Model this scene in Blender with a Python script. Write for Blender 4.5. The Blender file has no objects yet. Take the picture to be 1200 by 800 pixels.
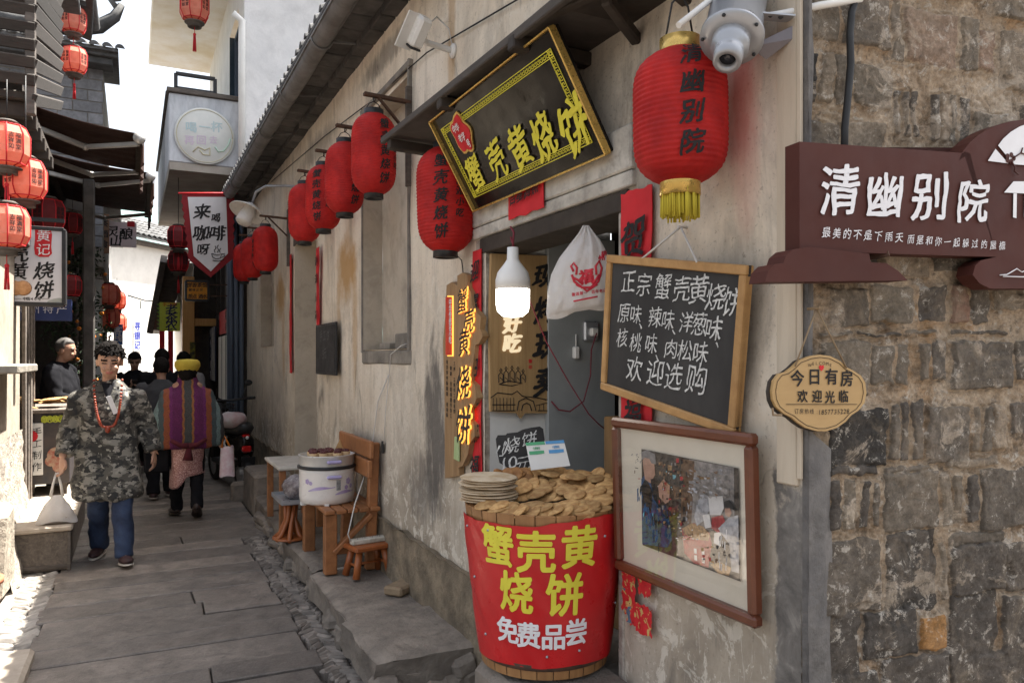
import bpy, bmesh, math, random
from mathutils import Vector, Matrix, noise
R = math.radians
V3 = Vector
random.seed(11)
sc = bpy.context.scene
col = sc.collection

# ---------------------------------------------------------------- camera, sky, sun, exposure
F, CX, HY = 900.0, 600.0, 420.0             # focal length and horizon in pixels of the 1200 px wide photograph
TH = math.atan(445 / 900)                   # the camera is turned this far to the right of the alley
EYE = V3((0, 0, 1.6))
D = V3((math.sin(TH), math.cos(TH), 0))
RT = V3((math.cos(TH), -math.sin(TH), 0))
cam_d = bpy.data.cameras.new('camera')
cam = bpy.data.objects.new('camera', cam_d)
col.objects.link(cam)
cam.location = EYE
cam.rotation_euler = (R(90), 0, -TH)
cam_d.sensor_width = 36
cam_d.lens = 36 * F / 1200
cam_d.shift_y = 20 / 1200
cam_d.clip_start = 0.05
cam_d.clip_end = 800
sc.camera = cam

SUN = V3((0.40, 0.07, 0.915)).normalized()
sun_el = math.asin(SUN.z)
sun_az = math.atan2(SUN.x, SUN.y)
w = bpy.data.worlds.new('World')
sc.world = w
w.use_nodes = True
wn = w.node_tree.nodes
wl = w.node_tree.links
bg = wn['Background']
sky = wn.new('ShaderNodeTexSky')
sky.sky_type = 'NISHITA'
sky.sun_disc = False
sky.sun_elevation = sun_el
sky.sun_rotation = sun_az
sky.dust_density = 5.0
sky.air_density = 1.2
hs = wn.new('ShaderNodeHueSaturation')
hs.inputs['Saturation'].default_value = 0.42
wl.new(sky.outputs[0], hs.inputs['Color'])
wl.new(hs.outputs[0], bg.inputs['Color'])
bg.inputs['Strength'].default_value = 0.075
sl = bpy.data.lights.new('sun', 'SUN')
sl.energy = 4.8
sl.angle = R(0.5)
sl.color = (1.0, 0.95, 0.87)
so = bpy.data.objects.new('sun', sl)
col.objects.link(so)
so.rotation_euler = SUN.to_track_quat('Z', 'Y').to_euler()
vs = sc.view_settings
sc.display_settings.display_device = 'sRGB'
vs.view_transform = 'Standard'
vs.look = 'None'
vs.gamma = 1
vs.use_curve_mapping = False
vs.exposure = 2.32
sc.cycles.max_bounces = 10
sc.cycles.diffuse_bounces = 6
sc.cycles.use_denoising = True

# ---------------------------------------------------------------- pixel -> point helpers
def ray(px, py):
    t = (px - CX) / F
    return D + RT * t + V3((0, 0, -(py - HY) / F))
def atS(px, py, s): return EYE + ray(px, py) * s
def onX(px, py, X):
    r = ray(px, py); return EYE + r * (X / r.x)
def onY(px, py, Y):
    r = ray(px, py); return EYE + r * (Y / r.y)
def onZ(px, py, Z):
    r = ray(px, py); return EYE + r * ((Z - 1.6) / r.z)
def onP(px, py, O, N):
    r = ray(px, py); return EYE + r * ((O - EYE).dot(N) / r.dot(N))

# ---------------------------------------------------------------- object helpers
ROOTM = {}
def tag(o, label=None, cat=None, group=None, kind=None):
    if label: o['label'] = label
    if cat: o['category'] = cat
    if group: o['group'] = group
    if kind: o['kind'] = kind
    return o
def thing(name, label, cat, loc=(0, 0, 0), rz=0, group=None):
    o = bpy.data.objects.new(name, None)
    col.objects.link(o)
    o.location = loc
    o.rotation_euler = (0, 0, rz)
    o.empty_display_size = 0.1
    ROOTM[o.name] = Matrix.Translation(V3(loc)) @ Matrix.Rotation(rz, 4, 'Z')
    return tag(o, label, cat, group)
def dup(o, loc=None, rot=None, parent=None, label=None):
    c = o.copy()
    col.objects.link(c)
    if parent: c.parent = parent
    if loc is not None: c.location = loc
    if rot is not None: c.rotation_euler = rot
    if label: c['label'] = label
    for ch in [x for x in col.objects if x.parent == o]:
        dup(ch, parent=c)
    return c

class MB:
    def __init__(s): s.v = []; s.f = []; s.m = []; s.sm = []; s.r = []
    def add(s, vs_, fs, m=0, sm=False, r=None, M=None):
        b = len(s.v)
        s.v += [tuple(M @ V3(p)) if M is not None else tuple(p) for p in vs_]
        rr = random.random() if r is None else r
        for f in fs:
            s.f.append([b + i for i in f]); s.m.append(m); s.sm.append(sm); s.r.append(rr)
        return s
    def quad(s, a, b, c, d, m=0, r=None): return s.add([a, b, c, d], [(0, 1, 2, 3)], m, r=r)
    def box(s, c, size, M=None, m=0, bev=0.0, r=None):
        hx, hy, hz = size[0] / 2, size[1] / 2, size[2] / 2
        c = V3(c)
        if bev <= 0:
            vs_ = [(x * hx, y * hy, z * hz) for x in (-1, 1) for y in (-1, 1) for z in (-1, 1)]
            fs = [(0, 1, 3, 2), (4, 6, 7, 5), (0, 4, 5, 1), (2, 3, 7, 6), (0, 2, 6, 4), (1, 5, 7, 3)]
        else:
            bv = min(bev, hx * .9, hy * .9, hz * .9)
            vs_ = []; ix = {}
            for x in (-1, 1):
                for y in (-1, 1):
                    for z in (-1, 1):
                        ix[x, y, z] = len(vs_)
                        vs_ += [(x * hx, y * (hy - bv), z * (hz - bv)), (x * (hx - bv), y * hy, z * (hz - bv)), (x * (hx - bv), y * (hy - bv), z * hz)]
            fs = []
            for a in (0, 1, 2):
                o1, o2 = [k for k in (0, 1, 2) if k != a]
                for sg in (-1, 1):
                    q = []
                    for (p1, p2) in ((-1, -1), (1, -1), (1, 1), (-1, 1)):
                        k = [0, 0, 0]; k[a] = sg; k[o1] = p1; k[o2] = p2
                        q.append(ix[tuple(k)] + a)
                    fs.append(tuple(q))
                for p1 in (-1, 1):
                    for p2 in (-1, 1):
                        k0 = [0, 0, 0]; k1 = [0, 0, 0]
                        k0[a] = -1; k1[a] = 1
                        k0[o1] = k1[o1] = p1; k0[o2] = k1[o2] = p2
                        k0 = tuple(k0); k1 = tuple(k1)
                        fs.append((ix[k0] + o1, ix[k1] + o1, ix[k1] + o2, ix[k0] + o2))
            for k in ix.values(): fs.append((k, k + 1, k + 2))
        if M is not None: vs_ = [M @ V3(p) for p in vs_]
        return s.add([V3(p) + c for p in vs_], fs, m, r=r)
    def bx(s, p0, p1, m=0, bev=0.0, r=None):
        p0, p1 = V3(p0), V3(p1)
        d = p1 - p0
        return s.box((p0 + p1) / 2, (abs(d.x), abs(d.y), abs(d.z)), None, m, bev, r)
    def bar(s, a, b, w_, h, m=0, bev=0.0, up=(0, 0, 1), r=None):
        a, b = V3(a), V3(b)
        x = (b - a).normalized()
        u = V3(up)
        if abs(x.dot(u)) > .98: u = V3((0, 1, 0))
        y = u.cross(x).normalized(); z = x.cross(y)
        M = Matrix((x, y, z)).transposed()
        return s.box((a + b) / 2, ((b - a).length, w_, h), M, m, bev, r)
    def tube(s, pts, rad, m=0, seg=8, cap=True, sm=True, r=None, sq=None):
        pts = [V3(p) for p in pts]
        n = len(pts)
        rads = rad if isinstance(rad, (list, tuple)) else [rad] * n
        vs_ = []; fs = []
        t0 = (pts[1] - pts[0]).normalized()
        ref = V3((0, 0, 1)) if abs(t0.z) < .9 else V3((0, 1, 0))
        for i, p in enumerate(pts):
            t = (pts[min(i + 1, n - 1)] - pts[max(i - 1, 0)])
            t = t.normalized() if t.length > 1e-9 else t0
            x = ref.cross(t)
            x = x.normalized() if x.length > 1e-6 else V3((1, 0, 0))
            y = t.cross(x); ref = y
            rr = rads[i]
            rx, ry = rr if isinstance(rr, (list, tuple)) else (rr, rr)
            for k in range(seg):
                a = 2 * math.pi * k / seg
                vs_.append(p + x * math.cos(a) * rx + y * math.sin(a) * ry)
        for i in range(n - 1):
            for k in range(seg):
                k2 = (k + 1) % seg
                fs.append((i * seg + k, i * seg + k2, (i + 1) * seg + k2, (i + 1) * seg + k))
        s.add(vs_, fs, m, sm, r)
        if cap:
            b = len(s.v) - len(vs_)
            rr = s.r[-1]
            for base in (0, (n - 1) * seg):
                s.f.append([b + base + k for k in range(seg)]); s.m.append(m); s.sm.append(False); s.r.append(rr)
        return s
    def lathe(s, prof, c=(0, 0, 0), seg=24, m=0, sm=True, M=None, cap=True, a0=0.0, a1=2 * math.pi):
        c = V3(c)
        full = abs(a1 - a0 - 2 * math.pi) < 1e-6
        ns = seg if full else seg + 1
        vs_ = []
        for (r_, z) in prof:
            for k in range(ns):
                a = a0 + (a1 - a0) * k / seg
                p = V3((r_ * math.cos(a), r_ * math.sin(a), z))
                vs_.append((M @ p if M is not None else p) + c)
        fs = []
        for i in range(len(prof) - 1):
            for k in range(seg):
                k2 = (k + 1) % ns
                fs.append((i * ns + k, i * ns + k2, (i + 1) * ns + k2, (i + 1) * ns + k))
        if cap and full and max(p[1] for p in prof) - min(p[1] for p in prof) > 1e-6:
            if prof[0][0] > 1e-5: fs.append(tuple(range(ns)))
            if prof[-1][0] > 1e-5: fs.append(tuple((len(prof) - 1) * ns + k for k in range(ns)))
        return s.add(vs_, fs, m, sm)
    def prism(s, poly, O, U, W, N, depth, m=0, r=None, ms=None):
        """polygon (u, v) extruded by depth along -N from its face at O"""
        O, U, W, N = V3(O), V3(U), V3(W), V3(N)
        n = len(poly)
        top = [O + U * a + W * b for a, b in poly]
        bot = [p - N * depth for p in top]
        s.add(top + bot, [tuple(range(n)), tuple(range(2 * n - 1, n - 1, -1))], m, r=r)
        b = len(s.v) - 2 * n
        rr = s.r[-1]
        for i in range(n):
            j = (i + 1) % n
            s.f.append([b + i, b + n + i, b + n + j, b + j]); s.m.append(m if ms is None else ms); s.sm.append(False); s.r.append(rr)
        return s
    def grid(s, fn, nu, nv, m=0, sm=True, r=None):
        vs_ = [fn(i / nu, j / nv) for j in range(nv + 1) for i in range(nu + 1)]
        fs = [(j * (nu + 1) + i, j * (nu + 1) + i + 1, (j + 1) * (nu + 1) + i + 1, (j + 1) * (nu + 1) + i) for j in range(nv) for i in range(nu)]
        return s.add(vs_, fs, m, sm, r)
    def ball(s, c, rad, m=0, seg=10, M=None):
        rx, ry, rz = rad if isinstance(rad, (list, tuple)) else (rad,) * 3
        n = max(4, seg // 2 + 1)
        c = V3(c)
        vs_ = [V3((0, 0, -rz))]
        for i in range(1, n):
            a = -math.pi / 2 + math.pi * i / n
            for k in range(seg):
                b = 2 * math.pi * k / seg
                vs_.append(V3((rx * math.cos(a) * math.cos(b), ry * math.cos(a) * math.sin(b), rz * math.sin(a))))
        vs_.append(V3((0, 0, rz)))
        if M is not None: vs_ = [M @ p for p in vs_]
        vs_ = [p + c for p in vs_]
        fs = [(0, 1 + (k + 1) % seg, 1 + k) for k in range(seg)]
        for i in range(n - 2):
            for k in range(seg):
                k2 = (k + 1) % seg
                a = 1 + i * seg
                fs.append((a + k, a + k2, a + seg + k2, a + seg + k))
        L = len(vs_) - 1; a = 1 + (n - 2) * seg
        fs += [(L, a + k, a + (k + 1) % seg) for k in range(seg)]
        return s.add(vs_, fs, m, True)
    def warp(s, fn): s.v = [tuple(fn(V3(p))) for p in s.v]; return s
    def mesh(s, name, mats, recalc=True):
        me = bpy.data.meshes.new(name)
        me.from_pydata(s.v, [], s.f)
        for mt in (mats if isinstance(mats, (list, tuple)) else [mats]): me.materials.append(mt)
        me.polygons.foreach_set('material_index', s.m)
        me.polygons.foreach_set('use_smooth', s.sm)
        at = me.attributes.new('rnd', 'FLOAT', 'FACE')
        at.data.foreach_set('value', s.r)
        if recalc:
            bm = bmesh.new(); bm.from_mesh(me)
            bmesh.ops.recalc_face_normals(bm, faces=bm.faces)
            bm.to_mesh(me); bm.free()
        me.update()
        return me
    def build(s, name, mats, parent=None, local=False, recalc=True):
        if parent is not None and not local:
            inv = ROOTM[parent.name].inverted()
            s.v = [tuple(inv @ V3(p)) for p in s.v]
        o = bpy.data.objects.new(name, s.mesh(name, mats, recalc))
        col.objects.link(o)
        if parent is not None:
            o.parent = parent
            ROOTM[o.name] = ROOTM[parent.name]
        else:
            ROOTM[o.name] = Matrix()
        return o

# ---------------------------------------------------------------- lettering
_cu = bpy.data.curves.new('lettering', 'FONT')
_cu.resolution_u = 3
_to = bpy.data.objects.new('lettering', _cu)
_GL = {}
def glyph(ch, bold=0.0, sub=0.0):
    k = (ch, round(bold, 3), sub)
    if k in _GL: return _GL[k]
    if _to.name not in col.objects: col.objects.link(_to)
    _cu.body = ch; _cu.offset = bold
    dg = bpy.context.evaluated_depsgraph_get(); dg.update()
    me = bpy.data.meshes.new_from_object(_to.evaluated_get(dg))
    bm = bmesh.new(); bm.from_mesh(me)
    bmesh.ops.triangulate(bm, faces=bm.faces)
    if sub > 0:
        for _ in range(3):
            es = [e for e in bm.edges if e.calc_length() > sub]
            if not es: break
            bmesh.ops.subdivide_edges(bm, edges=es, cuts=1)
            bmesh.ops.triangulate(bm, faces=bm.faces)
    xs = [v.co.x for v in bm.verts]
    wide = ord(ch[0]) > 0x2000 and len(ch) == 1
    cx = 0.5 if wide else ((min(xs) + max(xs)) / 2 if xs else 0)
    vs_ = [(v.co.x - cx, v.co.y - 0.38) for v in bm.verts]
    bm.verts.index_update()
    fs = [tuple(v.index for v in f.verts) for f in bm.faces]
    bm.free(); bpy.data.meshes.remove(me)
    _GL[k] = (vs_, fs)
    return _GL[k]
_gs = [0]
def write(mb, items, fmap, m=0, bold=0.012, brush=0.0, sub=0.0):
    """items: (character, u, v, size[, turn[, stretch]]) in metres of the surface that fmap(u, v, out) maps into space; heavy strokes are laid several times, slightly shifted"""
    hv = max(0.0, bold)
    shifts = [(0, 0)] if hv <= .0121 else [(hv * math.cos(k * math.pi / 3), hv * math.sin(k * math.pi / 3)) for k in range(6)]
    for it in items:
        ch, u, v, size = it[:4]
        rot = it[4] if len(it) > 4 else 0.0
        sx = it[5] if len(it) > 5 else 1.0
        vs_, fs = glyph(ch, 0.0, sub if sub else (0.14 if brush else 0))
        _gs[0] += 1
        sd = _gs[0] * 3.7
        ca, sa = math.cos(rot), math.sin(rot)
        pts = []
        for (x, y) in vs_:
            if brush:
                n1 = noise.noise(V3((x * 2.6 + sd, y * 2.6, 1.3))); n2 = noise.noise(V3((x * 2.6, y * 2.6 + sd, 7.9)))
                n3 = noise.noise(V3((x * 7 + sd, y * 7, 4.2))); n4 = noise.noise(V3((x * 7, y * 7 + sd, 9.9)))
                x, y = x + brush * (.13 * y + .07 * n1 + .035 * n3), y + brush * (.15 * x + .07 * n2 + .035 * n4)
            pts.append((x * sx, y))
        for j, (hx, hy) in enumerate(shifts):
            if brush: hx *= 1.25; hy *= .8
            out = [fmap(u + size * ((x + hx) * ca - (y + hy) * sa), v + size * ((x + hx) * sa + (y + hy) * ca), j * .00012) for x, y in pts]
            mb.add(out, fs, m)
    return mb
def fplane(O, U, W, N=None, off=0.003):
    O, U, W = V3(O), V3(U), V3(W)
    N = U.cross(W).normalized() if N is None else V3(N)
    return lambda u, v, o=0.0: O + U * u + W * v + N * (off + o)
def row(s_, u0, v0, size, du, dv=0.0, **k):
    return [(c, u0 + i * du, v0 + i * dv, size * random.uniform(.95, 1.05), random.uniform(-.03, .03)) for i, c in enumerate(s_) if c != ' ']
def pxitems(lst, O, U, W):
    """(character, photo px, photo py, size) placed on the plane O, U, W"""
    O, U, W = V3(O), V3(U), V3(W)
    N = U.cross(W).normalized()
    out = []
    for it in lst:
        p = onP(it[1], it[2], O, N) - O
        out.append((it[0], p.dot(U), p.dot(W)) + tuple(it[3:]))
    return out

# ---------------------------------------------------------------- materials
def nd(nt, typ, **kw):
    n = nt.nodes.new(typ)
    for k, v in kw.items():
        if k in n.inputs: n.inputs[k].default_value = v
        else: setattr(n, k, v)
    return n
def base_mat(name):
    m = bpy.data.materials.new(name)
    m.use_nodes = True
    nt = m.node_tree
    return m, nt, nt.nodes['Principled BSDF']
def c4(c): return (c[0], c[1], c[2], 1)
def coords(nt, stretch=(1, 1, 1), kind='Object'):
    tc = nd(nt, 'ShaderNodeTexCoord')
    mp = nd(nt, 'ShaderNodeMapping')
    mp.inputs['Scale'].default_value = stretch
    nt.links.new(tc.outputs[kind], mp.inputs['Vector'])
    return mp.outputs[0]
def noi(nt, vec, scale, detail=5, rough=.6, dist=0.0):
    n = nd(nt, 'ShaderNodeTexNoise')
    n.inputs['Scale'].default_value = scale
    n.inputs['Detail'].default_value = detail
    n.inputs['Roughness'].default_value = rough
    n.inputs['Distortion'].default_value = dist
    nt.links.new(vec, n.inputs['Vector'])
    return n.outputs['Fac']
def ramp(nt, fac, stops):
    r = nd(nt, 'ShaderNodeValToRGB')
    el = r.color_ramp.elements
    while len(el) < len(stops): el.new(0.5)
    for e, (p, c) in zip(el, stops):
        e.position = p; e.color = c4(c) if not isinstance(c, (int, float)) else (c, c, c, 1)
    nt.links.new(fac, r.inputs[0])
    return r.outputs[0]
def mix(nt, fac, a, b, mode='MIX'):
    n = nt.nodes.new('ShaderNodeMix')
    n.data_type = 'RGBA'; n.blend_type = mode
    for sock, val in ((n.inputs[0], fac), (n.inputs[6], a), (n.inputs[7], b)):
        if hasattr(val, 'links') or hasattr(val, 'is_linked'): nt.links.new(val, sock)
        elif isinstance(val, (int, float)): sock.default_value = val
        else: sock.default_value = c4(val)
    return n.outputs[2]
def mth(nt, op, a, b=0.0):
    n = nd(nt, 'ShaderNodeMath', operation=op)
    for sock, val in ((n.inputs[0], a), (n.inputs[1], b)):
        if isinstance(val, (int, float)): sock.default_value = val
        else: nt.links.new(val, sock)
    return n.outputs[0]
def bump(nt, bs, h, strength=.3, dist=.01):
    b = nd(nt, 'ShaderNodeBump')
    b.inputs['Strength'].default_value = strength
    b.inputs['Distance'].default_value = dist
    nt.links.new(h, b.inputs['Height'])
    nt.links.new(b.outputs[0], bs.inputs['Normal'])
    return b
def attr(nt, name='rnd'):
    a = nd(nt, 'ShaderNodeAttribute'); a.attribute_name = name
    return a.outputs['Fac']
def sepz(nt, kind='Object'):
    tc = nd(nt, 'ShaderNodeTexCoord'); s = nd(nt, 'ShaderNodeSeparateXYZ')
    nt.links.new(tc.outputs[kind], s.inputs[0])
    return s.outputs
def M(name, c1, c2=None, scale=6, rough=.7, bmp=.15, bscale=40, metal=0, stretch=(1, 1, 1), rnd=0.0, obr=0.0, dirt=0.0, spec=.4, transl=0.0, emit=0.0, trans=0.0, ecol=None, bdist=.004):
    """weathered surface: two tones mixed by noise, optional per-piece and per-object brightness changes, grime speckle and bump"""
    m, nt, bs = base_mat(name)
    v = coords(nt, stretch)
    c2 = c2 or tuple(x * .72 for x in c1)
    colr = ramp(nt, noi(nt, v, scale, 6, .62), [(.33, c1), (.67, c2)])
    if rnd:
        k = mth(nt, 'MULTIPLY_ADD', attr(nt), 2 * rnd); nt.nodes[-1].inputs[2].default_value = 1 - rnd
        colr = mix(nt, 1.0, colr, _grey(nt, k), 'MULTIPLY')
    if obr:
        oi = nd(nt, 'ShaderNodeObjectInfo')
        k = mth(nt, 'MULTIPLY_ADD', oi.outputs['Random'], 2 * obr); nt.nodes[-1].inputs[2].default_value = 1 - obr
        colr = mix(nt, 1.0, colr, _grey(nt, k), 'MULTIPLY')
    if dirt:
        d = ramp(nt, noi(nt, v, scale * 2.3, 8, .7, .4), [(.48, 0), (.68, 1)])
        colr = mix(nt, mth(nt, 'MULTIPLY', d, dirt), colr, tuple(x * .3 for x in c1))
    nt.links.new(colr, bs.inputs['Base Color'])
    bs.inputs['Metallic'].default_value = metal
    bs.inputs['Specular IOR Level'].default_value = spec
    rg = ramp(nt, noi(nt, v, scale * 3, 4), [(.3, max(0, rough - .1)), (.7, min(1, rough + .1))])
    nt.links.new(rg, bs.inputs['Roughness'])
    if bmp: bump(nt, bs, noi(nt, v, bscale, 6, .65), bmp, bdist)
    if emit:
        nt.links.new(colr, bs.inputs['Emission Color']) if ecol is None else setattr(bs.inputs['Emission Color'], 'default_value', c4(ecol))
        bs.inputs['Emission Strength'].default_value = emit
    if trans: bs.inputs['Transmission Weight'].default_value = trans
    if transl:
        tr = nd(nt, 'ShaderNodeBsdfTranslucent')
        nt.links.new(colr, tr.inputs['Color'])
        mx = nd(nt, 'ShaderNodeMixShader'); mx.inputs[0].default_value = transl
        nt.links.new(bs.outputs[0], mx.inputs[1]); nt.links.new(tr.outputs[0], mx.inputs[2])
        nt.links.new(mx.outputs[0], nt.nodes['Material Output'].inputs['Surface'])
    return m
def _grey(nt, k):
    n = nd(nt, 'ShaderNodeCombineXYZ')
    for i in range(3): nt.links.new(k, n.inputs[i])
    return n.outputs[0]

def plaster_mat():
    m, nt, bs = base_mat('old_lime_plaster')
    v = coords(nt)
    x, y, z = sepz(nt)[:3]
    y = mth(nt, 'ADD', y, 6.0)          # heights and distances along the wall in scene metres
    c = ramp(nt, noi(nt, v, 1.3, 8, .62, .3), [(.3, (.6, .515, .405)), (.5, (.71, .63, .515)), (.72, (.78, .715, .61))])
    # rain streaks
    st = noi(nt, coords(nt, (9, 9, .55)), 1.0, 6, .6, .25)
    c = mix(nt, mth(nt, 'MULTIPLY', ramp(nt, st, [(.5, 0), (.72, 1)]), .42), c, (.3, .255, .2))
    st2 = noi(nt, coords(nt, (22, 22, .8)), 1.0, 4, .5, .1)
    c = mix(nt, mth(nt, 'MULTIPLY', ramp(nt, st2, [(.58, 0), (.72, 1)]), .14), c, (.22, .19, .15))
    bl = noi(nt, coords(nt, (1, 1.2, .9)), 2.1, 9, .68, .7)
    c = mix(nt, mth(nt, 'MULTIPLY', ramp(nt, bl, [(.5, 0), (.62, 1)]), .5), c, (.42, .375, .315))
    bl2 = noi(nt, coords(nt, (1, 1, 1)), 4.3, 10, .75, 1.0)
    c = mix(nt, mth(nt, 'MULTIPLY', ramp(nt, bl2, [(.55, 0), (.62, 1)]), .5), c, (.74, .69, .6))
    pits = noi(nt, v, 70, 6, .7)
    c = mix(nt, mth(nt, 'MULTIPLY', ramp(nt, pits, [(.58, 0), (.66, 1)]), .5), c, (.24, .2, .16))
    # flakes of old paint and scratches
    fl = noi(nt, coords(nt, (1, 1, 1)), 11, 9, .72, .6)
    zr = nd(nt, 'ShaderNodeMapRange'); zr.interpolation_type = 'SMOOTHSTEP'
    zr.inputs['From Min'].default_value = .5; zr.inputs['From Max'].default_value = 1.75
    zr.inputs['To Min'].default_value = 1; zr.inputs['To Max'].default_value = 0
    nt.links.new(z, zr.inputs[0])
    zl = zr.outputs[0]
    big = ramp(nt, noi(nt, v, 2.2, 7, .6, .5), [(.38, 0), (.62, 1)])
    c = mix(nt, mth(nt, 'MULTIPLY', zl, mth(nt, 'MULTIPLY_ADD', big, .55)), c, (.29, .245, .19))
    c = mix(nt, mth(nt, 'MULTIPLY', mth(nt, 'MULTIPLY', ramp(nt, fl, [(.54, 0), (.57, 1)]), zl), .8), c, (.66, .61, .52))
    sc_ = noi(nt, coords(nt, (40, 40, 6)), 1.2, 8, .75, .5)
    c = mix(nt, mth(nt, 'MULTIPLY', mth(nt, 'MULTIPLY', ramp(nt, sc_, [(.58, 0), (.64, 1)]), zl), .6), c, (.68, .63, .55))
    # dark mould blotches
    mo = noi(nt, coords(nt, (1, 2.2, .7)), 1.7, 9, .7, .8)
    c = mix(nt, mth(nt, 'MULTIPLY', ramp(nt, mo, [(.57, 0), (.7, 1)]), .75), c, (.13, .12, .105))
    sp = noi(nt, v, 34, 5, .7)
    c = mix(nt, mth(nt, 'MULTIPLY', ramp(nt, sp, [(.63, 0), (.68, 1)]), .5), c, (.2, .17, .13))
    # rust coloured patches left by old fixings
    for (py_, pz, ry, rz_, s_) in ((5.95, 2.3, .36, .3, .85), (8.95, 2.3, .34, .3, .8), (5.72, 1.85, .1, .6, .5), (6.2, 1.9, .08, .5, .4), (8.75, 1.8, .1, .6, .5), (3.75, 3.35, .06, .9, .5)):
        a = mth(nt, 'DIVIDE', mth(nt, 'SUBTRACT', y, py_), ry); b = mth(nt, 'DIVIDE', mth(nt, 'SUBTRACT', z, pz), rz_)
        d = mth(nt, 'ADD', mth(nt, 'MULTIPLY', a, a), mth(nt, 'MULTIPLY', b, b))
        d = mth(nt, 'ADD', d, mth(nt, 'MULTIPLY', mth(nt, 'SUBTRACT', noi(nt, v, 5, 7, .65), .5), 1.8))
        c = mix(nt, mth(nt, 'MULTIPLY', ramp(nt, d, [(.15, 1), (.98, 0)]), s_), c, (.42, .24, .08))
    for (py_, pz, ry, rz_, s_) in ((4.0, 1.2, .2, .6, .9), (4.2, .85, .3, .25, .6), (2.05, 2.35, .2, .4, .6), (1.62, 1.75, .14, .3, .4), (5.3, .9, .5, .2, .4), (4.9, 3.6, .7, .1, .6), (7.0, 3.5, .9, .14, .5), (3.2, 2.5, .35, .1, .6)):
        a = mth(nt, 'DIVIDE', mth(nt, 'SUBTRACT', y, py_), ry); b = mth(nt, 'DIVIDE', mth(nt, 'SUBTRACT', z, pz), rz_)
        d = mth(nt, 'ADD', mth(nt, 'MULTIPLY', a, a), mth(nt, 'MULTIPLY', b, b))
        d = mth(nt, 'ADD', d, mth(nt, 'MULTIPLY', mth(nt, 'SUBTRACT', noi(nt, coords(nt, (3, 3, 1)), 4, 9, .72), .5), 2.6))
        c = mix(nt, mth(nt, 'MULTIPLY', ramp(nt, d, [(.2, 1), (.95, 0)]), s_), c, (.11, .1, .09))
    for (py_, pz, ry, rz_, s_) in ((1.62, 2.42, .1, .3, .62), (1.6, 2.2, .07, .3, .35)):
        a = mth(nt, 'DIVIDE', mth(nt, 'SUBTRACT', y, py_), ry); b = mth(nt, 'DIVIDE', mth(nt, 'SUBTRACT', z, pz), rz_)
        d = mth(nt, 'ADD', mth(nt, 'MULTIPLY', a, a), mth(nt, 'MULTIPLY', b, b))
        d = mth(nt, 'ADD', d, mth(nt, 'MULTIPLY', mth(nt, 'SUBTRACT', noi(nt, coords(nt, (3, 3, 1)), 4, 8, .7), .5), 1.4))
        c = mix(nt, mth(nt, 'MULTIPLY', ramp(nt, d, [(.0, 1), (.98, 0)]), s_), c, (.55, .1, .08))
    a = mth(nt, 'DIVIDE', mth(nt, 'SUBTRACT', y, 1.37), .13); b = mth(nt, 'DIVIDE', mth(nt, 'SUBTRACT', z, .62), .72)
    d = mth(nt, 'MAXIMUM', mth(nt, 'ABSOLUTE', a), mth(nt, 'ABSOLUTE', b))
    d = mth(nt, 'ADD', d, mth(nt, 'MULTIPLY', mth(nt, 'SUBTRACT', noi(nt, v, 9, 7, .65), .5), .55))
    c = mix(nt, mth(nt, 'MULTIPLY', ramp(nt, d, [(.86, 1), (.94, 0)]), .9), c, ramp(nt, noi(nt, v, 11, 8, .7, .5), [(.35, (.085, .082, .08)), (.55, (.17, .16, .15)), (.7, (.3, .28, .25))]))
    # hairline cracks
    vo = nd(nt, 'ShaderNodeTexVoronoi'); vo.feature = 'DISTANCE_TO_EDGE'; vo.inputs['Scale'].default_value = 1.1
    wv = nd(nt, 'ShaderNodeVectorMath', operation='ADD')
    nn = nd(nt, 'ShaderNodeTexNoise'); nn.inputs['Scale'].default_value = 3
    nt.links.new(v, nn.inputs['Vector']); nt.links.new(v, wv.inputs[0]); nt.links.new(nn.outputs['Color'], wv.inputs[1])
    nt.links.new(wv.outputs[0], vo.inputs['Vector'])
    ck = ramp(nt, vo.outputs['Distance'], [(0, 1), (.006, 0)])
    ck = mth(nt, 'MULTIPLY', ck, ramp(nt, noi(nt, v, 1.4, 4), [(.54, 0), (.64, 1)]))
    c = mix(nt, mth(nt, 'MULTIPLY', ck, .3), c, (.12, .1, .08))
    nt.links.new(c, bs.inputs['Base Color'])
    bs.inputs['Roughness'].default_value = .88
    bs.inputs['Specular IOR Level'].default_value = .25
    h = mth(nt, 'ADD', noi(nt, v, 28, 8, .7), mth(nt, 'MULTIPLY', noi(nt, v, 4, 4), 1.5))
    h = mth(nt, 'SUBTRACT', h, mth(nt, 'MULTIPLY', ck, .5))
    bump(nt, bs, h, .45, .012)
    return m

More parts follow.
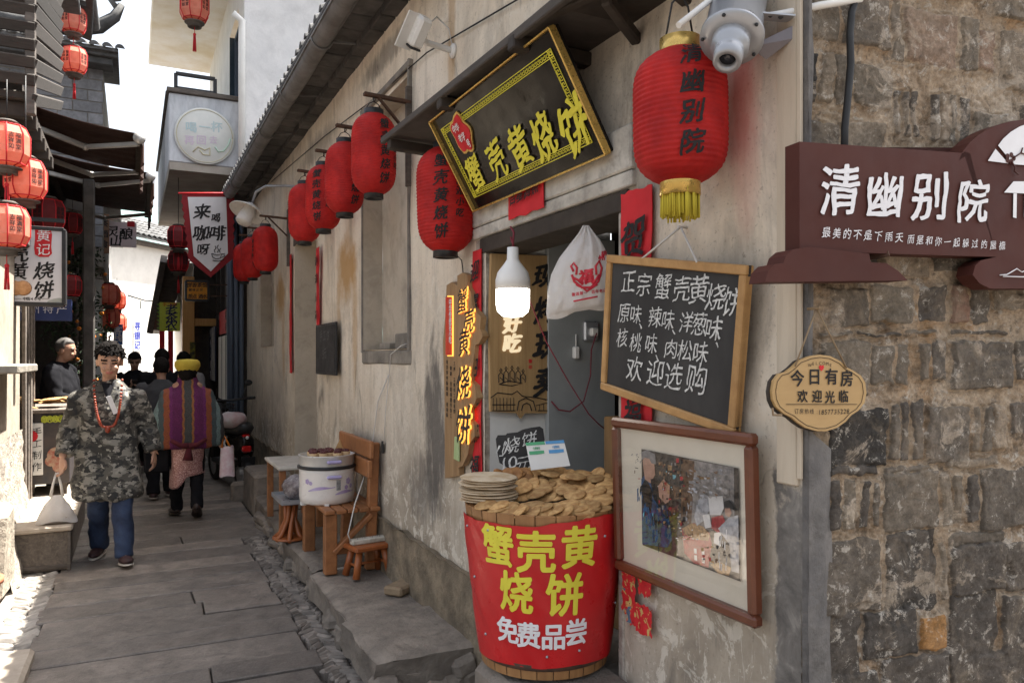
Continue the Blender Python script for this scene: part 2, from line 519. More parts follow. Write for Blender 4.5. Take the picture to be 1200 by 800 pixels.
def stone_mat():
    """coursed stone in crumbling mortar; the attributes say which is which and how dark each stone is"""
    m, nt, bs = base_mat('old_grey_stone_masonry')
    v = coords(nt)
    a = attr(nt, 'tone'); k_ = attr(nt, 'msk')
    z = sepz(nt)[2]
    c = ramp(nt, a, [(0, (.035, .032, .029)), (.3, (.095, .08, .066)), (.6, (.165, .136, .102)), (.8, (.28, .22, .158)), (.9, (.19, .105, .075)), (1, (.33, .17, .06))])
    k = noi(nt, v, 12, 9, .72, .4)
    c = mix(nt, 1.0, c, ramp(nt, k, [(.28, .5), (.72, 1.5)]), 'MULTIPLY')
    c = mix(nt, mth(nt, 'MULTIPLY', ramp(nt, noi(nt, v, 5, 8, .7, .4), [(.5, 0), (.66, 1)]), .45), c, (.24, .19, .14))
    mo = ramp(nt, noi(nt, v, 8, 9, .72, .3), [(.3, (.07, .05, .034)), (.44, (.28, .205, .135)), (.58, (.42, .33, .235)), (.78, (.56, .475, .38))])
    mo = mix(nt, mth(nt, 'MULTIPLY', ramp(nt, noi(nt, v, 23, 8, .75), [(.54, 0), (.64, 1)]), .8), mo, (.1, .082, .065))
    mo = mix(nt, mth(nt, 'MULTIPLY', ramp(nt, noi(nt, v, 3.3, 5), [(.55, 0), (.64, 1)]), .5), mo, (.36, .2, .08))
    zr = nd(nt, 'ShaderNodeMapRange'); zr.inputs['From Min'].default_value = .6; zr.inputs['From Max'].default_value = 1.2
    zr.inputs['To Min'].default_value = .55; zr.inputs['To Max'].default_value = 0
    nt.links.new(z, zr.inputs[0])
    mo = mix(nt, zr.outputs[0], mo, (.13, .113, .095))
    kk = mth(nt, 'ADD', k_, mth(nt, 'MULTIPLY', mth(nt, 'SUBTRACT', noi(nt, v, 45, 6, .7), .5), .7))
    c = mix(nt, ramp(nt, kk, [(.35, 0), (.5, 1)]), mo, c)
    wn_ = noi(nt, coords(nt, (1, 1, 1.3)), 8, 10, .75, .6)
    big = noi(nt, v, 2.6, 4)
    wm = mth(nt, 'ADD', wn_, mth(nt, 'MULTIPLY', mth(nt, 'SUBTRACT', big, .5), .9))
    wm = mth(nt, 'ADD', wm, mth(nt, 'MULTIPLY', mth(nt, 'SUBTRACT', z, 1.75), .05))
    c = mix(nt, mth(nt, 'MULTIPLY', ramp(nt, wm, [(.58, 0), (.62, 1)]), .6), c, ramp(nt, noi(nt, v, 15, 6, .7), [(.35, (.3, .24, .175)), (.65, (.5, .42, .33))]))
    c = mix(nt, mth(nt, 'MULTIPLY', ramp(nt, noi(nt, v, 24, 9, .8, .4), [(.565, 0), (.6, 1)]), .7), c, (.47, .43, .37))
    c = mix(nt, mth(nt, 'MULTIPLY', ramp(nt, noi(nt, v, 15, 8, .74, .8), [(.6, 0), (.67, 1)]), .6), c, (.055, .05, .046))
    c = mix(nt, 1.0, c, ramp(nt, noi(nt, v, 110, 6, .8), [(.3, .6), (.7, 1.45)]), 'MULTIPLY')
    c = mix(nt, mth(nt, 'MULTIPLY', ramp(nt, noi(nt, v, 4, 8, .7, .6), [(.54, 0), (.66, 1)]), .4), c, (.33, .26, .18))
    nt.links.new(c, bs.inputs['Base Color'])
    bs.inputs['Roughness'].default_value = .87
    bs.inputs['Specular IOR Level'].default_value = .3
    bump(nt, bs, mth(nt, 'ADD', noi(nt, v, 30, 9, .75), mth(nt, 'MULTIPLY', wn_, .8)), .75, .014)
    return m
def wood_mat(name, c1, c2, grain=(1, 1, 18), rough=.6, rnd=.12, bmp=.25, dirt=0.0):
    m, nt, bs = base_mat(name)
    v = coords(nt, grain)
    g = noi(nt, v, 2.2, 7, .65, .8)
    c = ramp(nt, g, [(.28, c1), (.5, tuple((a + b) / 2 for a, b in zip(c1, c2))), (.72, c2)])
    k = mth(nt, 'MULTIPLY_ADD', attr(nt), 2 * rnd); nt.nodes[-1].inputs[2].default_value = 1 - rnd
    c = mix(nt, 1.0, c, _grey(nt, k), 'MULTIPLY')
    if dirt:
        c = mix(nt, mth(nt, 'MULTIPLY', ramp(nt, noi(nt, coords(nt), 7, 8, .7), [(.5, 0), (.66, 1)]), dirt), c, tuple(x * .25 for x in c1))
    nt.links.new(c, bs.inputs['Base Color'])
    bs.inputs['Roughness'].default_value = rough
    bump(nt, bs, g, bmp, .004)
    return m
def paving_mat():
    m, nt, bs = base_mat('worn_paving_stone')
    v = coords(nt)
    c = ramp(nt, attr(nt), [(0, (.105, .09, .078)), (.35, (.142, .122, .105)), (.7, (.178, .152, .13)), (1, (.24, .2, .168))])
    c = mix(nt, 1.0, c, ramp(nt, noi(nt, v, 7, 10, .75, .4), [(.3, .5), (.7, 1.45)]), 'MULTIPLY')
    c = mix(nt, mth(nt, 'MULTIPLY', ramp(nt, noi(nt, v, 2, 7, .6, .5), [(.5, 0), (.68, 1)]), .5), c, (.065, .058, .055))
    c = mix(nt, mth(nt, 'MULTIPLY', ramp(nt, noi(nt, v, 60, 4, .7), [(.6, 0), (.66, 1)]), .4), c, (.21, .185, .16))
    nt.links.new(c, bs.inputs['Base Color'])
    r_ = ramp(nt, noi(nt, v, 2.6, 6), [(.35, .42), (.65, .78)])
    nt.links.new(r_, bs.inputs['Roughness'])
    tool = noi(nt, coords(nt, (7, 110, 7)), 1, 4, .6, .8)
    c = mix(nt, mth(nt, 'MULTIPLY', ramp(nt, tool, [(.54, 0), (.66, 1)]), .35), c, (.07, .062, .056))
    c = mix(nt, mth(nt, 'MULTIPLY', ramp(nt, noi(nt, v, 150, 5, .8), [(.5, 0), (.62, 1)]), .4), c, (.24, .21, .185))
    c = mix(nt, mth(nt, 'MULTIPLY', ramp(nt, noi(nt, v, 21, 8, .75, .6), [(.57, 0), (.65, 1)]), .5), c, (.06, .054, .05))
    nt.links.new(c, bs.inputs['Base Color'])
    bump(nt, bs, mth(nt, 'ADD', mth(nt, 'ADD', noi(nt, v, 35, 8, .7), noi(nt, v, 7, 4)), mth(nt, 'MULTIPLY', tool, .35)), .5, .014)
    return m
def stripes_mat(name, stops, axis=0, scale=10.0, zig=0.0, rough=.9):
    m, nt, bs = base_mat(name)
    s = sepz(nt)
    u = mth(nt, 'MULTIPLY', s[axis], scale)
    if zig:
        t = mth(nt, 'PINGPONG', mth(nt, 'MULTIPLY', s[2], 22.0), 1.0)
        u = mth(nt, 'ADD', u, mth(nt, 'MULTIPLY', t, zig))
    u = mth(nt, 'PINGPONG', u, 1.0)
    c = ramp(nt, u, stops)
    nt.nodes[-1].color_ramp.interpolation = 'CONSTANT'
    k = noi(nt, coords(nt), 140, 2)
    c = mix(nt, 1.0, c, ramp(nt, k, [(.3, .55), (.7, 1.4)]), 'MULTIPLY')
    nt.links.new(c, bs.inputs['Base Color'])
    bs.inputs['Roughness'].default_value = rough
    bump(nt, bs, k, .5, .006)
    return m
def camo_mat():
    m, nt, bs = base_mat('camouflage_cotton')
    v = coords(nt, (1, 1, 1.5))
    c = ramp(nt, noi(nt, v, 9, 3, .55, .4), [(0, (.03, .028, .025)), (.44, (.075, .07, .06)), (.57, (.19, .18, .155))])
    nt.nodes[-1].color_ramp.interpolation = 'CONSTANT'
    f = ramp(nt, noi(nt, coords(nt, (1, 1, 1.7)), 15, 3, .5, .3), [(.0, 0), (.56, 1)])
    nt.nodes[-1].color_ramp.interpolation = 'CONSTANT'
    c = mix(nt, f, c, (.018, .018, .018))
    f2 = ramp(nt, noi(nt, coords(nt, (1.1, 1, 1.4)), 19, 3, .5, .2), [(.0, 0), (.6, 1)])
    nt.nodes[-1].color_ramp.interpolation = 'CONSTANT'
    c = mix(nt, f2, c, (.24, .225, .195))
    nt.links.new(c, bs.inputs['Base Color'])
    bs.inputs['Roughness'].default_value = .85
    bump(nt, bs, noi(nt, coords(nt, (1, 1, .5)), 9, 4), .6, .03)
    return m
def glow(name, colr, strength, base=None):
    m, nt, bs = base_mat(name)
    bs.inputs['Base Color'].default_value = c4(base or colr)
    bs.inputs['Emission Color'].default_value = c4(colr)
    bs.inputs['Emission Strength'].default_value = strength
    return m
def glass_mat(name, tint=(1, 1, 1), rough=.02):
    m, nt, bs = base_mat(name)
    tr = nd(nt, 'ShaderNodeBsdfTransparent'); tr.inputs[0].default_value = c4(tint)
    gl = nd(nt, 'ShaderNodeBsdfGlossy'); gl.inputs['Roughness'].default_value = rough
    lw = nd(nt, 'ShaderNodeLayerWeight'); lw.inputs[0].default_value = .5
    fr = mth(nt, 'MULTIPLY_ADD', mth(nt, 'POWER', lw.outputs['Facing'], 4.0), .9); nt.nodes[-1].inputs[2].default_value = .05
    mx = nd(nt, 'ShaderNodeMixShader')
    nt.links.new(fr, mx.inputs[0]); nt.links.new(tr.outputs[0], mx.inputs[1]); nt.links.new(gl.outputs[0], mx.inputs[2])
    nt.links.new(mx.outputs[0], nt.nodes['Material Output'].inputs['Surface'])
    return m

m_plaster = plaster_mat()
m_stone = stone_mat()
m_pave = paving_mat()
m_camo = camo_mat()
m_cement = M('grey_cement_render', (.3, .27, .225), (.15, .135, .115), 3, .9, .5, 26, dirt=.5, bdist=.015)
m_quoin = M('stained_grey_plaster', (.2, .185, .17), (.085, .082, .083), 4.5, .88, .6, 24, dirt=.7, bdist=.014)
m_white = M('white_limewash', (.72, .70, .66), (.62, .6, .56), 2, .9, .2, 20, dirt=.12)
m_whitewall = M('white_interior_paint', (.72, .72, .70), (.6, .6, .58), 3, .8, .15, 30, dirt=.1)
m_greydoor = M('grey_painted_board', (.32, .335, .335), (.25, .265, .265), 3, .6, .1, 30)
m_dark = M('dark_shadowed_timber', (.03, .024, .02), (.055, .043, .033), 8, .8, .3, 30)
m_black = M('black_paint', (.015, .015, .016), (.025, .025, .026), 9, .5, .08, 40)
m_blackg = M('glossy_black_lacquer', (.006, .0055, .005), (.016, .013, .011), 3, .16, .04, 8, spec=.18)
m_gold = M('gold_paint', (.65, .5, .1), (.55, .4, .06), 20, .4, .1, 60)
m_yellow = M('yellow_lettering', (.72, .66, .06), (.66, .58, .05), 12, .5, .05)
m_goldrim = M('brass_trim', (.7, .48, .14), (.55, .36, .1), 20, .3, .1, 60, metal=.7)
m_red = M('red_lantern_cloth', (.66, .024, .02), (.42, .012, .012), 9, .65, .5, 38, transl=.32, dirt=.15, bdist=.008)
m_redpaper = M('red_paper', (.62, .022, .03), (.48, .016, .022), 6, .75, .25, 30, dirt=.08)
m_redvinyl = M('red_vinyl_banner', (.56, .018, .02), (.46, .013, .016), 5, .34, .2, 11, bdist=.01)
m_ink = M('black_ink', (.012, .011, .012), (.022, .02, .02), 30, .8, 0)
m_chalk = M('white_chalk', (.75, .75, .72), (.4, .4, .39), 90, .95, .1)
m_whitep = M('white_lettering', (.78, .77, .78), (.72, .71, .72), 12, .5, 0)
m_paper = M('white_paper', (.74, .73, .7), (.68, .67, .64), 5, .8, .05)
m_slate = M('slate_blackboard', (.02, .019, .019), (.038, .036, .036), 4, .75, .08, 40)
m_metal = M('grey_painted_metal', (.42, .43, .45), (.34, .35, .37), 6, .35, .05, 40, metal=.5)
m_zinc = M('weathered_zinc_gutter', (.22, .22, .22), (.12, .115, .11), 5, .6, .2, 30, metal=.3, dirt=.3)
m_whitepl = M('white_plastic', (.78, .77, .74), (.7, .69, .66), 5, .35, .02)
m_tile = M('grey_clay_roof_tile', (.12, .12, .12), (.06, .06, .06), 8, .85, .4, 40, rnd=.35, dirt=.4)
m_brickg = M('grey_brick', (.24, .24, .25), (.15, .15, .155), 9, .88, .4, 40, rnd=.25, dirt=.3)
m_rust = M('rusty_iron', (.1, .05, .03), (.05, .03, .022), 20, .8, .3, 60)
m_wire = M('black_cable', (.012, .012, .013), (.02, .02, .02), 9, .55, 0)
m_wirered = M('maroon_flex', (.2, .02, .035), (.12, .01, .02), 30, .6, 0)
m_cord = M('white_cord', (.6, .58, .55), (.5, .48, .45), 9, .6, 0)
m_sign = M('red_brown_painted_wood', (.082, .026, .019), (.066, .021, .016), 4, .6, .1, 18, spec=.2)
m_frame = wood_mat('varnished_red_wood', (.16, .05, .022), (.09, .025, .012), (3, 3, 3), .35, .05, .1)
m_pine = wood_mat('pale_pine', (.5, .29, .11), (.36, .19, .065), (2, 8, 8), .55, .1, .2, .25)
m_bench = wood_mat('orange_stained_timber', (.34, .14, .05), (.19, .07, .024), (5, 5, 5), .5, .15, .2, .3)
m_stool = wood_mat('glossy_orange_wood', (.36, .11, .03), (.24, .065, .018), (6, 6, 2), .4, .1, .1)
m_plankw = wood_mat('yellow_carved_plank', (.46, .3, .14), (.3, .185, .08), (22, 22, 1.3), .6, .04, .25)
m_brownp = wood_mat('brown_carved_plank', (.34, .21, .1), (.2, .115, .05), (14, 14, 1), .6, .12, .4)
m_tub = wood_mat('oiled_tub_staves', (.4, .21, .08), (.26, .12, .045), (14, 14, 1.2), .5, .16, .3, .2)
m_old = wood_mat('grey_weathered_timber', (.12, .1, .085), (.05, .042, .036), (3, 3, 14), .85, .3, .5)
m_slat = wood_mat('dark_slat_timber', (.05, .04, .033), (.024, .019, .016), (3, 14, 14), .85, .4, .5)
m_oldh = wood_mat('grey_weathered_board', (.17, .14, .115), (.06, .05, .042), (14, 3, 14), .85, .35, .5)
m_blue = wood_mat('blue_grey_painted_timber', (.11, .14, .19), (.06, .075, .1), (20, 20, 1), .7, .2, .3)
m_orange = wood_mat('fresh_orange_timber', (.62, .33, .11), (.5, .24, .07), (20, 20, 1), .6, .1, .1)
m_skin = M('skin', (.46, .27, .185), (.4, .22, .15), 14, .5, .05, 60)
m_hair = M('black_hair', (.006, .005, .005), (.012, .01, .009), 60, .85, .6, 90, stretch=(1, 1, .3), spec=.08)
m_jean = M('blue_denim', (.012, .02, .05), (.034, .055, .11), 5, .85, .4, 120, dirt=.3)
m_darkcl = M('dark_wool_coat', (.008, .008, .01), (.014, .014, .017), 8, .95, .3, 40, spec=.1)
m_greycl = M('charcoal_coat', (.05, .052, .058), (.035, .036, .04), 8, .9, .3, 40)
m_biscuit = M('baked_sesame_biscuit', (.56, .35, .145), (.32, .155, .052), 34, .75, .4, 90, obr=.32, dirt=.3)
m_bread = M('floured_flatbread', (.66, .56, .42), (.42, .3, .17), 12, .85, .4, 40, obr=.1)
m_bag = M('thin_white_plastic_bag', (.84, .82, .8), (.76, .74, .72), 4, .28, .7, 9, transl=.5, bdist=.03, spec=.6)
m_clay = M('terracotta', (.4, .14, .07), (.3, .1, .05), 6, .8, .2)
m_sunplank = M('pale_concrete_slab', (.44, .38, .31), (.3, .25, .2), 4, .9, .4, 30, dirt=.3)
m_leaf = M('dark_leaf', (.03, .055, .022), (.018, .034, .014), 20, .6, 0, rnd=.4)
m_fruit = M('orange_fruit', (.6, .2, .02), (.5, .14, .015), 20, .5, .1)
m_awn = M('dark_brown_awning_cloth', (.055, .028, .022), (.04, .02, .016), 6, .85, .2, 60, transl=.15)
m_alu = M('pale_aluminium', (.5, .49, .47), (.42, .41, .4), 9, .4, .03, metal=.4)
m_lamp = M('white_enamel', (.75, .74, .72), (.68, .67, .64), 6, .3, .02)
m_palred = M('sunlit_lantern_silk', (.92, .42, .3), (.82, .26, .17), 8, .6, .1, 60, transl=.5, dirt=.12)  # washed-out look of sunlight is put into the silk colour
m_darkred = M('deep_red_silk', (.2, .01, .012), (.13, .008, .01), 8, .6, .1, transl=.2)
m_tassely = M('yellow_tassel', (.6, .5, .05), (.45, .35, .03), 60, .8, .3, stretch=(1, 1, .1))
m_glass = glass_mat('clear_glass')
m_led = glow('warm_led_edge', (1.0, .5, .09), .3)
m_bulb = glow('bulb_light', (1.0, .93, .8), 2.6, (.9, .9, .88))
m_matboard = M('cream_mount_board', (.7, .64, .53), (.64, .58, .47), 5, .8, .05)
# ================================================================ THE SETTING
def nz(p, s=1.0, k=0.0): return noise.noise(V3((p[0] * s + k, p[1] * s, p[2] * s)))
# ground: one sheet to the horizon, paving slabs and pebble strips on it
g = MB()
g.grid(lambda a, b: V3((-120 + 240 * a, -60 + 330 * b, -.06)), 8, 8)
ground = tag(g.build('ground', M('packed_earth', (.1, .085, .07), (.06, .05, .045), 3, .95, .4, 20)), kind='structure')
pv = MB()
random.seed(5)
y = 2.2
while y < 27:
    dpt = random.uniform(.24, .36)
    xa, xb = -.52 + (.1 if y > 12 else 0) + random.uniform(-.03, .03), .88 + random.uniform(-.035, .035)
    if y > 7: xb = 1.1
    cuts = [xa]
    while cuts[-1] < xb - .05:
        nx = cuts[-1] + random.choice((.45, .9, 1.3, 1.6, 2))
        if xb - nx < .35: nx = xb
        cuts.append(nx)
    for a, b in zip(cuts, cuts[1:]):
        c = V3(((a + b) / 2, y + dpt / 2 + .03 * (a + b) / 2, -.05 + random.uniform(-.004, .004)))
        Mx = Matrix.Rotation(random.uniform(-.008, .008), 3, 'Z') @ Matrix.Rotation(random.uniform(-.004, .004), 3, 'X')
        pv.box(c, (b - a - random.uniform(.006, .011), dpt - random.uniform(.006, .013), .1), Mx, 0, .006)
    y += dpt
pv.warp(lambda p: p + V3((.012 * nz(p, 3.1), .022 * nz(p, 2.3, 5) + .008 * nz(p, 9, 5), .006 * nz(p, 2.7, 9))))
tag(pv.build('paving', m_pave), kind='structure')
# pebble strips set on edge in a herringbone, both sides of the slabs
def pebbles(name, x0, x1, y0, y1, mt, seed, big, label):
    random.seed(seed)
    pb = MB()
    cw_ = .088 * big
    nc = max(2, round((x1 - x0) / cw_))
    for j in range(nc):
        yy = y0 + random.uniform(0, .03)
        while yy < y1:
            L = random.uniform(.095, .135) * big; W_ = random.uniform(.03, .052) * big
            ang = (.62 if j % 2 == 0 else -.62) + random.uniform(-.22, .22)
            Mx = Matrix.Rotation(ang, 3, 'Z') @ Matrix.Rotation(random.uniform(-.15, .15), 3, 'X') @ Matrix.Rotation(random.uniform(-.1, .1), 3, 'Y')
            pb.box((x0 + (j + .5) * (x1 - x0) / nc + random.uniform(-.012, .012), yy, -.04 + random.uniform(-.006, .005)), (L, W_, .07), Mx, 0, .014 * big)
            yy += W_ * 1.22
    pb.warp(lambda p: p + V3((.014 * nz(p, 17), .014 * nz(p, 17, 4), .007 * nz(p, 22, 7))))
    tag(pb.build(name, mt), label, 'pebbles', kind='stuff')
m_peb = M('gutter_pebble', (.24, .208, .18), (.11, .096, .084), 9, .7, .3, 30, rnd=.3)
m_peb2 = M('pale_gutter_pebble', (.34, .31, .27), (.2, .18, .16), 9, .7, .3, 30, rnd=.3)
pebbles('kerb_pebbles', .9, 1.1, 2.4, 7.4, m_peb, 3, .85, 'small dark worn pebbles set flush between the paving and the stone step')
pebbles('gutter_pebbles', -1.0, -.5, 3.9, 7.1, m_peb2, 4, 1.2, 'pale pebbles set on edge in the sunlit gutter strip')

# ---------------------------------------------------------------- stone step along the wall
m_step = M('worn_step_stone', (.27, .23, .19), (.15, .128, .108), 4.5, .82, .7, 26, rnd=.18, dirt=.45, bdist=.018)
step = thing('stone_step', 'long low grey stone step of rough slabs along the foot of the plaster wall', 'step', (1.25, 5.5, 0))
st = MB()
random.seed(8)
for (y0, y1, x0, z1) in ((3.42, 4.06, 1.0, .215), (4.07, 5.12, 1.05, .19), (5.13, 6.2, 1.07, .2), (6.21, 7.3, 1.1, .195), (7.31, 8.2, 1.12, .2)):
    b = MB()
    n = 14
    b.grid(lambda a, c: V3((x0 + (1.53 - x0) * a, y0 + .006 + (y1 - y0 - .012) * c, z1)), 12, n, 0, True)
    def rough(p):
        q = p + V3((0, 0, .012 * nz(p, 4) + .006 * nz(p, 13, 3)))
        e = p.x - x0
        if e < .05: q.z -= .02 * (1 - e / .05) ** 2 + .006 * (nz(p, 20) + .3); q.x += .02 * nz(p, 5, 2)
        f = p.y - y0
        if f < .05 and y0 < 3.5: q.z -= .02 * (1 - f / .05) ** 2; q.y += .03 * nz(p, 6, 8)
        return q
    b.warp(rough)
    st.add(b.v, b.f, 0, True, random.random())
    s2 = MB()
    s2.grid(lambda a, c: V3((x0 + .004, y0 + .006 + (y1 - y0 - .012) * a, z1 - .018 - .15 * c)), n, 6, 0, True)
    s2.grid(lambda a, c: V3((x0 + (1.53 - x0) * a, y0 + .006, z1 - .018 - .15 * c)), 10, 6, 0, True)
    s2.warp(lambda p: p + V3((.03 * nz(p, 5, 2) + .02 * nz(p, 16), .03 * nz(p, 6, 8) * (1 if p.y < y0 + .05 else 0), .004 * nz(p, 9))))
    st.add(s2.v, s2.f, 0, True, random.random())
st.build('slab', m_step, step)
rub = MB()
random.seed(21)
for i in range(70):
    yy = random.uniform(3.45, 8.1); 
    rub.box((1.08 + random.uniform(0, .05) + (.03 if yy > 5 else 0), yy, random.uniform(-.01, .07)), (random.uniform(.06, .14), random.uniform(.1, .26), random.uniform(.05, .1)),
            Matrix.Rotation(random.uniform(-.3, .3), 3, 'Z'), 0, .02)
for i in range(16):
    xx = random.uniform(1.03, 1.5)
    rub.box((xx, 3.45 + random.uniform(-.03, .06), random.uniform(-.01, .12)), (random.uniform(.1, .22), random.uniform(.08, .14), random.uniform(.06, .1)),
            Matrix.Rotation(random.uniform(-.4, .4), 3, 'Y'), 0, .025)
rub.warp(lambda p: p + V3((.012 * nz(p, 11), .012 * nz(p, 11, 4), .01 * nz(p, 11, 7))))
rub.build('rubble_footing', m_step, step)
# raised stone block at the far end
sb = MB()
sb.bx((1.12, 8.22, -.05), (1.52, 9.1, .4), 0, .03)
sb.bx((1.0, 9.12, -.05), (1.52, 9.3, .2), 0, .03)
sb.warp(lambda p: p + V3((.014 * nz(p, 4), .014 * nz(p, 4, 4), .012 * nz(p, 4, 7))))
tag(sb.build('stone_block', m_step), 'tall dark stone block at the scooter end of the low step', 'stone block')
# door step in front of the shop opening
ds = MB()
ds.bx((1.1, 1.98, -.05), (1.515, 2.56, .52), 0, .03)
ds.warp(lambda p: p + V3((.014 * nz(p, 5), .014 * nz(p, 5, 4), .01 * nz(p, 5, 7))))
tag(ds.build('stone_block', m_step), 'rough stone block under the red wrapped wooden tub', 'stone block')

# ---------------------------------------------------------------- the plaster shop house
house = thing('shop_house', 'long old beige plaster shop house with tiled eave and open shop counter', 'house', (1.5, 6, 0))
WX = 1.5
ZT = 3.82
holes = [  # y0, y1, z0, z1, depth
    (2.2, 3.31, .5, 2.17, None),
    (4.44, 5.42, 1.66, 3.3, .13),
    (7.0, 8.02, .3, 2.75, .22),
    (9.35, 10.35, 1.75, 2.95, .12)]
yc = sorted({1.39, 11.75} | {h[0] for h in holes} | {h[1] for h in holes})
zc = sorted({.0, .52, ZT} | {h[2] for h in holes} | {h[3] for h in holes})
wl_ = MB()
def wav(p):
    k = .011 * noise.noise(V3((p.y * 1.1, p.z * 1.1, 2.2))) + .005 * noise.noise(V3((p.y * 4, p.z * 4, 5))) + .0015 * noise.noise(V3((p.y * 19, p.z * 19, 5)))
    return V3((p.x + k, p.y, p.z))
for ya, yb in zip(yc, yc[1:]):
    for za, zb in zip(zc, zc[1:]):
        if any(h[0] <= ya and yb <= h[1] and h[2] <= za and zb <= h[3] for h in holes): continue
        wl_.grid(lambda a, b: wav(V3((WX, ya + (yb - ya) * a, za + (zb - za) * b))), max(1, round((yb - ya) / .05)), max(1, round((zb - za) / .05)))
# end returns and the thickness of the wall
wl_.grid(lambda a, b: V3((WX + .3 * a, 11.75, ZT * b)), 2, 12)
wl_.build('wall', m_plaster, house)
# lighter plaster in the blind window and door recess
for (ya, yb, za, zb, dp) in holes[1:]:
    b = MB()
    b.grid(lambda a, c: V3((WX + dp + .006 * noise.noise(V3((a * 7, c * 9, ya))), ya + (yb - ya) * a, za + (zb - za) * c)), 14, 24)
    b.quad((WX - .012, ya, za), (WX + dp, ya, za), (WX + dp, ya, zb), (WX - .012, ya, zb))
    b.quad((WX - .012, yb, za), (WX + dp, yb, za), (WX + dp, yb, zb), (WX - .012, yb, zb))
    b.quad((WX - .012, ya, za), (WX + dp, ya, za), (WX + dp, yb, za), (WX - .012, yb, za))
    b.quad((WX - .012, ya, zb), (WX + dp, ya, zb), (WX + dp, yb, zb), (WX - .012, yb, zb))
    b.build('recess', M('faded_recess_plaster', (.5, .44, .36), (.4, .35, .28), 2, .9, .4, 22, dirt=.4, bdist=.012), house)
# window dressing: grey lines of the old frame, sill with bricks
wf = MB()
y0, y1, z0, z1 = holes[1][:4]
for a, b in (((y1 + .03, z0 - .02), (y1 + .03, z1 + .1)), ((y0 - .03, z0 - .02), (y0 - .03, z1 + .1))):
    wf.bar((WX - .004, a[0], a[1]), (WX - .004, b[0], b[1]), .03, .02, 0, .004)
wf.bar((WX - .006, y0 - .06, z1 + .07), (WX - .006, y1 + .06, z1 + .07), .03, .04, 0, .004)
wf.build('window_frame', M('blackened_frame_paint', (.13, .12, .115), (.26, .235, .2), 7, .9, .3, 30), house)
wsl = MB()
wsl.bx((WX - .012, y0 - .05, z0 - .1), (WX + .1, y1 + .05, z0 - .004), 0, .012)
wsl.bx((WX + .02, y0 + .1, z0), (WX + .11, y0 + .34, z0 + .1), 0, .006)
wsl.bx((WX + .03, y0 + .5, z0), (WX + .11, y0 + .72, z0 + .045), 0, .006)
wsl.build('window_sill', m_cement, house)
wj = MB()
for k in range(7):
    wj.bx((WX + .05, y0 + .002, z0 + .55 + k * .19), (WX + .125, y0 + .06, z0 + .55 + k * .19 + .17), 0, .006)
wj.build('jamb_timber', m_dark, house)
# lintel wedge above the bricked up door
lt = MB()
lt.bx((WX - .01, 6.9, 2.752), (WX + .2, 8.12, 2.86), 0, .01)
lt.build('door_lintel', m_old, house)
# cement footing of the wall
ft = MB()
ft.grid(lambda a, b: V3((WX - .016 + .016 * noise.noise(V3((a * 30, b * 2, 3))) + .012 * noise.noise(V3((a * 90, b * 6, 3))), 3.32 + 8.4 * a, .54 * b)), 170, 12)
ft.grid(lambda a, b: V3((WX - .03 + .034 * a, 3.32 + 8.4 * b, .54 + .03 * noise.noise(V3((b * 40, 0, 1))))), 2, 170)
ft.build('wall_footing', M('eroded_brown_render', (.3, .24, .165), (.13, .105, .075), 6, .92, .8, 26, dirt=.6, bdist=.02), house)
# soffit, fascia bricks, gutter, roof
sf = MB()
random.seed(4)
yy = 1.0
while yy < 11.8:
    sf.bx((1.24, yy, ZT + random.uniform(-.004, .004)), (1.52, yy + .235, ZT + .05), 0, .006)
    sf.bx((1.4, yy + .06, ZT - .06), (1.52, yy + .285, ZT - .003), 0, .006)
    yy += .243
sf.build('eave_brick', M('shade_dark_eave_brick', (.1, .095, .09), (.05, .047, .045), 7, .9, .4, 30, rnd=.35, dirt=.3), house)  # dark grey brick with the shade under the eave put into its colour
gt = MB()
prof = [(math.cos(a) * .065, math.sin(a) * .065) for a in [math.pi + math.pi * k / 10 for k in range(11)]]
gt.grid(lambda a, b: V3((1.165 + prof[round(a * 10)][0], .9 + 10.95 * b, ZT - .03 + prof[round(a * 10)][1] + .012 * math.sin(b * 23))), 10, 60)
gt.grid(lambda a, b: V3((1.165 + prof[round(a * 10)][0] * .93, .9 + 10.95 * b, ZT - .028 + prof[round(a * 10)][1] * .93 + .012 * math.sin(b * 23))), 10, 60)
gt.bx((1.09, .9, ZT - .034), (1.105, 11.85, ZT - .018)); gt.bx((1.226, .9, ZT - .034), (1.24, 11.85, ZT + .06))
for k in range(9):
    yb = 1.7 + 1.2 * k
    gt.tube([(1.165 + math.cos(a) * .071, yb, ZT - .03 + math.sin(a) * .071) for a in [math.pi + math.pi * q / 8 for q in range(9)]], .008, 0, 6)
    gt.bar((1.235, yb, ZT - .04), (1.42, yb, ZT - .02), .012, .012)
gt.build('gutter', m_zinc, house)
rf = MB()
rf.bx((1.12, .9, ZT + .055), (4.6, 11.85, ZT + .08))
rf.v = [(x, y, z + (x - 1.12) * .5) for x, y, z in rf.v]
yy = .95
random.seed(9)
while yy < 11.8:
    for j in range(16):
        x0 = 1.13 + j * .22
        z0 = ZT + .085 + (x0 - 1.1) * .5
        rr = .042 + random.uniform(-.006, .006)
        pts = [(math.cos(a) * rr, math.sin(a) * rr) for a in [math.pi * q / 5 for q in range(6)]]
        dz = random.uniform(-.006, .008)
        rf.grid(lambda a, b: V3((x0 + .26 * b, yy + pts[round(a * 5)][0], z0 + .005 + .012 * (1 - b) + dz + .13 * b + pts[round(a * 5)][1])), 5, 1, 0, True)
        rf.add([V3((x0, yy + p[0], z0 + .017 + dz + p[1])) for p in pts], [tuple(range(6))], 0)
    yy += .17
rf.build('roof', m_tile, house)
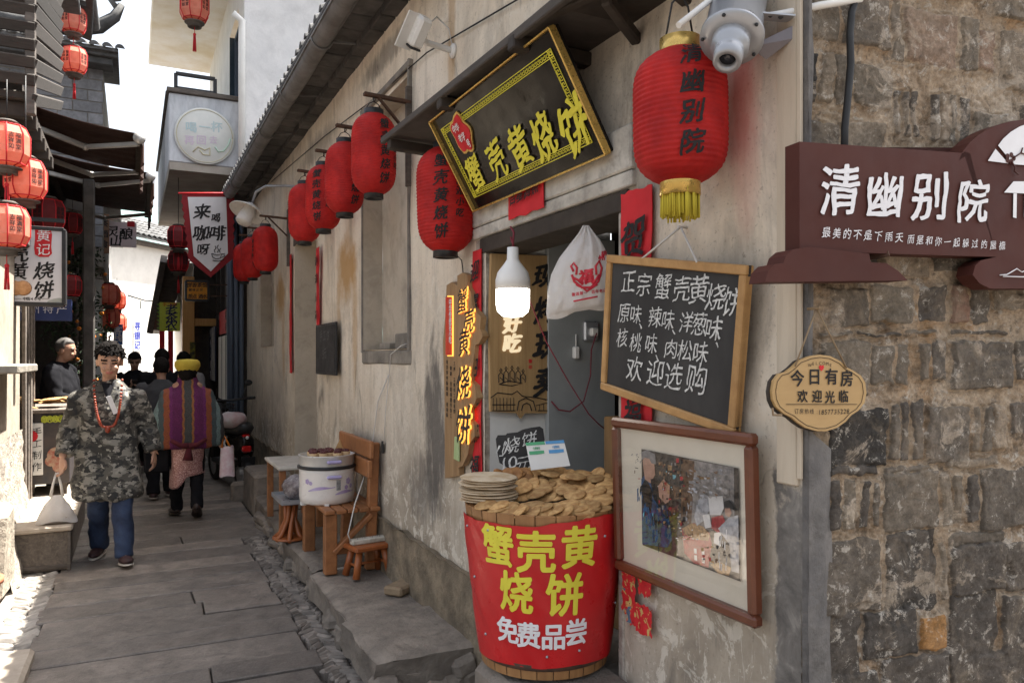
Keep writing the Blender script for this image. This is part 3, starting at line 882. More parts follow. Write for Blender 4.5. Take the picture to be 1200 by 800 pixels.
# inside of the shop: floor, white partition, grey board, back wall
it = MB()
it.bx((1.505, 1.42, .4), (4.4, 3.3, .5))
it.build('shop_floor', m_cement, house)
it = MB()
it.grid(lambda a, b: V3((WX + .02 + .68 * a, 3.31 + .008 * noise.noise(V3((a * 4, b * 5, 0))), .5 + 1.76 * b)), 12, 24)
it.build('partition', m_whitewall, house)
it = MB()
it.bx((1.81, 3.265, .5), (2.2, 3.3, 2.2), 0, .004)
it.build('grey_board', m_greydoor, house)
it = MB()
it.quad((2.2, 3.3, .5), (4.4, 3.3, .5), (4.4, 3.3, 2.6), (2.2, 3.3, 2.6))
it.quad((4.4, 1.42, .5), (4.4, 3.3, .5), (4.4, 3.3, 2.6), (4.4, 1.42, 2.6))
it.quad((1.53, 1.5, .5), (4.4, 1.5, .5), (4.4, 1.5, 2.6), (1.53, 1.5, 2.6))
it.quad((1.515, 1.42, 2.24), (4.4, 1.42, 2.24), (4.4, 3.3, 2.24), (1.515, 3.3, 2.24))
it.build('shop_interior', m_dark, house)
it = MB()
it.bx((1.76, 2.3, .5), (2.2, 2.7, 1.36), 0, .006)
for k in range(6): it.bx((1.77 + k * .07, 2.703, .52), (1.77 + k * .07 + .06, 2.708, 1.32), 0, .002)
it.build('cabinet', wood_mat('dark_yellow_cabinet', (.22, .12, .04), (.13, .07, .022), (12, 12, 1)), house)
# door frame: dark lintel under white rail, jambs with flaking paint
lf = MB()
lf.bx((WX - .012, 2.14, 2.1), (WX + .2, 3.36, 2.17), 0, .004)
lf.build('lintel', m_dark, house)
lf = MB()
lf.bx((WX - .022, 2.1, 2.174), (WX + .08, 3.42, 2.225), 0, .004)
lf.bx((WX - .026, 2.1, 2.23), (WX + .05, 3.42, 2.38), 0, .006)
lf.build('door_rail', M('flaking_white_timber', (.55, .52, .46), (.34, .31, .27), 7, .85, .35, 30, dirt=.6), house)
lf = MB()
lf.bx((WX - .005, 3.33, .55), (WX + .05, 3.42, 2.17), 0, .004)
m_jamb = M('flaking_cream_timber', (.5, .46, .4), (.24, .2, .17), 14, .85, .4, 40, dirt=.7)
lf.build('door_jamb', m_jamb, house)
lf = MB(); lf.bx((WX - .003, 2.175, .5), (WX + .24, 2.205, 2.1), 0, .004); lf.build('door_jamb', m_jamb, house)

# corner post boards beside the stone wall
cb = MB()
cb.bx((WX - .012, 1.405, 1.28), (WX + .02, 1.475, 3.8), 0, .004)
cb.bx((WX - .014, 1.39, 1.3), (WX - .004, 1.404, 3.8), 0, .002)
cb.build('corner_board', M('cracked_cream_board', (.58, .5, .39), (.5, .42, .32), 2, .8, .3, 30, stretch=(6, 6, .6), dirt=.2), house)

# ---------------------------------------------------------------- stone wall at the corner
SA = R(5.7)
C0 = V3((1.5, 1.39, 0)); SE = V3((math.cos(SA), -math.sin(SA), 0)); SN = V3((-math.sin(SA), -math.cos(SA), 0)); SZ = V3((0, 0, 1))
swall = thing('stone_wall', 'old wall of grey stone blocks and upright bricks in crumbling tan mortar', 'wall', C0)
def swp(u, z, o): return C0 + SE * u + SZ * z + SN * o
def suv(px, py):
    p = onP(px, py, C0, SN) - C0
    return p.dot(SE), p.z
blocks = []
def B(x0, y0, x1, y1, t, o=.016): blocks.append((x0, y0, x1, y1, t, o))
# row by row, measured on the photograph (pixels), tone, how far it stands out
for b_ in ((940, -30, 985, 48, .7), (988, -30, 1044, 60, .55), (1047, -20, 1060, 74, .5), (1063, 6, 1125, 82, .74), (1128, 18, 1148, 84, .68), (1150, 34, 1168, 86, .85), (1172, 34, 1215, 110, .6), (1165, -40, 1215, 30, .75), (1064, -60, 1160, 2, .62),
           (943, 58, 960, 122, .1), (963, 60, 977, 122, .6), (980, 62, 994, 124, .65), (1001, 72, 1048, 130, .72), (945, 128, 985, 134, .5), (940, 140, 984, 196, .45), (988, 138, 1040, 196, .68),
           (1049, 104, 1057, 160, .2), (1060, 104, 1067, 160, .35), (1070, 104, 1078, 158, .3), (1090, 106, 1100, 166, .3), (1103, 108, 1113, 166, .7), (1116, 110, 1124, 166, .66), (1127, 112, 1137, 168, .3), (1140, 128, 1192, 172, .72), (1195, 120, 1215, 170, .5),
           (945, 204, 990, 262, .5), (994, 204, 1060, 262, .4), (1064, 206, 1120, 262, .7), (1124, 206, 1215, 262, .5), (945, 270, 1010, 326, .62), (1014, 272, 1030, 326, .2), (1034, 272, 1090, 326, .74), (1094, 272, 1160, 322, .4),
           (972, 336, 1018, 384, .42), (1022, 332, 1074, 380, .72), (1079, 335, 1111, 377, .45), (1115, 333, 1133, 379, .9), (1137, 337, 1158, 381, .5), (1163, 330, 1215, 366, .76),
           (962, 387, 1000, 394, .4), (1004, 388, 1056, 395, .3), (1062, 384, 1100, 392, .5), (1116, 386, 1180, 394, .3),
           (964, 398, 1018, 464, .7), (1022, 402, 1050, 452, .6), (1053, 402, 1068, 450, .62), (1078, 400, 1090, 446, .55), (1095, 400, 1111, 446, .4), (1115, 400, 1188, 456, .38), (1191, 396, 1215, 446, .3),
           (972, 478, 1040, 545, .02), (1043, 470, 1054, 538, .35), (1057, 470, 1067, 538, .3), (1070, 470, 1083, 538, .4), (1087, 476, 1138, 540, .4), (1142, 476, 1150, 530, .72), (1153, 476, 1163, 530, .6), (1166, 474, 1180, 528, .74), (1184, 472, 1215, 508, .3),
           (970, 548, 1030, 556, .3), (1040, 546, 1090, 553, .4), (1110, 538, 1170, 546, .6),
           (972, 564, 984, 622, .25), (988, 562, 1006, 622, .5), (1010, 564, 1020, 620, .1), (1024, 566, 1033, 618, .6), (1037, 555, 1101, 618, .38), (1104, 556, 1116, 616, .72), (1119, 556, 1130, 614, .55), (1134, 556, 1146, 612, .3), (1150, 550, 1215, 616, .36),
           (962, 636, 1034, 714, .3), (1038, 624, 1100, 712, .15), (1103, 632, 1110, 706, .7), (1113, 640, 1176, 692, .34), (1180, 636, 1215, 690, .4), (1112, 626, 1176, 634, .5),
           (960, 722, 1010, 790, .28), (1013, 718, 1074, 766, .22), (1079, 722, 1110, 758, 1.0), (1113, 700, 1170, 766, .2), (1174, 698, 1215, 772, .16),
           (958, 796, 1030, 850, .2), (1034, 774, 1110, 850, .3), (1114, 772, 1215, 800, .22), (1114, 806, 1215, 850, .2)):
    B(*b_)
random.seed(31)
rects = []
for (x0, y0, x1, y1, t, o) in blocks:
    u0, z1 = suv(x0, y0); u1, z0 = suv(x1, y1)
    rects.append((u0 - .006, u1 + .006, z0 - .006, z1 + .006, (min(.87, max(0, t * .92 + random.uniform(-.1, .16))) if t < .85 else min(.999, t)), random.uniform(-.003, .011), random.uniform(-.05, .05), random.uniform(-.05, .05), random.random() * 40))
for za, zb in ((2.75, 2.95), (2.95, 3.14), (3.14, 3.38), (3.38, 3.56), (3.56, 3.78), (.1, .28), (.28, .47), (.47, .62)) + tuple((.64 + k * .19, .64 + k * .19 + .185) for k in range(11)):
    u = .82 if .63 < za < 2.74 else .04
    while u < 2.35:
        w_ = random.uniform(.07, .27)
        rects.append((u, u + w_ - .004, za, zb - .004, random.choice((.2, .3, .45, .6, .7)), random.uniform(-.003, .011), random.uniform(-.05, .05), random.uniform(-.05, .05), random.random() * 40)); u += w_
def masonry(u, z):
    uu = u + .011 * noise.noise(V3((u * 13, z * 13, 1))) + .005 * noise.noise(V3((u * 45, z * 45, 2)))
    zz_ = z + .011 * noise.noise(V3((u * 13, z * 13, 6))) + .005 * noise.noise(V3((u * 45, z * 45, 8)))
    o = -.006 + .008 * noise.noise(V3((u * 20, z * 20, 3))) + .006 * noise.noise(V3((u * 70, z * 70, 4)))
    best = None; bd = -1
    for r_ in rects:
        if r_[0] < uu < r_[1] and r_[2] < zz_ < r_[3]:
            d = min(uu - r_[0], r_[1] - uu, zz_ - r_[2], r_[3] - zz_)
            if d > bd: bd, best = d, r_
    if best is None: return o - .006, 0.5, 0.0
    d = bd - .005 - .006 * max(0, noise.noise(V3((u * 28, z * 28, 11))))
    f = max(0.0, min(1.0, d / .007)); f = f * f * (3 - 2 * f)
    kx = best[8]
    h = best[5] + (u - (best[0] + best[1]) / 2) * best[6] + (z - (best[2] + best[3]) / 2) * best[7] + .006 * noise.noise(V3((u * 17 + kx, z * 17, 5))) + .0035 * noise.noise(V3((u * 55 + kx, z * 55, 7)))
    # broken corners
    c_ = noise.noise(V3((u * 9 + kx, z * 9, 15)))
    if c_ > .35 and d < .03: h -= .012 * (c_ - .35) / .3
    gr = max(0.0, 1 - abs(d) / .005) * (.5 + noise.noise(V3((u * 14, z * 14, 21)))) * .012
    return o * (1 - f) + h * f - max(0, gr), best[4], f
sw = MB()
tones = []; msks = []
def sheet(u0, u1, z0, z1, st):
    nu, nv = round((u1 - u0) / st), round((z1 - z0) / st)
    def fn(a, c):
        u, z = u0 + (u1 - u0) * a, z0 + (z1 - z0) * c
        o, t, f = masonry(u, z); tones.append(t); msks.append(f)
        return swp(u, z, o)
    sw.grid(fn, nu, nv)
sheet(0, .86, .64, 2.76, .0042)
sheet(.86, 2.4, .64, 2.76, .02)
sheet(0, 2.4, 0, .64, .02); sheet(0, 2.4, 2.76, 3.9, .02)
so_w = sw.build('masonry', m_stone, swall)
for nm_, vals in (('tone', tones), ('msk', msks)):
    at_ = so_w.data.attributes.new(nm_, 'FLOAT', 'POINT'); at_.data.foreach_set('value', vals)
qn = MB()
qn.grid(lambda a, b: swp(-.004 + (.026 + .012 * noise.noise(V3((b * 19, 0, 0))) + (.06 if b < .36 else 0)) * a, 3.86 * b, .015 - .014 * a * a + .006 * noise.noise(V3((a * 4, b * 30, 0)))), 8, 90)
qn.quad((WX - .003, 1.395, 0), (WX - .003, 1.374, 0), (WX - .003, 1.374, 3.86), (WX - .003, 1.395, 3.86))
qn.build('corner_plaster', m_quoin, swall)
# ================================================================ THINGS ON AND AT THE PLASTER WALL
WU, WW, WN = V3((0, -1, 0)), V3((0, 0, 1)), V3((-1, 0, 0))      # along the wall (to the right), up, out of the wall

# ---- black lacquered shop sign, leaning out over the door
bs1 = thing('hanging_signboard', 'tilted black lacquer signboard with yellow brush characters over the shop door', 'sign', (1.3, 2.75, 2.3))
Bb, Bt = V3((1.455, 3.33, 2.3)), V3((1.235, 3.33, 2.69))
su = WU; sv = (Bt - Bb).normalized(); sn = su.cross(sv).normalized()
SWd, SH = 1.13, (Bt - Bb).length
b = MB(); b.prism([(0, 0), (SWd, 0), (SWd, SH), (0, SH)], Bb, su, sv, sn, .025)
b.build('board', m_blackg, bs1)
b = MB()
fp = lambda u, v, o=.004: Bb + su * u + sv * v + sn * o
for (a, c) in (((0, 0), (SWd, 0)), ((SWd, 0), (SWd, SH)), ((SWd, SH), (0, SH)), ((0, SH), (0, 0))):
    b.bar(fp(*a), fp(*c), .008, .03, 0, .002, up=sn)
b.build('brass_edge', m_goldrim, bs1)
b = MB()
ins = .055
cs = ((ins, ins), (SWd - ins, ins), (SWd - ins, SH - ins), (ins, SH - ins))
for a, c in zip(cs, cs[1:] + cs[:1]):
    for o in (0, .026):
        dx, dy = c[0] - a[0], c[1] - a[1]; L = math.hypot(dx, dy); nx_, ny_ = -dy / L * o, dx / L * o
        b.bar(fp(a[0] + nx_, a[1] + ny_), fp(c[0] + nx_, c[1] + ny_), .003, .002, up=sn)
    L = math.hypot(c[0] - a[0], c[1] - a[1]); n = int(L / .022)
    for i in range(n):
        t = (i + .5) / n
        u, v = a[0] + (c[0] - a[0]) * t, a[1] + (c[1] - a[1]) * t
        dx, dy = (c[0] - a[0]) / L, (c[1] - a[1]) / L
        u += -dy * .013; v += dx * .013
        for (p, q) in (((-.007, -.007), (-.007, .007)), ((-.007, .007), (.007, .007)), ((.007, .007), (.007, -.003)), ((.007, -.003), (-.001, -.003))):
            b.bar(fp(u + dx * p[0] - dy * p[1], v + dy * p[0] + dx * p[1]), fp(u + dx * q[0] - dy * q[1], v + dy * q[0] + dx * q[1]), .0025, .002, up=sn)
b.build('fret_border', m_yellow, bs1)
b = MB()
write(b, pxitems([('蟹', 557, 202, .15), ('壳', 582, 187, .16), ('黄', 609, 173, .17), ('烧', 637, 160, .175), ('饼', 674, 147, .2)], fp(0, 0), su, sv), fplane(fp(0, 0), su, sv), bold=.02, brush=1.25)
b.build('lettering', m_yellow, bs1)
pe = onP(542, 157, fp(0, 0), sn)
b = MB(); bl = []; bl2 = []
for k in range(28):
    a = 2 * math.pi * k / 28
    rr = .083 + .008 * math.cos(5 * a) + (.012 if k in (4, 5, 18, 19) else 0)
    bl.append((math.cos(a) * rr * 1.05, math.sin(a) * rr)); bl2.append((math.cos(a) * (rr - .011) * 1.05, math.sin(a) * (rr - .011)))
b.prism(bl, pe + sn * .004, su, sv, sn, .006, 0); b.prism(bl2, pe + sn * .007, su, sv, sn, .002, 1)
write(b, [('中', -.03, .034, .036), ('华', .005, .034, .036), ('老', -.015, -.012, .036), ('字', .02, -.012, .036), ('号', .035, -.048, .036)], fplane(pe + sn * .009, su, sv), 2, .02, .8)
b.build('emblem', [m_goldrim, m_redpaper, m_whitep], bs1)

# ---- dark drip canopy above the sign, with its small tiled end
cp = thing('door_canopy', 'dark timber canopy board sloping out above the black signboard', 'canopy', (1.3, 3, 2.75))
b = MB()
b.bar((1.36, 3.9, 2.75), (1.36, 2.02, 2.73), .34, .02, 0, .004)
b.bar((1.18, 3.92, 2.742), (1.2, 2.0, 2.715), .025, .034, 0, .004)
b.build('canopy_board', m_old, cp)
b = MB()
for yk in (3.82, 3.1, 2.4): b = MB(); b.bar((1.5, yk, 2.69), (1.18, yk, 2.7), .05, .05, 0, .005); b.build('bearer', m_dark, cp)
b = MB()
b.bar((1.5, 2.1, 2.655), (1.3, 1.98, 2.7), .035, .04, 0, .006); b.bx((1.24, 1.7, 2.72), (1.52, 2.14, 2.75), 0, .004)
b.bar((1.24, 2.2, 2.74), (1.3, 1.74, 2.7), .035, .04, 0, .005)
b.bar((1.5, 1.84, 2.68), (1.3, 1.76, 2.7), .04, .04, 0, .005)
b.build('end_bracket', m_dark, cp)
b = MB()
random.seed(2)
for k in range(5):
    y_ = 2.22 - k * .11
    for j in range(3):
        b.grid(lambda a, c: V3((1.16 + j * .13 + .17 * c, y_ + math.cos(math.pi * a) * .05, 2.79 + .05 * j + .03 * c + math.sin(math.pi * a) * .05 + .012 * random.random())), 6, 1)
b.build('tile', m_tile, cp)

# ---- red ribbed lanterns
def lantern_meshes(name, Rr, H, caps=None, power=2.6, ribs=26):
    n = ribs * 4
    prof = []
    for i in range(n + 1):
        z = -H / 2 + H * i / n
        q = abs(2 * z / H)
        rr = Rr * (1 - .6 * q ** 5.6) * (1 + .0) 
        rr *= 1 + .013 * math.cos(2 * math.pi * ribs * i / n)
        prof.append((rr, z))
    b = MB(); b.lathe(prof, seg=40)
    return b.mesh(name, m_red)
def lantern(name, label, loc, Rr, H, group, body_me, text, face, hook=.12, capm=None, tassel=False, tsize=.075, brushm=.9):
    t = thing(name, label, 'lantern', loc, 0, group)
    o = bpy.data.objects.new('shade', body_me); col.objects.link(o); o.parent = t; ROOTM[o.name] = ROOTM[t.name]
    o.rotation_euler = (random.uniform(-.03, .03), random.uniform(-.03, .03), random.random() * 6)
    cr = Rr * .43
    for s_, nm in ((1, 'top_cap'), (-1, 'bottom_cap')):
        b = MB(); z = s_ * H * .5
        b.lathe([(cr, z - .012 * s_), (cr * 1.02, z + .026 * s_), (cr * .8, z + .027 * s_), (cr * .78, z)], seg=28, cap=False)
        b.build(nm, capm or m_black, t, local=True)
    b = MB()
    b.tube([(-cr * .9, 0, H / 2 + .02), (-cr * .5, 0, H / 2 + hook * .6), (0, 0, H / 2 + hook * .75), (cr * .5, 0, H / 2 + hook * .6), (cr * .9, 0, H / 2 + .02)], .003, 0, 6)
    b.tube([(0, 0, H / 2 + hook * .75), (0, 0, H / 2 + hook)], .004, 0, 6)
    b.build('hanger', m_wire, t, local=True)
    if tassel:
        b = MB(); random.seed(3)
        for k in range(90):
            a = 2 * math.pi * k / 90; rr = cr * random.uniform(.72, .98)
            b.tube([(rr * math.cos(a), rr * math.sin(a), -H / 2 - .01), (rr * 1.02 * math.cos(a + .03), rr * 1.02 * math.sin(a + .03), -H / 2 - random.uniform(.075, .092))], .0032, 0, 4)
        b.build('tassel', m_tassely, t, local=True)
    if text:
        def prof_r(z):
            q = min(1, abs(2 * z / H)); return Rr * (1 - .6 * q ** 5.6) * 1.013 + .0025
        def fm(u, v, o=0.0):
            rr = prof_r(v) + o; a = face + u / Rr
            return V3((rr * math.cos(a), rr * math.sin(a), v))
        b = MB(); write(b, text, fm, bold=.02, brush=brushm, sub=.12)
        b.build('lettering', m_ink, t, local=True)
    return t
GL = 'red ribbed lanterns along the plaster wall'
big_me = lantern_meshes('lantern_shade', .127, .36, ribs=26)
slim_me = lantern_meshes('lantern_shade', .13, .47, ribs=30)
# large lantern in front of the corner
pb_ = atS(797, 138, 2.1)
L_ = lantern('red_lantern', 'big red ribbed lantern with brass cap and yellow tassel beside the projector', pb_, .127, .375,
        GL, big_me, [(c, .014, .132 - i * .077, .066) for i, c in enumerate('清幽别院')], math.atan2(-.85, -.53) + .03, .2, m_goldrim, True)
b = MB()
b.tube([pb_ + V3((0, 0, .38)), pb_ + V3((.01, .02, .52))], .004, 0, 6)
b.build('cord', m_wire, L_)
tx5 = lambda k: [(c, k, .155 - i * .078, .066) for i, c in enumerate('蟹壳黄烧饼')] + [(c, k + .085, .07 - i * .048, .042) for i, c in enumerate('徽派小吃')]
fc = math.atan2(-.9, -.43)
spec5 = [(522, 235, 1.37, 'red ribbed lantern hanging beneath the corner of the black signboard', -.01, 1.04),
         (438, 181, 1.27, 'red ribbed lantern on the rusty bracket beside the tall blind window', .09, 1.0),
         (404, 209, 1.27, 'second red ribbed lantern behind the one by the tall blind window', .1, 1.0),
         (379, 232, 1.27, 'third red ribbed lantern behind the one by the tall blind window', -.02, 1.0),
         (357, 250, 1.27, 'red ribbed lantern at the far end of the row of four brackets', -.25, 1.0),
         (311, 292, 1.25, 'red ribbed lantern under the white enamel lamp', -.2, 1.0),
         (296, 302, 1.25, 'red ribbed lantern half hidden behind the one under the enamel lamp', .3, 1.0),
         (286, 308, 1.25, 'farthest red ribbed lantern against the blue grey posts', .4, 1.0)]
lan = []
for (px, py, X, lab, tk, sc_) in spec5:
    p = onX(px, py, X)
    hk = .1
    L_ = lantern('red_lantern', lab, p, .13, .47, GL, slim_me, tx5(tk), fc, hk)
    if X > 1.3: L_.scale = (1.07,) * 3
    lan.append((p, L_))
# iron brackets carrying them
for i, (p, L_) in enumerate(lan):
    zt = p.z + .235 + .1
    br = thing('lantern_bracket', ['short rusty bar over the lantern below the signboard corner', 'rusty angle bracket beside the tall blind window', 'rusty bracket over the second lantern of the row', 'rusty bracket over the third lantern of the row', 'rusty bracket over the last lantern of the row of four', 'rusty bracket with diagonal stay under the enamel lamp', 'thin rusty bracket behind the enamel lamp', 'farthest rusty bracket near the blue grey posts'][i], 'bracket', (1.5, p.y, zt), 0, 'iron lantern brackets on the wall')
    b = MB()
    if i: b.bar((1.5, p.y + .01, zt + .005), (p.x - .06, p.y, zt + .012), .035, .02, 0, .003)
    else: b.bar((1.5, p.y, zt + .02), (p.x - .02, p.y, zt + .02), .02, .012, 0, .003)
    b.tube([(p.x, p.y, zt + .01), (p.x + .012, p.y, zt - .012), (p.x, p.y, zt - .03)], .003, 0, 5)
    b.build('arm', m_rust, br)
    if i in (1, 5):
        b = MB(); b.bar((1.495, p.y + .01, zt - .2), (p.x + .03, p.y, zt), .025, .012, 0, .002); b.build('stay', m_rust, br)
        b = MB(); b.bar((1.49, p.y + .012, zt - .5), (1.49, p.y + .012, zt + .1), .04, .03, 0, .003); b.build('upright', m_old, br)

# ---- red papers
def paper(label, u0, u1, z0, z1, o=.006, ragged=True, seed=0, cat='couplet'):
    """a sheet of red paper pasted on the wall between y=-u and heights z; slightly buckled, ragged ends"""
    t = thing('red_paper', label, cat, (WX, -(u0 + u1) / 2, z0))
    b = MB()
    nu, nv = max(3, round((u1 - u0) / .02)), max(4, round((z1 - z0) / .025))
    def fn(a, c):
        u = u0 + (u1 - u0) * a; z = z0 + (z1 - z0) * c
        if ragged and c in (0, 1): z += .012 * noise.noise(V3((a * 5 + seed, c, 3)))
        if ragged and a in (0, 1): u += .006 * noise.noise(V3((a + seed, c * 9, 3)))
        return V3((WX - o - .012 - .006 * noise.noise(V3((u * 6, z * 5, seed))) , -u, z))
    b.grid(fn, nu, nv)
    b.grid(lambda a, c: fn(a, c) + V3((.003, 0, 0)), nu, nv)
    b.build('sheet', m_redpaper, t)
    return t
def ptext(t, items, o=.026, bold=.02, brush=1.1, m=None):
    b = MB(); write(b, items, fplane((WX - o, 0, 0), WU, WW), bold=bold, brush=brush); b.build('lettering', m or m_ink, t)
# left hand couplet: y from 3.32 to 3.44
t = paper('long red paper couplet between the carved plank and the shop opening', -3.435, -3.325, 1.02, 2.12, seed=1)
ptext(t, [(c, -3.38, 2.02 - i * .155, .1) for i, c in enumerate('迎富贵日年年福')])
t = paper('short red paper banner with four black characters under the black signboard', -3.0, -2.68, 2.2, 2.36, .022, seed=2, cat='banner')
ptext(t, [(c, -2.93 + i * .067, 2.285 + i * .002, .062) for i, c in enumerate('吉星高照')], .045)
t = paper('torn red paper couplet showing behind the hanging chalkboard', -2.165, -1.995, 1.34, 2.155, seed=3)
ptext(t, [('贺', -2.08, 1.99, .14), ('新', -2.08, 1.84, .13), ('年', -2.08, 1.7, .12), ('春', -2.08, 1.55, .12), ('福', -2.08, 1.42, .1)])
p1_, p2_ = onX(374, 290, WX - .02), onX(374, 385, WX - .02)
t = paper('narrow red paper strip hanging above the small black slate', -p1_.y - .06, -p1_.y + .06, p2_.z - .2, p1_.z, .02, seed=4, cat='paper strip')
ptext(t, [(c, -p1_.y, p1_.z - .12 - i * .16, .09) for i, c in enumerate('春满人间')], .045)
p1_, p2_ = onX(341, 298, WX - .02), onX(341, 437, WX - .02)
t = paper('narrow red paper strip at the far edge of the bricked up door', -p1_.y - .06, -p1_.y + .06, p2_.z, p1_.z, .012, seed=5, cat='paper strip')
# torn festive print under the picture
m_tornp, _nt, _bs = base_mat('printed_red_paper')
_c = mix(_nt, ramp(_nt, noi(_nt, coords(_nt), 34, 4, .6, .8), [(.55, 0), (.58, 1)]), (.55, .016, .022), (.55, .36, .12))
_c = mix(_nt, ramp(_nt, noi(_nt, coords(_nt), 21, 3, .5, .5), [(.62, 0), (.65, 1)]), _c, (.09, .14, .2))
_c = mix(_nt, ramp(_nt, noi(_nt, coords(_nt), 48, 4, .6, .3), [(.64, 0), (.67, 1)]), _c, (.12, .01, .012))
_nt.links.new(_c, _bs.inputs['Base Color']); _bs.inputs['Roughness'].default_value = .7
t = thing('torn_print', 'torn red festive paper print peeling off under the framed photograph', 'paper print', (WX, 2.1, .8))
b = MB()
def torn(px0, px1, py0, py1, sd, m=0):
    a_, c_ = onX(px0, py0, WX), onX(px1, py1, WX)
    def fn(a, c):
        y_ = a_.y + (c_.y - a_.y) * a + (.012 * noise.noise(V3((c * 6, sd, a * 3))) if a in (0, 1) else 0)
        z_ = c_.z + (a_.z - c_.z) * c + (.02 * noise.noise(V3((a * 5, sd, c))) if c in (0, 1) else 0)
        return V3((WX - .02 - .008 * abs(noise.noise(V3((y_ * 20, z_ * 14, sd)))), y_, z_))
    b.grid(fn, 8, 14, m)
torn(735, 751, 664, 722, 1); torn(754, 769, 672, 700, 2); torn(752, 770, 704, 747, 3); torn(741, 756, 700, 735, 4)
b.build('sheet', m_tornp, t)

# ---- hanging chalkboard
cbd = thing('chalkboard', 'wood framed chalkboard of white handwriting hung askew from a nail by the door', 'chalkboard', (1.45, 1.9, 1.65))
ang = R(-9.3)
cu = WU * math.cos(ang) + WW * math.sin(ang); cv = WW * math.cos(ang) - WU * math.sin(ang)
cv = (cv + WN * .05).normalized()
cn = cu.cross(cv).normalized()
cO = (onX(722, 303, 1.455) + onX(852, 500, 1.455) + onX(887, 313, 1.455) + onX(703, 458, 1.455)) / 4
cw, chh = .665, .462
fp = lambda u, v, o=0: cO + cu * u + cv * v + cn * o
b = MB(); b.prism([(-cw / 2, -chh / 2), (cw / 2, -chh / 2), (cw / 2, chh / 2), (-cw / 2, chh / 2)], fp(0, 0, .004), cu, cv, cn, .008)
b.build('slate', M('chalky_blackboard', (.022, .021, .021), (.05, .048, .046), 3, .8, .08, 40, stretch=(1, 1, .5)), cbd)
b = MB(); fw = .026
for (a, c) in (((-cw / 2, chh / 2 - fw / 2), (cw / 2, chh / 2 - fw / 2)), ((-cw / 2, -chh / 2 + fw / 2), (cw / 2, -chh / 2 + fw / 2)),
               ((-cw / 2 + fw / 2, -chh / 2 + fw), (-cw / 2 + fw / 2, chh / 2 - fw)), ((cw / 2 - fw / 2, -chh / 2 + fw), (cw / 2 - fw / 2, chh / 2 - fw))):
    b.bar(fp(*a), fp(*c), fw, .03, 0, .003, up=cn)
b.build('frame', m_pine, cbd)
k = 1 / 3.333
ct = []
def zz(lst):
    for (c, x, y_, s_) in lst: ct.append((c, 680 + x * k, 280 + y_ * k, s_))
zz([('正', 190, 165, .082), ('宗', 250, 178, .08), ('蟹', 325, 185, .085), ('壳', 398, 195, .082), ('黄', 465, 195, .088), ('烧', 530, 225, .085), ('饼', 600, 245, .088)])
zz([('原', 172, 288, .07), ('味', 218, 295, .066), ('、', 252, 318, .06), ('辣', 292, 305, .068), ('味', 343, 315, .066), ('、', 385, 340, .06), ('洋', 415, 325, .066), ('葱', 466, 332, .07), ('味', 522, 350, .074), ('、', 556, 390, .06)])
zz([('核', 165, 385, .066), ('桃', 218, 405, .068), ('味', 278, 408, .068), ('、', 318, 440, .06), ('肉', 355, 428, .066), ('松', 410, 435, .07), ('味', 470, 443, .072)])
zz([('欢', 212, 508, .09), ('迎', 295, 520, .09), ('选', 365, 535, .09), ('购', 455, 545, .098)])
b = MB(); write(b, pxitems(ct, fp(0, 0, .006), cu, cv), fplane(fp(0, 0, .006), cu, cv, off=.001), bold=.004, brush=.85)
b.build('lettering', m_chalk, cbd)
nail = onX(799, 266, 1.485)
b = MB()
b.tube([fp(-.13, chh / 2 - .004, .012), nail + WN * .004], .0035, 0, 6); b.tube([fp(.135, chh / 2 - .004, .012), nail + WN * .004], .0035, 0, 6)
b.tube([nail + V3((.02, 0, 0)), nail + WN * .015], .004, 0, 6)
b.build('hanging_string', m_cord, cbd)

# ---- framed photograph
pf = thing('picture_frame', 'brown framed colour photograph of a street food stall hung low on the wall', 'picture', (1.47, 1.83, 1.15))
fy0, fy1, fz0, fz1 = 2.155, 1.505, .897, 1.405
fO = V3((1.455, (fy0 + fy1) / 2, (fz0 + fz1) / 2)); fw2, fh2 = (fy0 - fy1) / 2, (fz1 - fz0) / 2
pv_ = (WW + WN * .03).normalized(); pn = WU.cross(pv_).normalized()
fp = lambda u, v, o=0: fO + WU * u + pv_ * v + pn * o
b = MB(); q = .032
for (a, c) in (((-fw2, fh2 - q / 2), (fw2, fh2 - q / 2)), ((-fw2, -fh2 + q / 2), (fw2, -fh2 + q / 2)), ((-fw2 + q / 2, -fh2 + q), (-fw2 + q / 2, fh2 - q)), ((fw2 - q / 2, -fh2 + q), (fw2 - q / 2, fh2 - q))):
    b.bar(fp(*a), fp(*c), q, .035, 0, .008, up=pn)
b.build('frame', m_frame, pf)
b = MB(); b.prism([(-fw2 + .02, -fh2 + .02), (fw2 - .02, -fh2 + .02), (fw2 - .02, fh2 - .02), (-fw2 + .02, fh2 - .02)], fp(0, 0, -.004), WU, pv_, pn, .012)
b.build('mount', m_matboard, pf)
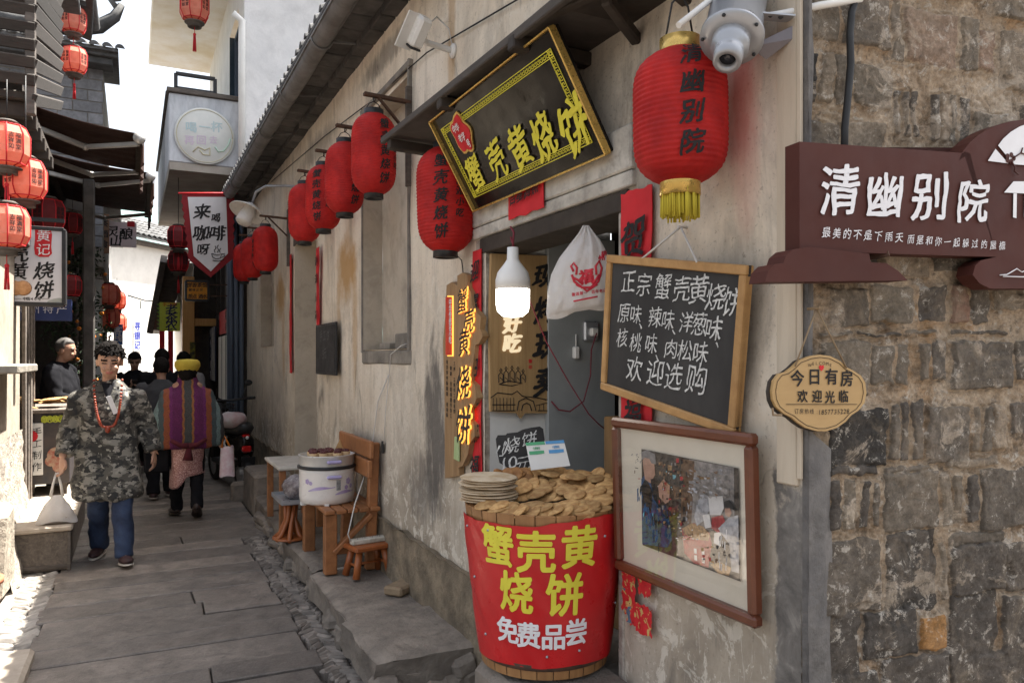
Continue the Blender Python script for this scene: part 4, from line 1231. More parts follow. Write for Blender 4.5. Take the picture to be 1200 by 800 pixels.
# the print itself: painted from small flat shapes measured on the photograph
def spx(x, y_): return 720 + x / 3.811, 490 + y_ / 3.811
def sp(x, y_):
    p = onP(*spx(x, y_), fp(0, 0, 0), pn) - fp(0, 0, 0)
    return p.dot(WU), p.dot(pv_)
pcs = [M('print_' + n_, c, tuple(v * k_ for v in c), s_, .6, 0) for n_, c, k_, s_ in (
    ('dark_street', (.1, .08, .065), .18, 55), ('grey_wall', (.36, .33, .31), .4, 48), ('blue_jacket', (.04, .12, .26), .22, 50), ('skin', (.5, .3, .22), .75, 40), ('grey_hair', (.25, .24, .24), .6, 60),
    ('red_tub', (.42, .05, .05), .5, 60), ('biscuits', (.56, .34, .15), .3, 110), ('pale_coat', (.5, .5, .52), .45, 50), ('black', (.03, .03, .03), .6, 30), ('white', (.7, .68, .66), .9, 20), ('brown', (.24, .14, .08), .25, 60), ('cyan', (.2, .5, .6), .7, 30))]
b = MB(); lay = [0]
def shape(pts, m):
    lay[0] += 1
    uv = [sp(*p) for p in pts]
    b.add([fp(u, v, .0012 + lay[0] * .00012) for u, v in uv], [tuple(range(len(uv)))], m)
shape([(122, 136), (556, 222), (566, 728), (128, 565)], 0)
shape([(335, 182), (535, 220), (538, 470), (430, 500), (330, 470)], 1)
shape([(300, 180), (360, 190), (345, 480), (300, 450)], 10)
for (x, y_, w_, h_, m_) in ((210, 200, 26, 18, 10), (250, 220, 20, 26, 6), (285, 210, 18, 20, 10), (225, 255, 30, 12, 0), (270, 260, 16, 20, 11), (400, 265, 60, 12, 6), (310, 250, 20, 30, 10), (255, 180, 30, 14, 8), (280, 330, 26, 60, 10), (255, 420, 40, 50, 10), (440, 235, 40, 22, 1), (490, 260, 30, 40, 1), (420, 310, 50, 26, 1), (505, 330, 26, 40, 1)):
    shape([(x - w_ / 2, y_ - h_ / 2), (x + w_ / 2, y_ - h_ / 2 + 4), (x + w_ / 2 - 3, y_ + h_ / 2), (x - w_ / 2 + 2, y_ + h_ / 2)], m_)
shape([(124, 270), (150, 240), (185, 300), (200, 400), (235, 360), (262, 540), (240, 575), (128, 560)], 2)
shape([(126, 300), (145, 260), (175, 330), (168, 420), (130, 440)], 8)
shape([(128, 170), (150, 165), (182, 200), (186, 250), (165, 290), (140, 270)], 3)
shape([(124, 150), (150, 140), (186, 160), (190, 205), (170, 200), (160, 180), (140, 175), (126, 190)], 4)
shape([(165, 270), (200, 265), (240, 300), (250, 370), (210, 400), (180, 360)], 8)
shape([(200, 300), (225, 270), (252, 300), (250, 370), (232, 380), (205, 350)], 3)
shape([(305, 490), (360, 465), (430, 510), (440, 560), (425, 665), (360, 645), (318, 600)], 5)
shape([(308, 490), (350, 466), (400, 480), (432, 520), (425, 545), (370, 540), (320, 515)], 6)
for (x, y_) in ((360, 590), (395, 600), (362, 620), (396, 632)): shape([(x, y_ - 12), (x + 12, y_ - 10), (x + 13, y_ + 14), (x + 1, y_ + 10)], 9)
shape([(362, 440), (375, 370), (405, 335), (430, 350), (435, 400), (410, 450), (375, 480)], 7)
shape([(425, 350), (490, 345), (495, 400), (480, 430), (432, 430)], 9)
shape([(400, 430), (430, 425), (440, 485), (412, 490)], 9)
shape([(440, 440), (490, 430), (510, 480), (470, 510), (440, 490)], 5)
shape([(452, 510), (485, 505), (482, 570), (450, 555)], 9)
shape([(500, 400), (520, 395), (530, 420), (520, 440), (502, 430)], 3)
shape([(497, 370), (520, 362), (540, 385), (545, 410), (525, 400), (500, 400)], 8)
shape([(470, 490), (520, 440), (560, 430), (563, 560), (564, 690), (530, 680), (520, 560), (490, 520)], 7)
shape([(436, 650), (480, 640), (530, 665), (520, 700), (470, 690)], 6)
random.seed(17)
def bit(x, y_, w_, h_, m_, lean=0.0):
    shape([(x - w_ / 2, y_ - h_ / 2 - lean), (x + w_ / 2, y_ - h_ / 2 + lean), (x + w_ / 2 * random.uniform(.5, 1), y_ + h_ / 2 + lean), (x - w_ / 2 * random.uniform(.5, 1), y_ + h_ / 2 - lean)], m_)
for k in range(120): bit(random.uniform(205, 335), random.uniform(185, 480), random.uniform(3, 14), random.uniform(3, 20), random.choice((10, 8, 0, 10, 8, 1, 5, 6, 0)))
for k in range(90): bit(random.uniform(355, 535), random.uniform(225, 350), random.uniform(6, 22), random.uniform(4, 12), random.choice((1, 1, 4, 10, 1, 7)), 2)
for k in range(16): bit(random.uniform(215, 330), random.uniform(195, 330), random.uniform(2, 5), random.uniform(2, 5), random.choice((6, 9, 11, 5)))
for k in range(46):
    t_ = random.random(); bit(152 + 90 * t_ + random.uniform(-16, 16), 330 + 210 * t_ + random.uniform(-40, 30), random.uniform(3, 8), random.uniform(14, 42), random.choice((2, 2, 8, 11 if k % 9 == 0 else 2)), -4)
for k in range(40): bit(random.uniform(315, 425), random.uniform(478, 535), random.uniform(6, 12), random.uniform(3, 6), random.choice((6, 6, 10, 9)))
for k in range(14): bit(random.uniform(520, 558), random.uniform(450, 670), random.uniform(2, 5), random.uniform(14, 40), random.choice((7, 1, 9)))
for k in range(12): bit(random.uniform(375, 430), random.uniform(350, 460), random.uniform(3, 8), random.uniform(8, 24), random.choice((7, 9, 1, 4)))
for k in range(16): bit(random.uniform(430, 520), random.uniform(560, 640), random.uniform(5, 14), random.uniform(5, 16), random.choice((5, 10, 8, 6)))
for k in range(14): bit(random.uniform(134, 184), random.uniform(148, 195), random.uniform(3, 9), random.uniform(2, 5), random.choice((4, 4, 1, 8)), -2)
bit(150, 232, 4, 14, 10); bit(158, 215, 16, 3, 8, 2); bit(170, 262, 12, 3, 5)
b.build('photo_print', pcs, pf)
b = MB(); b.prism([(-fw2 + q, -fh2 + q), (fw2 - q, -fh2 + q), (fw2 - q, fh2 - q), (-fw2 + q, fh2 - q)], fp(0, 0, .012), WU, pv_, pn, .002)
b.build('glazing', m_glass, pf)

# ---- carved plank with lit characters
cpk = thing('carved_plank', 'brown weathered carved plank with glowing outlined characters beside the couplet', 'sign', (1.47, 3.6, 1.5))
b = MB()
pX = 1.462
def pk(px, py): return onX(px, py, pX)
def poly_px(lst): return [((onX(x, y_, pX).y) * -1, onX(x, y_, pX).z) for x, y_ in lst]
random.seed(6)
b.prism(poly_px([(523, 334), (530, 330), (537, 336), (538, 557), (521, 560), (521, 470), (519, 400), (522, 370)]), (pX, 0, 0), WU, WW, WN, .028, 0)
b.prism(poly_px([(537, 323), (543, 319), (548, 322), (549, 336), (553, 343), (555, 358), (560, 366), (565, 372), (563, 385), (567, 394), (562, 402), (557, 404), (556, 420), (554, 432), (552, 446), (558, 452), (560, 466), (556, 476), (552, 480), (552, 492), (557, 498), (558, 512), (551, 519), (549, 532), (543, 545), (537, 548)]), (pX - .004, 0, 0), WU, WW, WN, .03, 0)
b.warp(lambda p: p + V3((.006 * nz(p, 12), .004 * nz(p, 25, 3), .006 * nz(p, 20, 7))))
b.build('plank', m_brownp, cpk)
b1 = MB(); b2 = MB()
its = [('蟹', 544, 352, .12), ('壳', 552, 376, .12), ('黄', 546, 401, .135), ('烧', 545, 448, .17), ('饼', 545, 498, .19)]
O_ = V3((pX - .006, 0, 0))
gs0 = _gs[0]
write(b1, pxitems(its, O_, WU, WW), fplane(O_, WU, WW, off=.004), bold=.036, brush=1.0)
_gs[0] = gs0
write(b2, pxitems(its, O_, WU, WW), fplane(O_, WU, WW, off=.012), bold=.016, brush=1.0)
b1.build('lit_edge', m_led, cpk); b2.build('lettering', m_dark, cpk)
b = MB(); pl_ = poly_px([(525, 348), (531, 348), (531, 416), (525, 416)])
b.prism(pl_, (pX - .014, 0, 0), WU, WW, WN, .01, 0)
b.build('red_panel', M('red_plastic', (.6, .05, .02), (.55, .04, .02), 9, .4, 0), cpk)
b = MB(); b.prism([(u + (.006 if i in (0, 3) else .012), z + (.006 if i < 2 else -.006)) for i, (u, z) in enumerate(pl_)], (pX - .006, 0, 0), WU, WW, WN, .004, 0)
b.build('lit_edge', m_led, cpk)
b = MB()
write(b, pxitems([(c, 528, 354 + i * 7.4, .038) for i, c in enumerate('中华传统名小吃')] , V3((pX - .014, 0, 0)), WU, WW), fplane((pX - .014, 0, 0), WU, WW, off=.002), 0, .02)
b.build('panel_lettering', m_whitep, cpk)
b = MB()
for j, x in enumerate((524.5, 529, 533)):
    for i in range(11):
        if random.random() < .8: write(b, pxitems([(random.choice('徽州饼香酥脆口味传统手工'), x, 424 + i * 6.2 + j, .024)], V3((pX, 0, 0)), WU, WW), fplane((pX, 0, 0), WU, WW, off=.003), 0, .02)
b.build('small_lettering', m_dark, cpk)
b = MB(); b.prism(poly_px([(536, 511), (541, 513), (541, 540), (535, 537)]), (pX - .016, 0, 0), WU, WW, WN, .006); b.build('green_tag', M('pale_green_card', (.4, .5, .26), (.34, .44, .2), 20, .6, 0), cpk)
b = MB(); tp_ = onX(540, 303, 1.49); b.tube([onX(543, 322, pX + .015), onX(541, 305, pX + .01), tp_ + V3((0, .05, .02))], .003, 0, 5); b.build('hook', m_wire, cpk)

# ---- sign inside the shop, bulb, bag, socket, slate, cards
ins_ = thing('carved_plank', 'yellow wood plank sign with black characters and street drawing inside the shop', 'sign', (1.75, 3.28, 1.5))
iY = 3.275
IU, IW, IN = V3((1, 0, 0)), V3((0, 0, 1)), V3((0, -1, 0))
def ipoly(lst): return [(onY(x, y_, iY).x, onY(x, y_, iY).z) for x, y_ in lst]
b = MB(); b.prism(ipoly([(576, 297), (650, 300), (653, 304), (651, 400), (652, 470), (650, 484), (615, 484), (611, 490), (607, 484), (575, 482), (574, 380)]), (0, iY, 0), IU, IW, IN, .022)
b.build('plank', m_plankw, ins_)
b = MB(); O_ = V3((0, iY, 0))
write(b, pxitems([('现', 638, 322, .13), ('烤', 640, 362, .14), ('现', 641, 403, .15), ('卖', 641, 445, .15)], O_, IU, IW), fplane(O_, IU, IW, off=.006), bold=.03, brush=1.1)
b.build('lettering', m_ink, ins_)
b = MB(); write(b, pxitems([('好', 600, 378, .1), ('吃', 600, 402, .1)], O_, IU, IW), fplane(O_, IU, IW, off=.006), bold=.05, brush=.8)
b.build('lit_lettering', glow('lit_cream_letter', (1, .8, .5), .12, (.8, .7, .5)), ins_)
b = MB(); fi = lambda px, py: onY(px, py, iY - .003)
def ln(pts, r_=.0016): b.tube([fi(*p) for p in pts], r_, 0, 4, sm=False)
# tiled gate and bridge skyline
ln([(575, 466), (583, 460), (600, 462), (606, 458), (612, 464), (630, 466), (650, 470)], .0022); ln([(577, 474), (604, 474)], .002); ln([(577, 481), (604, 481)], .002)
for x in range(578, 604, 4): ln([(x, 466), (x, 481)])
ln([(606, 481), (608, 470), (616, 466), (625, 470), (628, 481)], .0026); ln([(611, 481), (613, 474), (617, 472), (621, 474), (623, 481)], .0026)
ln([(628, 475), (640, 472), (650, 476)]); ln([(630, 481), (650, 481)], .002)
for x in (632, 637, 642, 647): ln([(x, 474), (x, 481)])
# group of small figures round a table
for x, h in ((587, 14), (593, 16), (600, 17), (607, 16), (613, 13)):
    y0_ = 448
    ln([(x - 2.4, y0_), (x - 2.6, y0_ - h + 5), (x, y0_ - h + 2), (x + 2.6, y0_ - h + 5), (x + 2.4, y0_)], .0022)
    ln([(x - 1.4, y0_ - h), (x, y0_ - h - 2.6), (x + 1.4, y0_ - h), (x, y0_ - h + 1.5), (x - 1.4, y0_ - h)], .002)
    ln([(x - 1, y0_ - 6), (x + 2, y0_ - 3)])
ln([(585, 450), (596, 446), (612, 449), (600, 452), (585, 450)], .0022)
b.build('line_drawing', m_ink, ins_)
b = MB(); write(b, pxitems([('徽', 621, 423, .02), ('印', 621, 430, .02)], O_, IU, IW), fplane(O_, IU, IW, off=.004), bold=.03); b.build('seal_mark', m_redpaper, ins_)

lb = thing('light_bulb', 'large lit LED bulb hanging on a flex in the shop opening', 'bulb', atS(601, 330, 3.0))
bc = atS(601, 330, 3.0); kk = 3.0 / 900
b = MB(); b.lathe([(.0, -42 * kk), (12 * kk, -40.5 * kk), (18 * kk, -35 * kk), (19.6 * kk, -28 * kk), (19.8 * kk, -9 * kk)], bc, 28, cap=False); b.build('diffuser', m_bulb, lb)
b = MB(); b.lathe([(20.4 * kk, -9 * kk), (20.4 * kk, 2 * kk), (18 * kk, 11 * kk), (11 * kk, 20 * kk), (7 * kk, 26 * kk), (6.6 * kk, 40 * kk), (0, 40.5 * kk)], bc, 28); b.build('housing', m_whitepl, lb)
b = MB(); top = V3((bc.x + .01, bc.y + .04, 2.12))
b.tube([bc + V3((0, 0, 40 * kk)), bc + V3((.004, 0, 58 * kk)), top], .0045, 0, 6); b.build('flex', m_wirered, lb)
b = MB(); b.tube([bc + V3((-.01, 0, 52 * kk)), bc + V3((.03, .02, 30 * kk)), bc + V3((.045, .03, 12 * kk)), bc + V3((.06, .05, -18 * kk))], .004, 0, 6); b.build('loose_flex', m_wirered, lb)

# plastic carrier bag with red print
bgp = thing('plastic_bag', 'white printed carrier bag hanging from the lintel of the shop opening', 'bag', (1.62, 2.45, 1.9))
s0 = 2.72
def bq(px, py, o=0.0): return atS(px, py, s0 - o)
rows = [(264, 683, 690, .01), (272, 678, 695, .02), (284, 668, 704, .035), (300, 655, 712, .05), (318, 646, 717, .06), (335, 642, 719, .065), (350, 641, 720, .06), (360, 640, 721, .045), (366, 641, 719, .012)]
b = MB()
def bagf(a, c, sgn):
    i = min(len(rows) - 2, int(c * (len(rows) - 1))); f_ = c * (len(rows) - 1) - i
    y_ = rows[i][0] * (1 - f_) + rows[i + 1][0] * f_; xl = rows[i][1] * (1 - f_) + rows[i + 1][1] * f_; xr = rows[i][2] * (1 - f_) + rows[i + 1][2] * f_; th = rows[i][3] * (1 - f_) + rows[i + 1][3] * f_
    x = xl + (xr - xl) * a
    y_ += (a - .5) * -14 * c + (3 * math.sin(a * 9) if c > .98 else 0)
    o = sgn * th * math.sqrt(max(0, 1 - (2 * a - 1) ** 2)) + (.013 * noise.noise(V3((a * 5, c * 4, sgn))) + .007 * noise.noise(V3((a * 13 + c * 4, c * 9, sgn)))) * min(1, 6 * min(a, 1 - a)) + .008 * math.sin(a * 19 + 3 * c) * max(0, 1 - 1.6 * c)
    return bq(x, y_, o)
b.grid(lambda a, c: bagf(a, c, 1), 30, 30); b.grid(lambda a, c: bagf(a, c, -1), 30, 30)
b.build('bag', m_bag, bgp)
def onbag(px, py):
    c = 0
    for i in range(len(rows) - 1):
        if rows[i][0] <= py <= rows[i + 1][0]: c = (i + (py - rows[i][0]) / (rows[i + 1][0] - rows[i][0])) / (len(rows) - 1)
    xl = min(r_[1] for r_ in rows); a = .5
    for _ in range(3):
        i = min(len(rows) - 2, int(c * (len(rows) - 1))); f_ = c * (len(rows) - 1) - i
        l_ = rows[i][1] * (1 - f_) + rows[i + 1][1] * f_; r_ = rows[i][2] * (1 - f_) + rows[i + 1][2] * f_
        a = min(1, max(0, (px - l_) / (r_ - l_)))
        yt = py + (a - .5) * 14 * c
        for j in range(len(rows) - 1):
            if rows[j][0] <= yt <= rows[j + 1][0]: c = (j + (yt - rows[j][0]) / (rows[j + 1][0] - rows[j][0])) / (len(rows) - 1)
    return bagf(a, c, 1) - D * .003
b = MB()
fmb = lambda u, v, o=0.0: onbag(u, -v) - D * o
bi = []
write(b, [('福', 687, -324, 18, .1), ('州', 705, -302, 8, .2), ('饼', 708, -297, 7, .2)], fmb, bold=.05, brush=.6)
write(b, [(c, 672 + i * 4.6, -345 + i * .7, 4.4) for i, c in enumerate('徽派第一')] + [(c, 695 + i * 4.6, -342 + i * .6, 4.4) for i, c in enumerate('百年老店')], fmb, bold=.03)
for pts in ([(670, -322), (673, -330), (682, -337), (692, -337), (701, -330), (704, -320)], [(672, -318), (669, -312), (672, -308), (676, -314), (675, -322)], [(699, -322), (698, -312), (702, -306), (705, -314), (703, -324)], [(675, -333), (688, -341), (700, -333)], [(671, -325), (677, -328), (683, -333)], [(694, -333), (699, -327), (702, -322)]):
    b.tube([fmb(*p) for p in pts], .0045, 0, 5)
b.tube([fmb(672 + i * 4, -353 + i * .8) for i in range(8)], .003, 0, 5)
b.build('print', M('red_print', (.6, .03, .05), (.5, .02, .04), 20, .5, 0), bgp)

so_ = thing('wall_socket', 'grey wall socket with plugged in flex on the grey board', 'socket', (2.2, 2.98, 1.7))
b = MB(); pS = onY(692, 388, 3.255)
b.box(pS, (.085, .03, .1), None, 0, .008); b.build('plate', m_metal, so_)
b = MB(); b.box(pS + V3((.005, -.025, -.005)), (.04, .03, .04), None, 0, .006); b.build('plug', m_whitepl, so_)
b = MB(); w0 = pS + V3((.01, -.04, -.01))
b.tube([w0, onY(693, 410, 3.22), onY(692, 440, 3.2), onY(684, 470, 3.2), onY(668, 482, 3.22), onY(655, 480, 3.24), onY(646, 470, 3.26)], .0035, 0, 6)
b.build('flex', m_wirered, so_)
b = MB(); b.tube([onY(602, 290, 3.0), onY(618, 345, 2.95), onY(640, 400, 2.92), onY(665, 445, 2.93), onY(690, 485, 2.9), onY(703, 498, 2.9), onY(716, 508, 2.95)], .003, 0, 6)
tag(b.build('dangling_flex', m_wirered), 'thin maroon flex running diagonally across the shop opening', 'cable')
b = MB(); pp = onY(675, 413, 3.25); b.box(pp, (.03, .03, .06), None, 0, .006); b.tube([pp + V3((0, 0, .03)), pp + V3((0, 0, .09))], .004, 0, 6)
tag(b.build('switch_box', m_whitepl), 'tiny white switch box below the wall socket', 'switch')

sl_ = thing('slate_sign', 'ragged black slate price sign standing on the far rim of the biscuit tub', 'price sign', (1.55, 2.85, 1.15))
s0 = 3.0
r0 = ray(610, 525); SO = atS(610, 525, s0)
sU = (RT * .98 + D * .12).normalized(); sW = (WW * .97 + D * .22).normalized(); sN_ = sU.cross(sW).normalized()
def onS(px, py):
    p = onP(px, py, SO, sN_) - SO; return p.dot(sU), p.dot(sW)
b = MB(); b.prism([onS(*p) for p in ((581, 513), (583, 509), (592, 509), (594, 507), (606, 506), (612, 503), (622, 501), (632, 500), (636, 503), (638, 515), (639, 549), (624, 552), (600, 550), (586, 541), (583, 528))], SO, sU, sW, sN_, .012)
b.build('slate', m_slate, sl_)
b = MB(); write(b, pxitems([('小', 590, 525, .065), ('烧', 600, 521, .07), ('饼', 620, 514, .065), ('10', 598, 541, .07), ('元', 613, 543, .065)], SO, sU, sW), fplane(SO, sU, sW, off=.001), bold=-.004, brush=1.1)
b.build('lettering', m_chalk, sl_)
cd = thing('payment_stand', 'folded white card stand with a green half and a blue half beside the slate', 'card stand', (1.55, 2.75, 1.15))
CO_ = atS(640, 533, 2.9); cU2 = (RT * .99 - D * .05).normalized(); cW2 = (WW * .95 + D * .3).normalized(); cN2 = cU2.cross(cW2).normalized()
def onC(px, py):
    p = onP(px, py, CO_, cN2) - CO_; return p.dot(cU2), p.dot(cW2)
b = MB(); b.prism([onC(*p) for p in ((616, 519), (661, 515), (668, 545), (622, 551))], CO_, cU2, cW2, cN2, .004); b.build('card', m_paper, cd)
for nm, mt, pts, tx in (('green_band', M('green_print', (.1, .4, .2), (.08, .35, .17), 9, .6, 0), ((616, 519), (638, 517), (639, 520.5), (617, 522.5)), 0), ('blue_band', M('blue_print', (.1, .32, .6), (.08, .28, .55), 9, .6, 0), ((639, 517), (661, 515), (662, 518.5), (640, 520.3)), 1)):
    b = MB(); b.prism([onC(*p) for p in pts], CO_ + cN2 * .0015, cU2, cW2, cN2, .001)
    dx = 23 * tx; dy = -2 * tx
    b.prism([onC(x + dx, y_ + dy) for x, y_ in ((620, 529), (637.5, 527.5), (638, 531), (629, 532.5), (620.5, 533))], CO_ + cN2 * .0015, cU2, cW2, cN2, .001)
    write(b, pxitems([(c, 626 + dx + i * 2.6, 525.4 + dy - .2 * i, .011) for i, c in enumerate('付款码')], CO_, cU2, cW2), fplane(CO_, cU2, cW2, off=.002), bold=.02)
    b.build(nm, mt, cd)

# ---- projector, CCTV camera and pipe above the corner
pj = thing('projector', 'grey metal gobo projector on a perforated bracket above the big lantern', 'projector', (1.4, 1.55, 2.55))
pc0, pc1 = atS(868, -8, 2.0), atS(857, 47, 1.9)
ax = (pc1 - pc0).normalized()
qm = ax.to_track_quat('Z', 'Y').to_matrix()
b = MB(); L_ = (pc1 - pc0).length
b.lathe([(.0, -.02), (.068, -.02), (.07, 0), (.07, L_ - .02), (.078, L_ - .018), (.078, L_ - .004), (.045, L_)], pc0, 32, M=qm); b.build('body', m_metal, pj)
for k in range(6):
    pass
b = MB(); b.lathe([(.046, L_), (.046, L_ + .035), (.036, L_ + .04), (.036, L_ + .055), (.034, L_ + .085), (.022, L_ + .087), (.02, L_ + .07)], pc0, 28, M=qm, cap=False); b.build('lens_tube', m_metal, pj)
b = MB(); b.lathe([(.0, L_ + .074), (.021, L_ + .07)], pc0, 20, M=qm); b.build('lens', M('dark_lens', (.03, .03, .04), (.02, .02, .03), 5, .08, 0, spec=.8), pj)
b = MB()
for k in range(5):
    a = 2 * math.pi * k / 5 + .4
    p = pc0 + qm @ V3((.07 * math.cos(a), .07 * math.sin(a), L_ - .001)); b.ball(p, .005, 0, 6)
b.build('screw', m_black, pj)
b = MB()
A0, A1, A2, A3 = atS(880, 18, 1.92), atS(928, 22, 1.93), atS(930, 44, 1.93), atS(905, 70, 1.95)
b.bar(A0, A1, .004, .04, up=D); b.build('bracket_arm', m_metal, pj)
b = MB()
P_ = [atS(878, 55, 1.96), atS(930, 30, 1.93), atS(931, 45, 1.93), atS(898, 70, 1.97)]
nn_ = (P_[1] - P_[0]).cross(P_[3] - P_[0]).normalized()
b.add(P_ + [p + nn_ * .004 for p in P_], [(0, 1, 2, 3), (7, 6, 5, 4), (0, 4, 5, 1), (1, 5, 6, 2), (2, 6, 7, 3), (3, 7, 4, 0)]); b.build('bracket_plate', M('shaded_bracket_metal', (.2, .18, .19), (.16, .145, .15), 6, .45, 0, metal=.4), pj)  # darker copy of the grey metal, the plate's shade put into its colour
b = MB()
for (x, y_) in ((903, 18), (915, 20)): b.lathe([(0, 0), (.006, 0), (.006, .002)], atS(x, y_, 1.917), 12, M=D.to_track_quat('Z', 'Y').to_matrix())
b.build('bracket_hole', m_black, pj)
b = MB()
b.tube([atS(795, 30, 1.9), atS(830, 2, 1.95), atS(850, -15, 2.0)], .008, 0, 8); tag(b.build('white_conduit', m_whitepl), 'short white conduit above the brass lantern cap', 'conduit')
b = MB(); b.tube([atS(885, 22, 1.95), atS(920, 16, 1.94), atS(960, 7, 1.92), atS(1010, -2, 1.92)], .0095, 0, 10); tag(b.build('pipe', m_whitepl), 'white plastic pipe running from the projector over the stone wall', 'pipe')
b = MB(); b.bx((1.44, 1.53, 2.43), (1.5, 1.575, 2.66), 0, .005); b.bar((1.47, 1.55, 2.66), (1.3, 1.55, 2.68), .04, .04, 0, .004)
tag(b.build('timber_bracket', m_old), 'short dark timber post end fixed to the wall behind the projector', 'bracket')
cc = thing('security_camera', 'white bullet security camera on a short arm high on the plaster wall', 'camera', (1.4, 4.0, 3.2))
c0, c1 = onX(497, 22, 1.3), onX(484, 52, 1.27)
axis = (c1 - c0).normalized(); qc = axis.to_track_quat('Z', 'X').to_matrix()
b = MB(); b.box((c0 + c1) / 2, (.085, .075, (c1 - c0).length + .02), qc, 0, .014); b.build('housing', m_lamp, cc)
b = MB(); b.box(c1 + axis * .012, (.08, .07, .012), qc, 0, .008); b.build('lens_face', m_black, cc)
b = MB(); b.bar(c0 - axis * .02 + V3((-.045, 0, .0)), c1 + axis * .03 + V3((-.045, 0, 0)), .1, .008, 0, .003); b.build('sun_shield', m_lamp, cc)
b = MB(); w1 = onX(531, 60, 1.495)
b.tube([(c0 + c1) / 2 + V3((.02, 0, -.03)), onX(500, 50, 1.38), w1], .016, 0, 10); b.lathe([(0, 0), (.04, 0), (.036, .012), (.02, .016)], w1 + V3((.004, 0, 0)), 20, M=WN.to_track_quat('Z', 'Y').to_matrix()); b.build('arm', m_lamp, cc)
b = MB(); b.tube([(c0 + c1) / 2 + V3((.03, -.02, .02)), onX(512, 20, 1.45), onX(526, 34, 1.48), onX(531, 58, 1.49)], .004, 0, 6); b.build('lead', m_cord, cc)
# ================================================================ THE BISCUIT TUB
TC = V3((1.33, 2.43, 0)); TB, TT, RB, RTp = .535, 1.09, .225, .285
tub = thing('wooden_tub', 'big tapered wooden tub of biscuits wrapped in a red lettered vinyl banner', 'tub', (TC.x, TC.y, TB))
def tr(z): return RB + (RTp - RB) * (z - TB) / (TT - TB)
fa = math.atan2(-D.y, -D.x)               # the side of the tub that faces the lane
b = MB(); ns = 26
random.seed(14)
for k in range(ns):
    a0, a1 = 2 * math.pi * k / ns + .006, 2 * math.pi * (k + 1) / ns - .006
    dz = random.uniform(-.003, .003)
    b.grid(lambda u, v: TC + V3((math.cos(a0 + (a1 - a0) * u), math.sin(a0 + (a1 - a0) * u), 0)) * (tr(TB + (TT - TB) * v) + dz * .3) + V3((0, 0, TB + (TT - TB) * v + dz * v)), 3, 6, 0, True, random.random())
    b.grid(lambda u, v: TC + V3((math.cos(a0 + (a1 - a0) * u), math.sin(a0 + (a1 - a0) * u), 0)) * (tr(TT) - .022 * v + dz * .3) + V3((0, 0, TT + dz)), 3, 1, 0, True, random.random())
    b.grid(lambda u, v: TC + V3((math.cos(a0 + (a1 - a0) * u), math.sin(a0 + (a1 - a0) * u), 0)) * (tr(TT) - .022) + V3((0, 0, TT + dz - .06 * v)), 3, 1, 0, True, random.random())
b.build('stave', m_tub, tub)
b = MB()
for z in (TB + .03, TT - .17): b = MB(); b.lathe([(tr(z) + .001, z), (tr(z) + .006, z + .004), (tr(z + .025) + .006, z + .022), (tr(z + .026) + .001, z + .026)], TC, 64, cap=False); b.build('hoop', m_rust, tub)
b = MB(); b.lathe([(0, TT - .035), (RTp - .02, TT - .04)], TC, 40); b.build('inner_tray', m_dark, tub)
# banner
BA0, BA1 = fa - 1.5, fa + 1.62
def bannerp(u, v, o=0.0):
    """u: arc in metres measured from the side that faces the lane (to the right), v: height"""
    a = fa + u / .27
    rr = tr(v) + .009 + .006 * noise.noise(V3((u * 9, v * 4, 2))) + .003 * noise.noise(V3((u * 22 + v * 14, v * 7, 12))) + .004 * math.sin(u * 30 + v * 9) * noise.noise(V3((u * 4, v * 4, 6))) + o
    return TC + V3((math.cos(a) * rr, math.sin(a) * rr, v))
def btop(u): return TT - .034 + .024 * max(0.0, min(1.0, (u + .06) / .2)) + .004 * noise.noise(V3((u * 18, 0, 0))) + .006 * max(0, noise.noise(V3((u * 45, 0, 3)))) 
def bbot(u): return .578 + .012 * noise.noise(V3((u * 5, 1, 0)))
b = MB()
def bf(a, c, o=0):
    u = -.405 + .83 * a; z0_, z1_ = bbot(u), btop(u); return bannerp(u, z0_ + (z1_ - z0_) * c, o)
b.grid(lambda a, c: bf(a, c), 90, 40); b.grid(lambda a, c: bf(a, c, -.002), 90, 20)
ban = b.build('banner', m_redvinyl, tub)
b = MB()
def ua(px):
    d_ = (px - 637) / 900 * 2.49
    return math.asin(max(-.99, min(.99, d_ / .272))) * .27
its = [('蟹', ua(580), .985, .142, 0, .86), ('壳', ua(624), .975, .145, 0, .88), ('黄', ua(674), .988, .147, 0, .88), ('烧', ua(599), .835, .145, -.02, .86), ('饼', ua(659), .83, .15, 0, .9)]
write(b, its, lambda u, v, o=0.0: bannerp(u, v, .0025 + o), bold=.028, sub=.1)
b.build('yellow_lettering', m_yellow, ban)
b = MB()
write(b, [(c, ua(x), z, .092) for c, x, z in (('免', 586, .70), ('费', 613, .692), ('品', 645, .69), ('尝', 675, .70))], lambda u, v, o=0.0: bannerp(u, v, .0025 + o), bold=.028, sub=.1)
b.build('white_lettering', m_whitep, ban)
b = MB()
for (u, z) in ((-.33, 1.02), (-.3, .85), (-.2, 1.03), (.2, 1.01), (.3, .9), (.33, .75), (0, .62), (-.26, .66), (.12, .635)): b.ball(bannerp(u, z, .002), .005, 0, 6)
b.build('tack', m_metal, ban)

